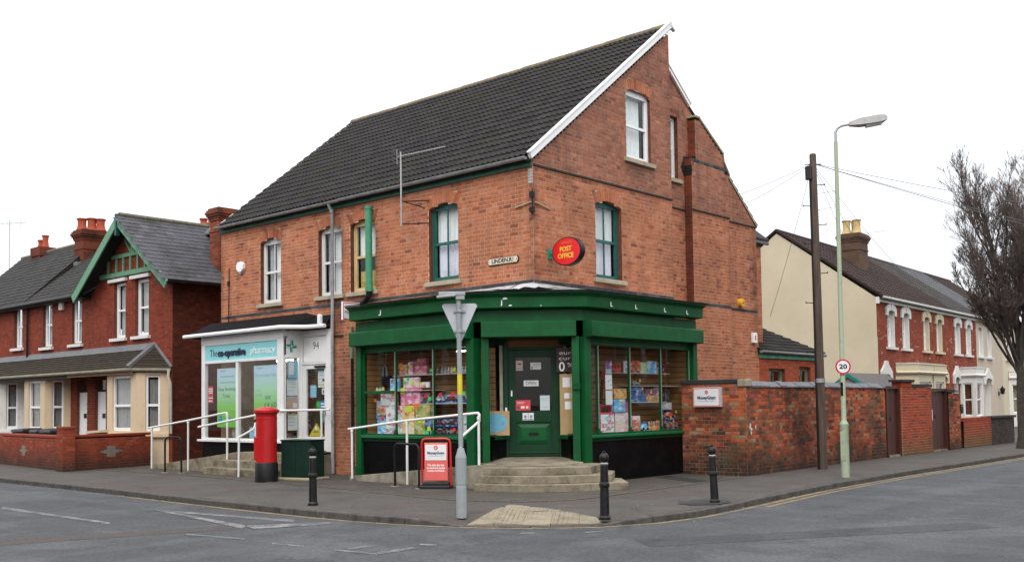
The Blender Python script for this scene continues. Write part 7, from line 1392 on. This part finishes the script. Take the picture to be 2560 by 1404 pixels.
t = thing('wall_lantern', 'black carriage lantern beside the white front door of the beige house', 'lantern', (TO.x-sin(TH)*18.5, TO.y+18.5*cos(TH), 1.7), TH); g = G(); g.box(0, .04, -.05, .05, 0, .25); g.tube([(0, 0, .1), (.15, 0, .15)], .015, 6); g.lathe([(.03, .08), (.10, .12), (.13, .34), (.15, .36), (.04, .48), (.01, .54)], (.2, 0, 0), 6); part(g, 'body', BLACKM, t, local=True)
t = thing('rooftop_aerial', 'television aerial on the chimney of the end terrace house', 'aerial', (-7.4, 28.6, 8.2)); g = G(); g.tube([(0, 0, 0), (0, 0, 2.9)], .02, 6); 
for zz, l in ((2.85, .9), (2.1, 1.1)): g.tube([(-.1, -.05, zz), (l, .3, zz+.12)], .012, 5)
for k in range(9): g.tube([(.12*(k % 2)-.15, 0, .9+k*.15), (.25, .05, .9+k*.15)], .008, 4)
part(g, 'mast', AL, t, local=True)
g = G(); g.tube([(0, 0, 0), (0, 0, 1.2)], .015, 5); g.tube([(-.1, 0, 1.15), (1.3, .3, 1.2)], .011, 5); t = thing('rooftop_aerial', 'small television aerial on the ridge right of the cream pots', 'aerial', (-7.4, 33.2, 8.6)); part(g, 'mast', AL, t, local=True)

# ------------------------------------------------------------------ bare street tree at the right edge
tr = thing('bare_tree', 'bare upright street tree at the right edge of the picture', 'tree', (3.62, 19.5, 0))
BARK = plain('bark', (0.050, 0.042, 0.036), 0.95, 0.35, 9, .4, 30); TWIG = plain('twig', (0.11, 0.085, 0.075), 0.95, 0.3, 9)
rt_ = random.Random(11); limbs = G(); twigs = G()
def branch(p, d, L_, r, lev):
    n = 5 if lev < 3 else 3; pts = [p]; rs = [r]; q = p.copy(); dd = d.copy()
    for k in range(n):
        dd = (dd+Vector((rt_.gauss(0, .07), rt_.gauss(0, .07), (.11 if lev < 4 else .05)))*(1.0 if lev < 3 else 1.5)).normalized(); q = q+dd*L_/n; pts.append(q.copy()); rs.append(r*(1-.62*(k+1)/n))
    (limbs if lev < 3 else twigs).tube(pts, rs, 7 if lev < 2 else (5 if lev < 3 else 3), caps=False)
    if lev >= 5: return
    m = (9, 10, 9, 7, 5)[lev]
    for i in range(m):
        f = rt_.uniform(.22, 1) if lev else rt_.uniform(.12, 1); k = min(n-1, int(f*n)); base = pts[k].lerp(pts[k+1], f*n-k); ax = (pts[k+1]-pts[k]).normalized()
        side = Vector((rt_.gauss(0, 1), rt_.gauss(0, 1), rt_.gauss(0, .3))); side = (side-ax*side.dot(ax)).normalized(); a = rt_.uniform(.3, .62)
        branch(base, (ax*cos(a)+side*sin(a)).normalized(), L_*rt_.uniform(.36, .58)*(1-.25*f), max(.0056, rs[k]*rt_.uniform(.36, .52)), lev+1)
trunk = G(); trunk.tube([(0, 0, 0), (.02, 0, .4), (0, .02, 1.5), (.03, 0, 2.6)], [.22, .165, .15, .135], 12); part(trunk, 'trunk', BARK, tr, local=True, smooth=True)
for i in range(11):
    a = 2*pi*i/11*4+rt_.uniform(-.3, .3); e = .14+.5*(i % 4)/3+rt_.uniform(0, .1); branch(Vector((.02, 0, rt_.uniform(1.9, 2.7))), Vector((cos(a)*sin(e), sin(a)*sin(e), cos(e))), 5.0-3.2*e+rt_.uniform(-.3, .3), rt_.uniform(.04, .065), 1)
branch(Vector((.02, 0, 2.5)), Vector((-.02, 0, 1)), 5.6, .10, 1); branch(Vector((.02, 0, 2.6)), Vector((-.14, -.1, 1)).normalized(), 5.3, .08, 1); branch(Vector((.02, 0, 2.6)), Vector((.1, .14, 1)).normalized(), 5.2, .08, 1); branch(Vector((.0, 0, 2.4)), Vector((-.3, -.26, 1)).normalized(), 4.6, .07, 1)
part(limbs, 'limbs', BARK, tr, local=True, smooth=True); part(twigs, 'crown', TWIG, tr, local=True)

# ------------------------------------------------------------------ red brick houses on the left
BR_L = brickmat('red_brick', [(0.0, (0.20, 0.036, 0.018)), (0.4, (0.26, 0.050, 0.024)), (0.75, (0.225, 0.042, 0.021)), (0.92, (0.14, 0.027, 0.016)), (1.0, (0.31, 0.075, 0.038))], dirt=(0.05, 0.015, 0.011), dirt_amt=0.6, streak=.5); LMORT = plain('red_house_mortar', (0.25, 0.105, 0.07), .95, .25, 4)
MINT = plain('mint_paint', (0.125, 0.30, 0.185), 0.6, 0.12, 4, dirt=(.07, .17, .10), dscale=4); SLATE = brickmat('slate', [(0, (.065, .065, .076)), (.4, (.086, .086, .098)), (.8, (.072, .072, .083)), (1, (.11, .11, .12))], dirt=(.032, .032, .03), dirt_amt=.75, dirt_thr=(.46, .64))
LTILE = brickmat('mossy_tile', [(0, (.032, .026, .017)), (.5, (.047, .036, .025)), (1, (.025, .021, .015))], dirt=(.03, .035, .015), dirt_amt=.7); OLDT = brickmat('old_slate', [(0, (.027, .026, .025)), (.5, (.038, .036, .034)), (1, (.022, .021, .021))], extra=((.11, .105, .09), 7, .62, .7), dirt=(.018, .018, .015))
CREAMB = plain('cream_bay', (0.62, 0.49, 0.33), .75, .06, 3, dirt=(.5, .38, .26), dscale=3); STACK = brickmat('stack_brick', [(0, (.10, .027, .016)), (1, (.16, .04, .021))], dirt=(.022, .013, .010), dirt_amt=.85, dirt_thr=(.45, .65)); STACKD = brickmat('old_stack_brick', [(0, (.20, .055, .028)), (.6, (.27, .075, .036)), (1, (.12, .04, .026))], dirt=(.025, .018, .014), dirt_amt=.85, dirt_thr=(.42, .62)); POT = plain('terracotta_pot', (.36, .065, .028), .8, .15, 6)
YF = .2; LF = ((0, YF, 0), (1, 0, 0), (0, -1, 0))
def left_house(label, xl, xr, wins, bay, door, gab=None, top=5.45, baym=CREAMB, seed=0):
    t = thing('terraced_house', label, 'house', ((xl+xr)/2, YF, 0), 0, 'red brick houses on the left'); hs = [Opening(a, b, z0, z1, 0.0, .0) for a, b, z0, z1 in wins]; do = Opening(door[0], door[1], 0, 2.62, 0, 0)
    B = Bricks(course=.077, length=.228); e = (lambda z: (max(xl, gab[0]-(gab[1]-z)*1.285), min(xr, gab[0]+(gab[1]-z)*1.285)) if z > top else (xl, xr)) if gab else None
    B.face(*LF, xl, xr, 0, gab[1] if gab else top, hs+[do], edge=e, seed=60+seed)
    if gab:
        B2 = Bricks(course=.077, length=.228); B2.face((xr, 0, 0), (0, 1, 0), (1, 0, 0), YF, 7.5, 0, 5.4, seed=70); B2.finish(t, plain('shaded_side_mortar', (.06, .03, .022), .95, .25, 4), brickmat('shaded_side_brick', [(0.0, (0.085, 0.020, 0.011)), (0.5, (0.12, 0.028, 0.014)), (0.85, (0.06, 0.016, 0.011)), (1.0, (0.15, 0.038, 0.018))], dirt=(0.02, 0.01, 0.008), dirt_amt=0.7), 0, 'side_wall')  # side wall brick and mortar darkened: shade from the neighbouring building painted in
    B.finish(t, LMORT, BR_L, 0)
    for h in hs:
        sash(t, LF, h, UPVC, ((.1, .5, .05, .95, BLIND), (.5, .9, .05, .95, CURTAIN)), bar=False, inset=.10, fw_=.075, head=.09, sill=STW, sillw=.12, sill_out=.11)
    # front door in a recessed porch
    part(G().slab(*LF, door[0], door[1], .15, 2.2, -.14, -.10), 'front_door', UPVC, t, bevel=.004); part(G().slab(*LF, door[0]+.1, door[1]-.1, 2.26, 2.58, -.14, -.13), 'fanlight', GLASS, t)
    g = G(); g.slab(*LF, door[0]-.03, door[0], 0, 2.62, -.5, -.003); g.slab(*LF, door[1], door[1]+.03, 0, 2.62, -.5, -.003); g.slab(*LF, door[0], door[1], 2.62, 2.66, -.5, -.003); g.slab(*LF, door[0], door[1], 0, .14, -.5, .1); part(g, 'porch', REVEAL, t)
    g = G(); g.slab(*LF, door[0]+.35, door[0]+.52, 1.35, 1.5, -.099, -.08); part(g, 'knocker', BLACKM, t)
    # canted bay with cream piers
    pts = [Vector((x, y, 0)) for x, y in bay]; g = G(); w = G(); gl = G(); cu = G()
    for p, q in zip(pts, pts[1:]):
        d = q-p; L_ = d.length; d.normalize(); nn = Vector((d.y, -d.x, 0)); F3 = (tuple(p), tuple(d), tuple(nn)); m = min(.34, L_*.28)
        for s in ((0, m, 0, 2.70), (L_-m, L_, 0, 2.70), (m, L_-m, 0, .98), (m, L_-m, 2.62, 2.70)): g.slab(*F3, *s, -.14, 0)
        g.slab(*F3, -.02, L_+.02, .80, .90, 0, .10)
        for s in ((m, m+.06, .98, 2.62), (L_-m-.06, L_-m, .98, 2.62), (m+.06, L_-m-.06, .98, 1.08), (m+.06, L_-m-.06, 2.56, 2.62), (m+.06, L_-m-.06, 1.70, 1.77)): w.slab(*F3, *s, -.12, -.05)
        gl.slab(*F3, m+.06, L_-m-.06, 1.08, 2.56, -.09, -.085); a = wavy(*F3, m+.08, L_-m-.08, 1.08, 2.5, -.17, .015, 8); cu.add(a.v, a.f)
    part(g, 'bay', baym, t); o = part(w, 'bay_window', UPVC, t); part(gl, 'pane', GLASS, o); part(cu, 'curtain', plain('dim_net', (.40, .40, .39), .95, .1, 9), o, smooth=True)
    return t
hA = left_house('red brick house with mint green half-timbered gable and slate roof', -19.3, -14.2, ((-17.77, -17.02, 3.86, 5.62), (-16.41, -15.58, 3.86, 5.62)), [(-17.1, .2), (-16.8, -.5), (-15.0, -.5), (-14.36, .18)], (-19.03, -18.28), gab=(-16.55, 7.5), seed=1)
hB = left_house('red brick house with two upper windows, left of the gabled house', -24.0, -19.3, ((-20.72, -19.98, 3.82, 5.38), (-22.95, -22.2, 3.82, 5.38)), [(-23.2, .2), (-22.75, -.5), (-21.15, -.5), (-20.75, .2)], (-20.32, -19.57), seed=2)
hC = left_house('red brick house cut by the left edge of the picture', -30.5, -24.0, ((-25.36, -24.62, 3.90, 5.45), (-28.2, -27.4, 3.9, 5.45)), [(-26.6, .2), (-26.2, -.5), (-24.9, -.5), (-24.4, .2)], (-28.6, -27.8), baym=STW, seed=3)
for a, b in ((-18.02, -16.9), (-16.62, -15.45)): part(G().slab(*LF, a, b, 5.64, 5.74, 0.002, .10), 'lintel', STW, hA)
# timbering in the gable
AX, AZ = -16.55, 7.5
g = G(); S = lambda *a: g.slab(*LF, *a)
S(-18.62, -14.6, 5.80, 5.94, .012, .07); S(-17.85, -15.3, 6.38, 6.50, .012, .065); S(AX-.06, AX+.06, 6.50, 7.15, .012, .06)
for x in (-18.1, -17.55, -17.1, -16.65, -16.2, -15.75, -15.3): S(x-.04, x+.04, 5.94, 6.38, .012, .06)
for s in (-1, 1): g.prism([(AX+s*.05, YF-.012, 6.52), (AX+s*.12, YF-.012, 6.50), (AX+s*.50, YF-.012, 6.92), (AX+s*.42, YF-.012, 6.96)], (0, -.045, 0))
part(g, 'gable_timber', MINT, hA)
g = G(); BY = -.36
for s in (-1, 1): g.prism([(AX, BY, AZ+.08), (AX+s*3.0, BY, AZ+.10-3.0*.765), (AX+s*2.86, BY, AZ-.22-2.86*.765), (AX, BY, AZ-.24)], (0, .045, 0))
part(g, 'bargeboard', MINT, hA); g = G(); g.box(AX-.05, AX+.05, BY-.03, BY+.08, 6.95, 7.62); part(g, 'finial', plain('dark_teal_post', (.02, .08, .085), .5, .1), hA)
g = G(); g.box(-14.5, -13.98, -.2, YF, 5.35, 5.46) ; part(g, 'soffit', BLACKM, hA)
# roofs
g = G(); q = 5.42
for s in (-1, 1): g.prism([(AX, -.24, AZ+.07), (AX, 3.0, AZ+.07), (AX+s*2.9, 3.0, AZ+.07-2.9*.765), (AX+s*2.9, -.24, AZ+.07-2.9*.765)], (0, 0, -.06))
g.prism([(-14.0, 3.0, 7.72), (-19.3, 3.0, 7.72), (-19.3, 7.6, 5.2), (-14.0, 7.6, 5.2)], (0, 0, -.06)); g.prism([(-14.0, -.05+.6, 5.85), (-14.0, 3.0, 7.72), (-18.9, 3.0, 7.72), (-18.9, .55, 5.85)], (0, 0, -.06)) if False else None
g2 = G(); g2.prism([(-19.3, -.1, 5.42), (-19.3, 3.0, 7.72), (-14.0, 3.0, 7.72), (-14.0, 2.4, 7.27), (-16.5, 2.4, 7.27)], (0, 0, -.05)); part(g2, 'main_roof', RSL, hA)
ra = part(g, 'roof', ROOFB, hA); ev = Vector((AX+2.93, -.27, AZ+.09-2.93*.765)); tiles(ra, ev, (0, 1, 0), (-2.93, 0, 2.93*.765), 12, 16, .30, sqrt(2.93**2*(1+.765**2))/16, SLATE, 180, 'slate', rolls=0, half=True, th=.008, jit=.004)
tiles(ra, Vector((AX-2.93, 3.1, AZ+.09-2.93*.765)), (0, -1, 0), (2.93, 0, 2.93*.765), 11, 16, .30, sqrt(2.93**2*(1+.765**2))/16, SLATE, 0, 'slate', rolls=0, half=False, th=.008)
LIG = plain('ridge_mossy', (.13, .115, .085), .9, .3, 8, .3, 40); 
for i in range(7): g = G(); g.tube([(AX, -.27+i*.45, AZ+.10), (AX, -.27+(i+1)*.45-.015, AZ+.10)], .085, 8); part(g, 'ridge_tile', LIG, ra)
g = G(); g.tube([(-14.0, 3.0, 7.74), (-18.9, 3.0, 7.74)], .09, 8); part(g, 'main_ridge', plain('red_ridge', (.24, .07, .04), .85, .2, 6), ra); g = G(); g.prism([(-13.99, 3.0, 7.66), (-13.99, 5.2, 6.4), (-13.99, 5.2, 6.2), (-13.99, 3.0, 7.4), (-13.99, 2.5, 7.1), (-13.99, 2.5, 7.3)], (.03, 0, 0)); part(g, 'verge_board', STW, ra)
for hh, xl, xr, zr in ((hB, -24.0, -19.3, 7.75), (hC, -31, -24.0, 8.05)):
    g = G(); g.prism([(xl, -.08, 5.40), (xl, 2.8, zr), (xl, 2.8, zr-.08), (xl, -.08, 5.32)], (xr-xl, 0, 0)); g.prism([(xl, 2.8, zr), (xl, 7.5, 5.2), (xl, 7.5, 5.1), (xl, 2.8, zr-.08)], (xr-xl, 0, 0)); r = part(g, 'roof', ROOFB, hh); n_c = int((xr-xl)/.26); S3 = Vector((0, 2.88, zr-5.40)); tiles(r, (xl, -.12, 5.40), (1, 0, 0), S3, n_c, 17, (xr-xl)/n_c, S3.length/17, OLDT, 0, 'slate', rolls=0, half=False, th=.010, jit=.006)
    g = G(); g.tube([(xl, 2.8, zr+.02), (xr, 2.8, zr+.02)], .09, 8); part(g, 'ridge', LIG, r); part(G().box(xl, xr, -.03, .19, 5.28, 5.38), 'eaves_board', BLACKM, hh); g = G(); g.tube([(xl, -.12, 5.37), (xr, -.12, 5.37)], .055, 8); part(g, 'gutter', BLACKM, hh, smooth=True)
g = G(); g.tube([(-24.05, .12, 5.3), (-24.05, .12, 3.5)], .04, 8); part(g, 'downpipe', BLACKM, hC, smooth=True)
chimney(hB, -24.45, -23.75, 2.0, 2.95, 6.5, 8.36, STACK, [(-24.28, 2.2, .46), (-24.1, 2.5, .48), (-23.92, 2.75, .46)], POT, fat=1.35, bricked=True); part(G().box(-24.6, -23.7, 1.75, 1.98, 6.95, 7.1), 'flashing', LEADD, hB)
chimney(hC, -29.4, -28.6, 2.5, 3.1, 7.4, 8.3, STACK, [(-29.2, 2.8, .35), (-28.8, 2.8, .5)], POT, cap=False); chimney(hA, -14.70, -14.2, 1.75, 2.55, 4.9, 7.80, STACKD, [], POT, name='side_chimney', bricked=True); chimney(hA, -18.5, -17.3, 3.4, 3.9, 7.0, 7.92, STACK, [(-18.2, 3.65, .28), (-17.7, 3.65, .28)], POT, cap=False, name='ridge_chimney')
# tiled lean-to roofs over bays and porches
def lean(hh, xl, xr, hip=None):
    g = G(); g.prism([(xl, -.66, 2.80), (xl, YF, 3.52), (xl, YF, 3.44), (xl, -.66, 2.74)], (xr-xl, 0, 0)); r = part(g, 'lean_to_roof', ROOFB, hh); S3 = Vector((0, .86, .72)); n_c = int((xr-xl)/.17); tiles(r, (xl, -.70, 2.80), (1, 0, 0), S3, n_c, 10, (xr-xl)/n_c, S3.length/10, LTILE, 0, 'tile', rolls=0, half=False, th=.012, jit=.004)
    part(G().box(xl, xr, -.60, -.52, 2.66, 2.78), 'eaves_board', CREAMB if hip else BLACKM, hh); g = G(); g.tube([(xl, -.72, 2.78), (xr, -.72, 2.78)], .05, 8); part(g, 'gutter', plain('old_gutter', (.20, .18, .13), .8, .3, 7), hh, smooth=True); g = G(); g.prism([(xl, YF-.015, 3.62), (xl, YF-.2, 3.40), (xl, YF-.2, 3.375), (xl, YF-.015, 3.50)], (xr-xl, 0, 0)); part(g, 'flashing', LEADD, hh)
    part(G().box(xl, xr, -.52, YF, 2.70, 2.73), 'soffit', BLACKM, hh)
lean(hA, -19.3, -15.15, True); lean(hB, -24.0, -19.3); lean(hC, -30.5, -24.0)
g = G(); c1, c2, c3 = Vector((-15.15, -.70, 2.82)), Vector((-14.2, .2, 2.80)), Vector((-15.2, .2, 3.54)); g.add([c1, c2, c3, c1-Vector((0, 0, .07)), c2-Vector((0, 0, .07))], [(0, 1, 2), (0, 3, 4, 1)]); rh = part(g, 'lean_to_hip', LTILE, hA)
g = G()
for k in range(9): a, b = k/9, (k+1)/9; p0, p1, p2, p3 = c1.lerp(c3, a), c2.lerp(c3, a), c2.lerp(c3, b), c1.lerp(c3, b); up_ = Vector((.012, -.006, .022)); g.add([p0+up_, p1+up_, p2+up_*.3, p3+up_*.3, p0, p1], [(0, 1, 2, 3), (4, 5, 1, 0)])
part(g, 'hip_tile_row', LTILE, rh); g = G(); g.tube([c1+Vector((0, 0, .03)), c3+Vector((0, 0, .03))], .085, 6); g.tube([c2+Vector((0, -.02, .04)), c3+Vector((0, -.02, .04))], .05, 6); part(g, 'hip_flashing', LEADD, rh); g = G(); g.tube([(-15.15, -.74, 2.78), (-14.2, .15, 2.76)], .05, 8); part(g, 'gutter', plain('old_gutter', (.2, .18, .13)), hA, smooth=True)
g = G(); g.tube([(-14.15, .05, 2.76), (-14.12, .02, 2.55), (-14.05, .05, 2.35), (-14.1, .1, .9)], .04, 8); part(g, 'downpipe', plain('pale_pipe', (.42, .40, .35), .6, .15, 6), hA, smooth=True)
t = thing('alarm_box', 'cream alarm box between the upper windows of the left houses', 'alarm box', (-21.4, .18, 5.0)); part(G().box(-21.5, -21.22, .08, .19, 5.02, 5.32), 'casing', plain('cream_plastic', (.60, .57, .45), .5, .05), t, bevel=.03)
# garden walls, bins
BR_G = brickmat('garden_wall_brick', [(0.0, (0.25, 0.045, 0.022)), (0.5, (0.32, 0.065, 0.03)), (0.85, (0.21, 0.04, 0.025)), (1.0, (0.37, 0.10, 0.05))], dirt=(.05, .025, .018), dirt_amt=.6, ground=(.03, .025, .018)); GMORT = plain('garden_mortar', (.20, .09, .06), .95, .25, 5)
gl_ = thing('garden_wall', 'low red brick garden wall with corner pier in front of the gabled house', 'wall', (-13.9, -3.1, 0)); ga, gb = Vector((-20.3, -2.42, 0)), Vector((-13.75, -3.15, 0)); gu = (gb-ga).normalized(); gn = Vector((gu.y, -gu.x, 0)); gL = (gb-ga).length
ha = Vector((-13.72, -3.1, 0)); hb_ = Vector((-14.25, -.45, 0)); hu = (hb_-ha).normalized(); hn = Vector((hu.y, -hu.x, 0)); hL = (hb_-ha).length
B = Bricks(course=.077, bond='stretcher', length=.23); B.face(tuple(ga), tuple(gu), tuple(gn), 0, gL, 0, .86, seed=81); B.face(tuple(ha), tuple(hu), tuple(hn), 0, hL, 0, .88, seed=82)
for O_, U_, N_ in (((-13.98, -3.28, 0), (1, 0, 0), (0, -1, 0)), ((-13.64, -3.28, 0), (0, 1, 0), (1, 0, 0))): B.face(O_, U_, N_, 0, .34, 0, 1.12, seed=83)
B.back.slab(tuple(ga), tuple(gu), tuple(gn), 0, gL, 0, .86, -.23, -.22); B.back.slab(tuple(ha), tuple(hu), tuple(hn), 0, hL, 0, .88, -.23, -.22); B.finish(gl_, GMORT, BR_G, 280)
g = G(); g.slab(tuple(ga), tuple(gu), tuple(gn), -.02, gL, .862, .94, -.24, .012); g.slab(tuple(ha), tuple(hu), tuple(hn), 0, hL, .882, .955, -.24, .012); part(g, 'wall_capping', BR_G, gl_, bevel=.015); part(G().box(-14.0, -13.62, -3.3, -2.92, 1.12, 1.19), 'pier_cap', BR_G, gl_, bevel=.02)
PATCH = plain('cement_patch', (.20, .17, .14), .95, .25, 9)
g = G()
for (o_, u_, n2, c_) in ((ga, gu, gn, 3.0), (ha, hu, hn, 1.35)):
    for (a, b, z0, z1) in ((-.24, .24, .42, .52), (-.14, .14, .32, .62), (-.34, .0, .44, .49), (.0, .36, .46, .50)): g.slab(tuple(o_), tuple(u_), tuple(n2), c_+a, c_+b, z0, z1, .006, .0105+abs(a)*.006)
part(g, 'cement_patch', PATCH, gl_)
t = thing('garden_wall', 'end of the next red brick garden wall at the far left', 'wall', (-23, -2.2, 0)); B = Bricks(course=.077, bond='stretcher'); B.face((0, -2.1, 0), (1, 0, 0), (0, -1, 0), -30, -21.3, 0, .95, seed=84); B.finish(t, GMORT, BR_G, 0); part(G().box(-30, -21.28, -2.13, -1.9, .952, 1.02), 'wall_capping', BR_G, t)
def bin_(label, x, y, rz):
    t = thing('wheelie_bin', label, 'bin', (x, y, 0), rz, 'black bins behind the garden wall'); bm = plain('bin_black', (.016, .018, .022), .5, .2, 4); g = G(); g.hexa([(-.22, -.24, .06), (.22, -.24, .06), (.22, .24, .06), (-.22, .24, .06), (-.28, -.34, .98), (.28, -.34, .98), (.28, .30, .98), (-.28, .30, .98)]); part(g, 'body', bm, t, local=True, bevel=.02)
    g = G(); g.hexa([(-.30, -.38, .985), (.30, -.38, .985), (.30, .34, .985), (-.30, .34, .985), (-.27, -.34, 1.06), (.27, -.34, 1.06), (.27, .32, 1.09), (-.27, .32, 1.09)]); part(g, 'lid', bm, t, local=True, bevel=.02); g = G(); g.tube([(-.25, .42, 1.0), (.25, .42, 1.0)], .02, 8); part(g, 'handle', bm, t, local=True)
    g = G(); [g.tube([(s*.24, .26, .1), (s*.29, .26, .1)], .1, 12) for s in (-1, 1)]; part(g, 'wheels', bm, t, local=True); return t
b1 = bin_('black wheelie bin with a white label behind the low wall, beside the pier', -16.35, -2.25, .1); part(G().box(.08, .22, -.345, -.335, .80, .90), 'label_sticker', PAPER, b1, local=True); bin_('black wheelie bin further left behind the low wall', -17.3, -2.15, -.05); bin_('black wheelie bin at the left end of the low wall', -18.9, -2.0, .2)
t = thing('broken_slab', 'broken cream stone slab lying on top of the low garden wall', 'slab', (-15.6, -1.0, .9)); g = G(); g.hexa([(-17.2, -.95, .90), (-16.1, -1.05, .95), (-16.05, -.8, .95), (-17.15, -.7, .9), (-17.2, -.95, .98), (-16.1, -1.05, 1.02), (-16.05, -.8, 1.02), (-17.15, -.7, .98)]); part(g, 'slab', CREAMB, t); part(G().box(-17.0, -16.8, -.95, -.75, 0, .92), 'prop', STACK, t); part(G().box(-16.3, -16.1, -1.0, -.82, 0, .955), 'prop', STACK, t)
g = G(); g.tube([(0, 0, 0), (0, 0, 4.2)], .02, 5); g.tube([(-.2, -.4, 4.0), (.3, .6, 4.1)], .012, 5)
for k in range(6): g.tube([(-.2+k*.08-.02, -.4+k*.16, 3.75), (-.2+k*.08, -.4+k*.16, 4.3)], .008, 4)
t = thing('rooftop_aerial', 'television aerial against the sky at the far left', 'aerial', (-33.9, 3.4, 6.0)); part(g, 'mast', AL, t, local=True)

# ------------------------------------------------------------------ houses across the two streets, seen only as reflections in the glass
def opposite(label, x0, x1, y0, y1, face, n):
    t = thing('opposite_house', label, 'house', ((x0+x1)/2, (y0+y1)/2, -.1)); br = plain('opposite_brick', (.22, .06, .035), .9, .3, 5); g = G(); g.box(x0, x1, y0, y1, -.1, 5.6); part(g, 'wall', br, t); g = G(); rf = plain('opposite_roof', (.05, .048, .05), .9, .3, 4)
    if face == 'N':
        ym = (y0+y1)/2; g.prism([(x0, y0-.3, 5.5), (x0, y1+.3, 5.5), (x0, ym, 8.4)], (x1-x0, 0, 0)); U, O_ = (1, 0, 0), (x0, y1, 0); N_ = (0, 1, 0); L_ = x1-x0
    else:
        xm = (x0+x1)/2; g.prism([(x0-.3, y0, 5.5), (x1+.3, y0, 5.5), (xm, y0, 8.4)], (0, y1-y0, 0)); U, O_ = (0, 1, 0), (x0, y0, 0); N_ = (-1, 0, 0); L_ = y1-y0
    part(g, 'roof', rf, t)
    for k in range(n):
        u = (k+.5)*L_/n
        for z0, z1, w in ((3.5, 5.0, .45), (.8, 2.4, .8)):
            w_ = part(G().slab(O_, U, N_, u-w, u+w, z0, z1, .0, .05), 'window', STW, t); part(G().slab(O_, U, N_, u-w+.08, u+w-.08, z0+.08, z1-.08, .051, .056), 'pane', plain('opposite_pane', (.03, .035, .04), .1, .1), w_)
        g = G(); [g.slab(O_, U, N_, u+L_/n*.42, u+L_/n*.42+(.3 if j % 2 else .42), .1+j*.34, .1+j*.34+.30, .0, .03) for j in range(15)]; part(g, 'quoin', STW, t)
for i in range(4): opposite(('nearest', 'second', 'third', 'farthest')[i]+' brick house across the left hand street, reflected in the shop glass', -30+i*8.2, -22+i*8.2, -24, -16.2, 'N', 2)
for i in range(4): opposite(('first', 'second', 'third', 'fourth')[i]+' brick house from the corner across the side street, reflected in the glass', 15.2, 23, 0+i*8.2, 8+i*8.2, 'W', 2)
fit_texts()
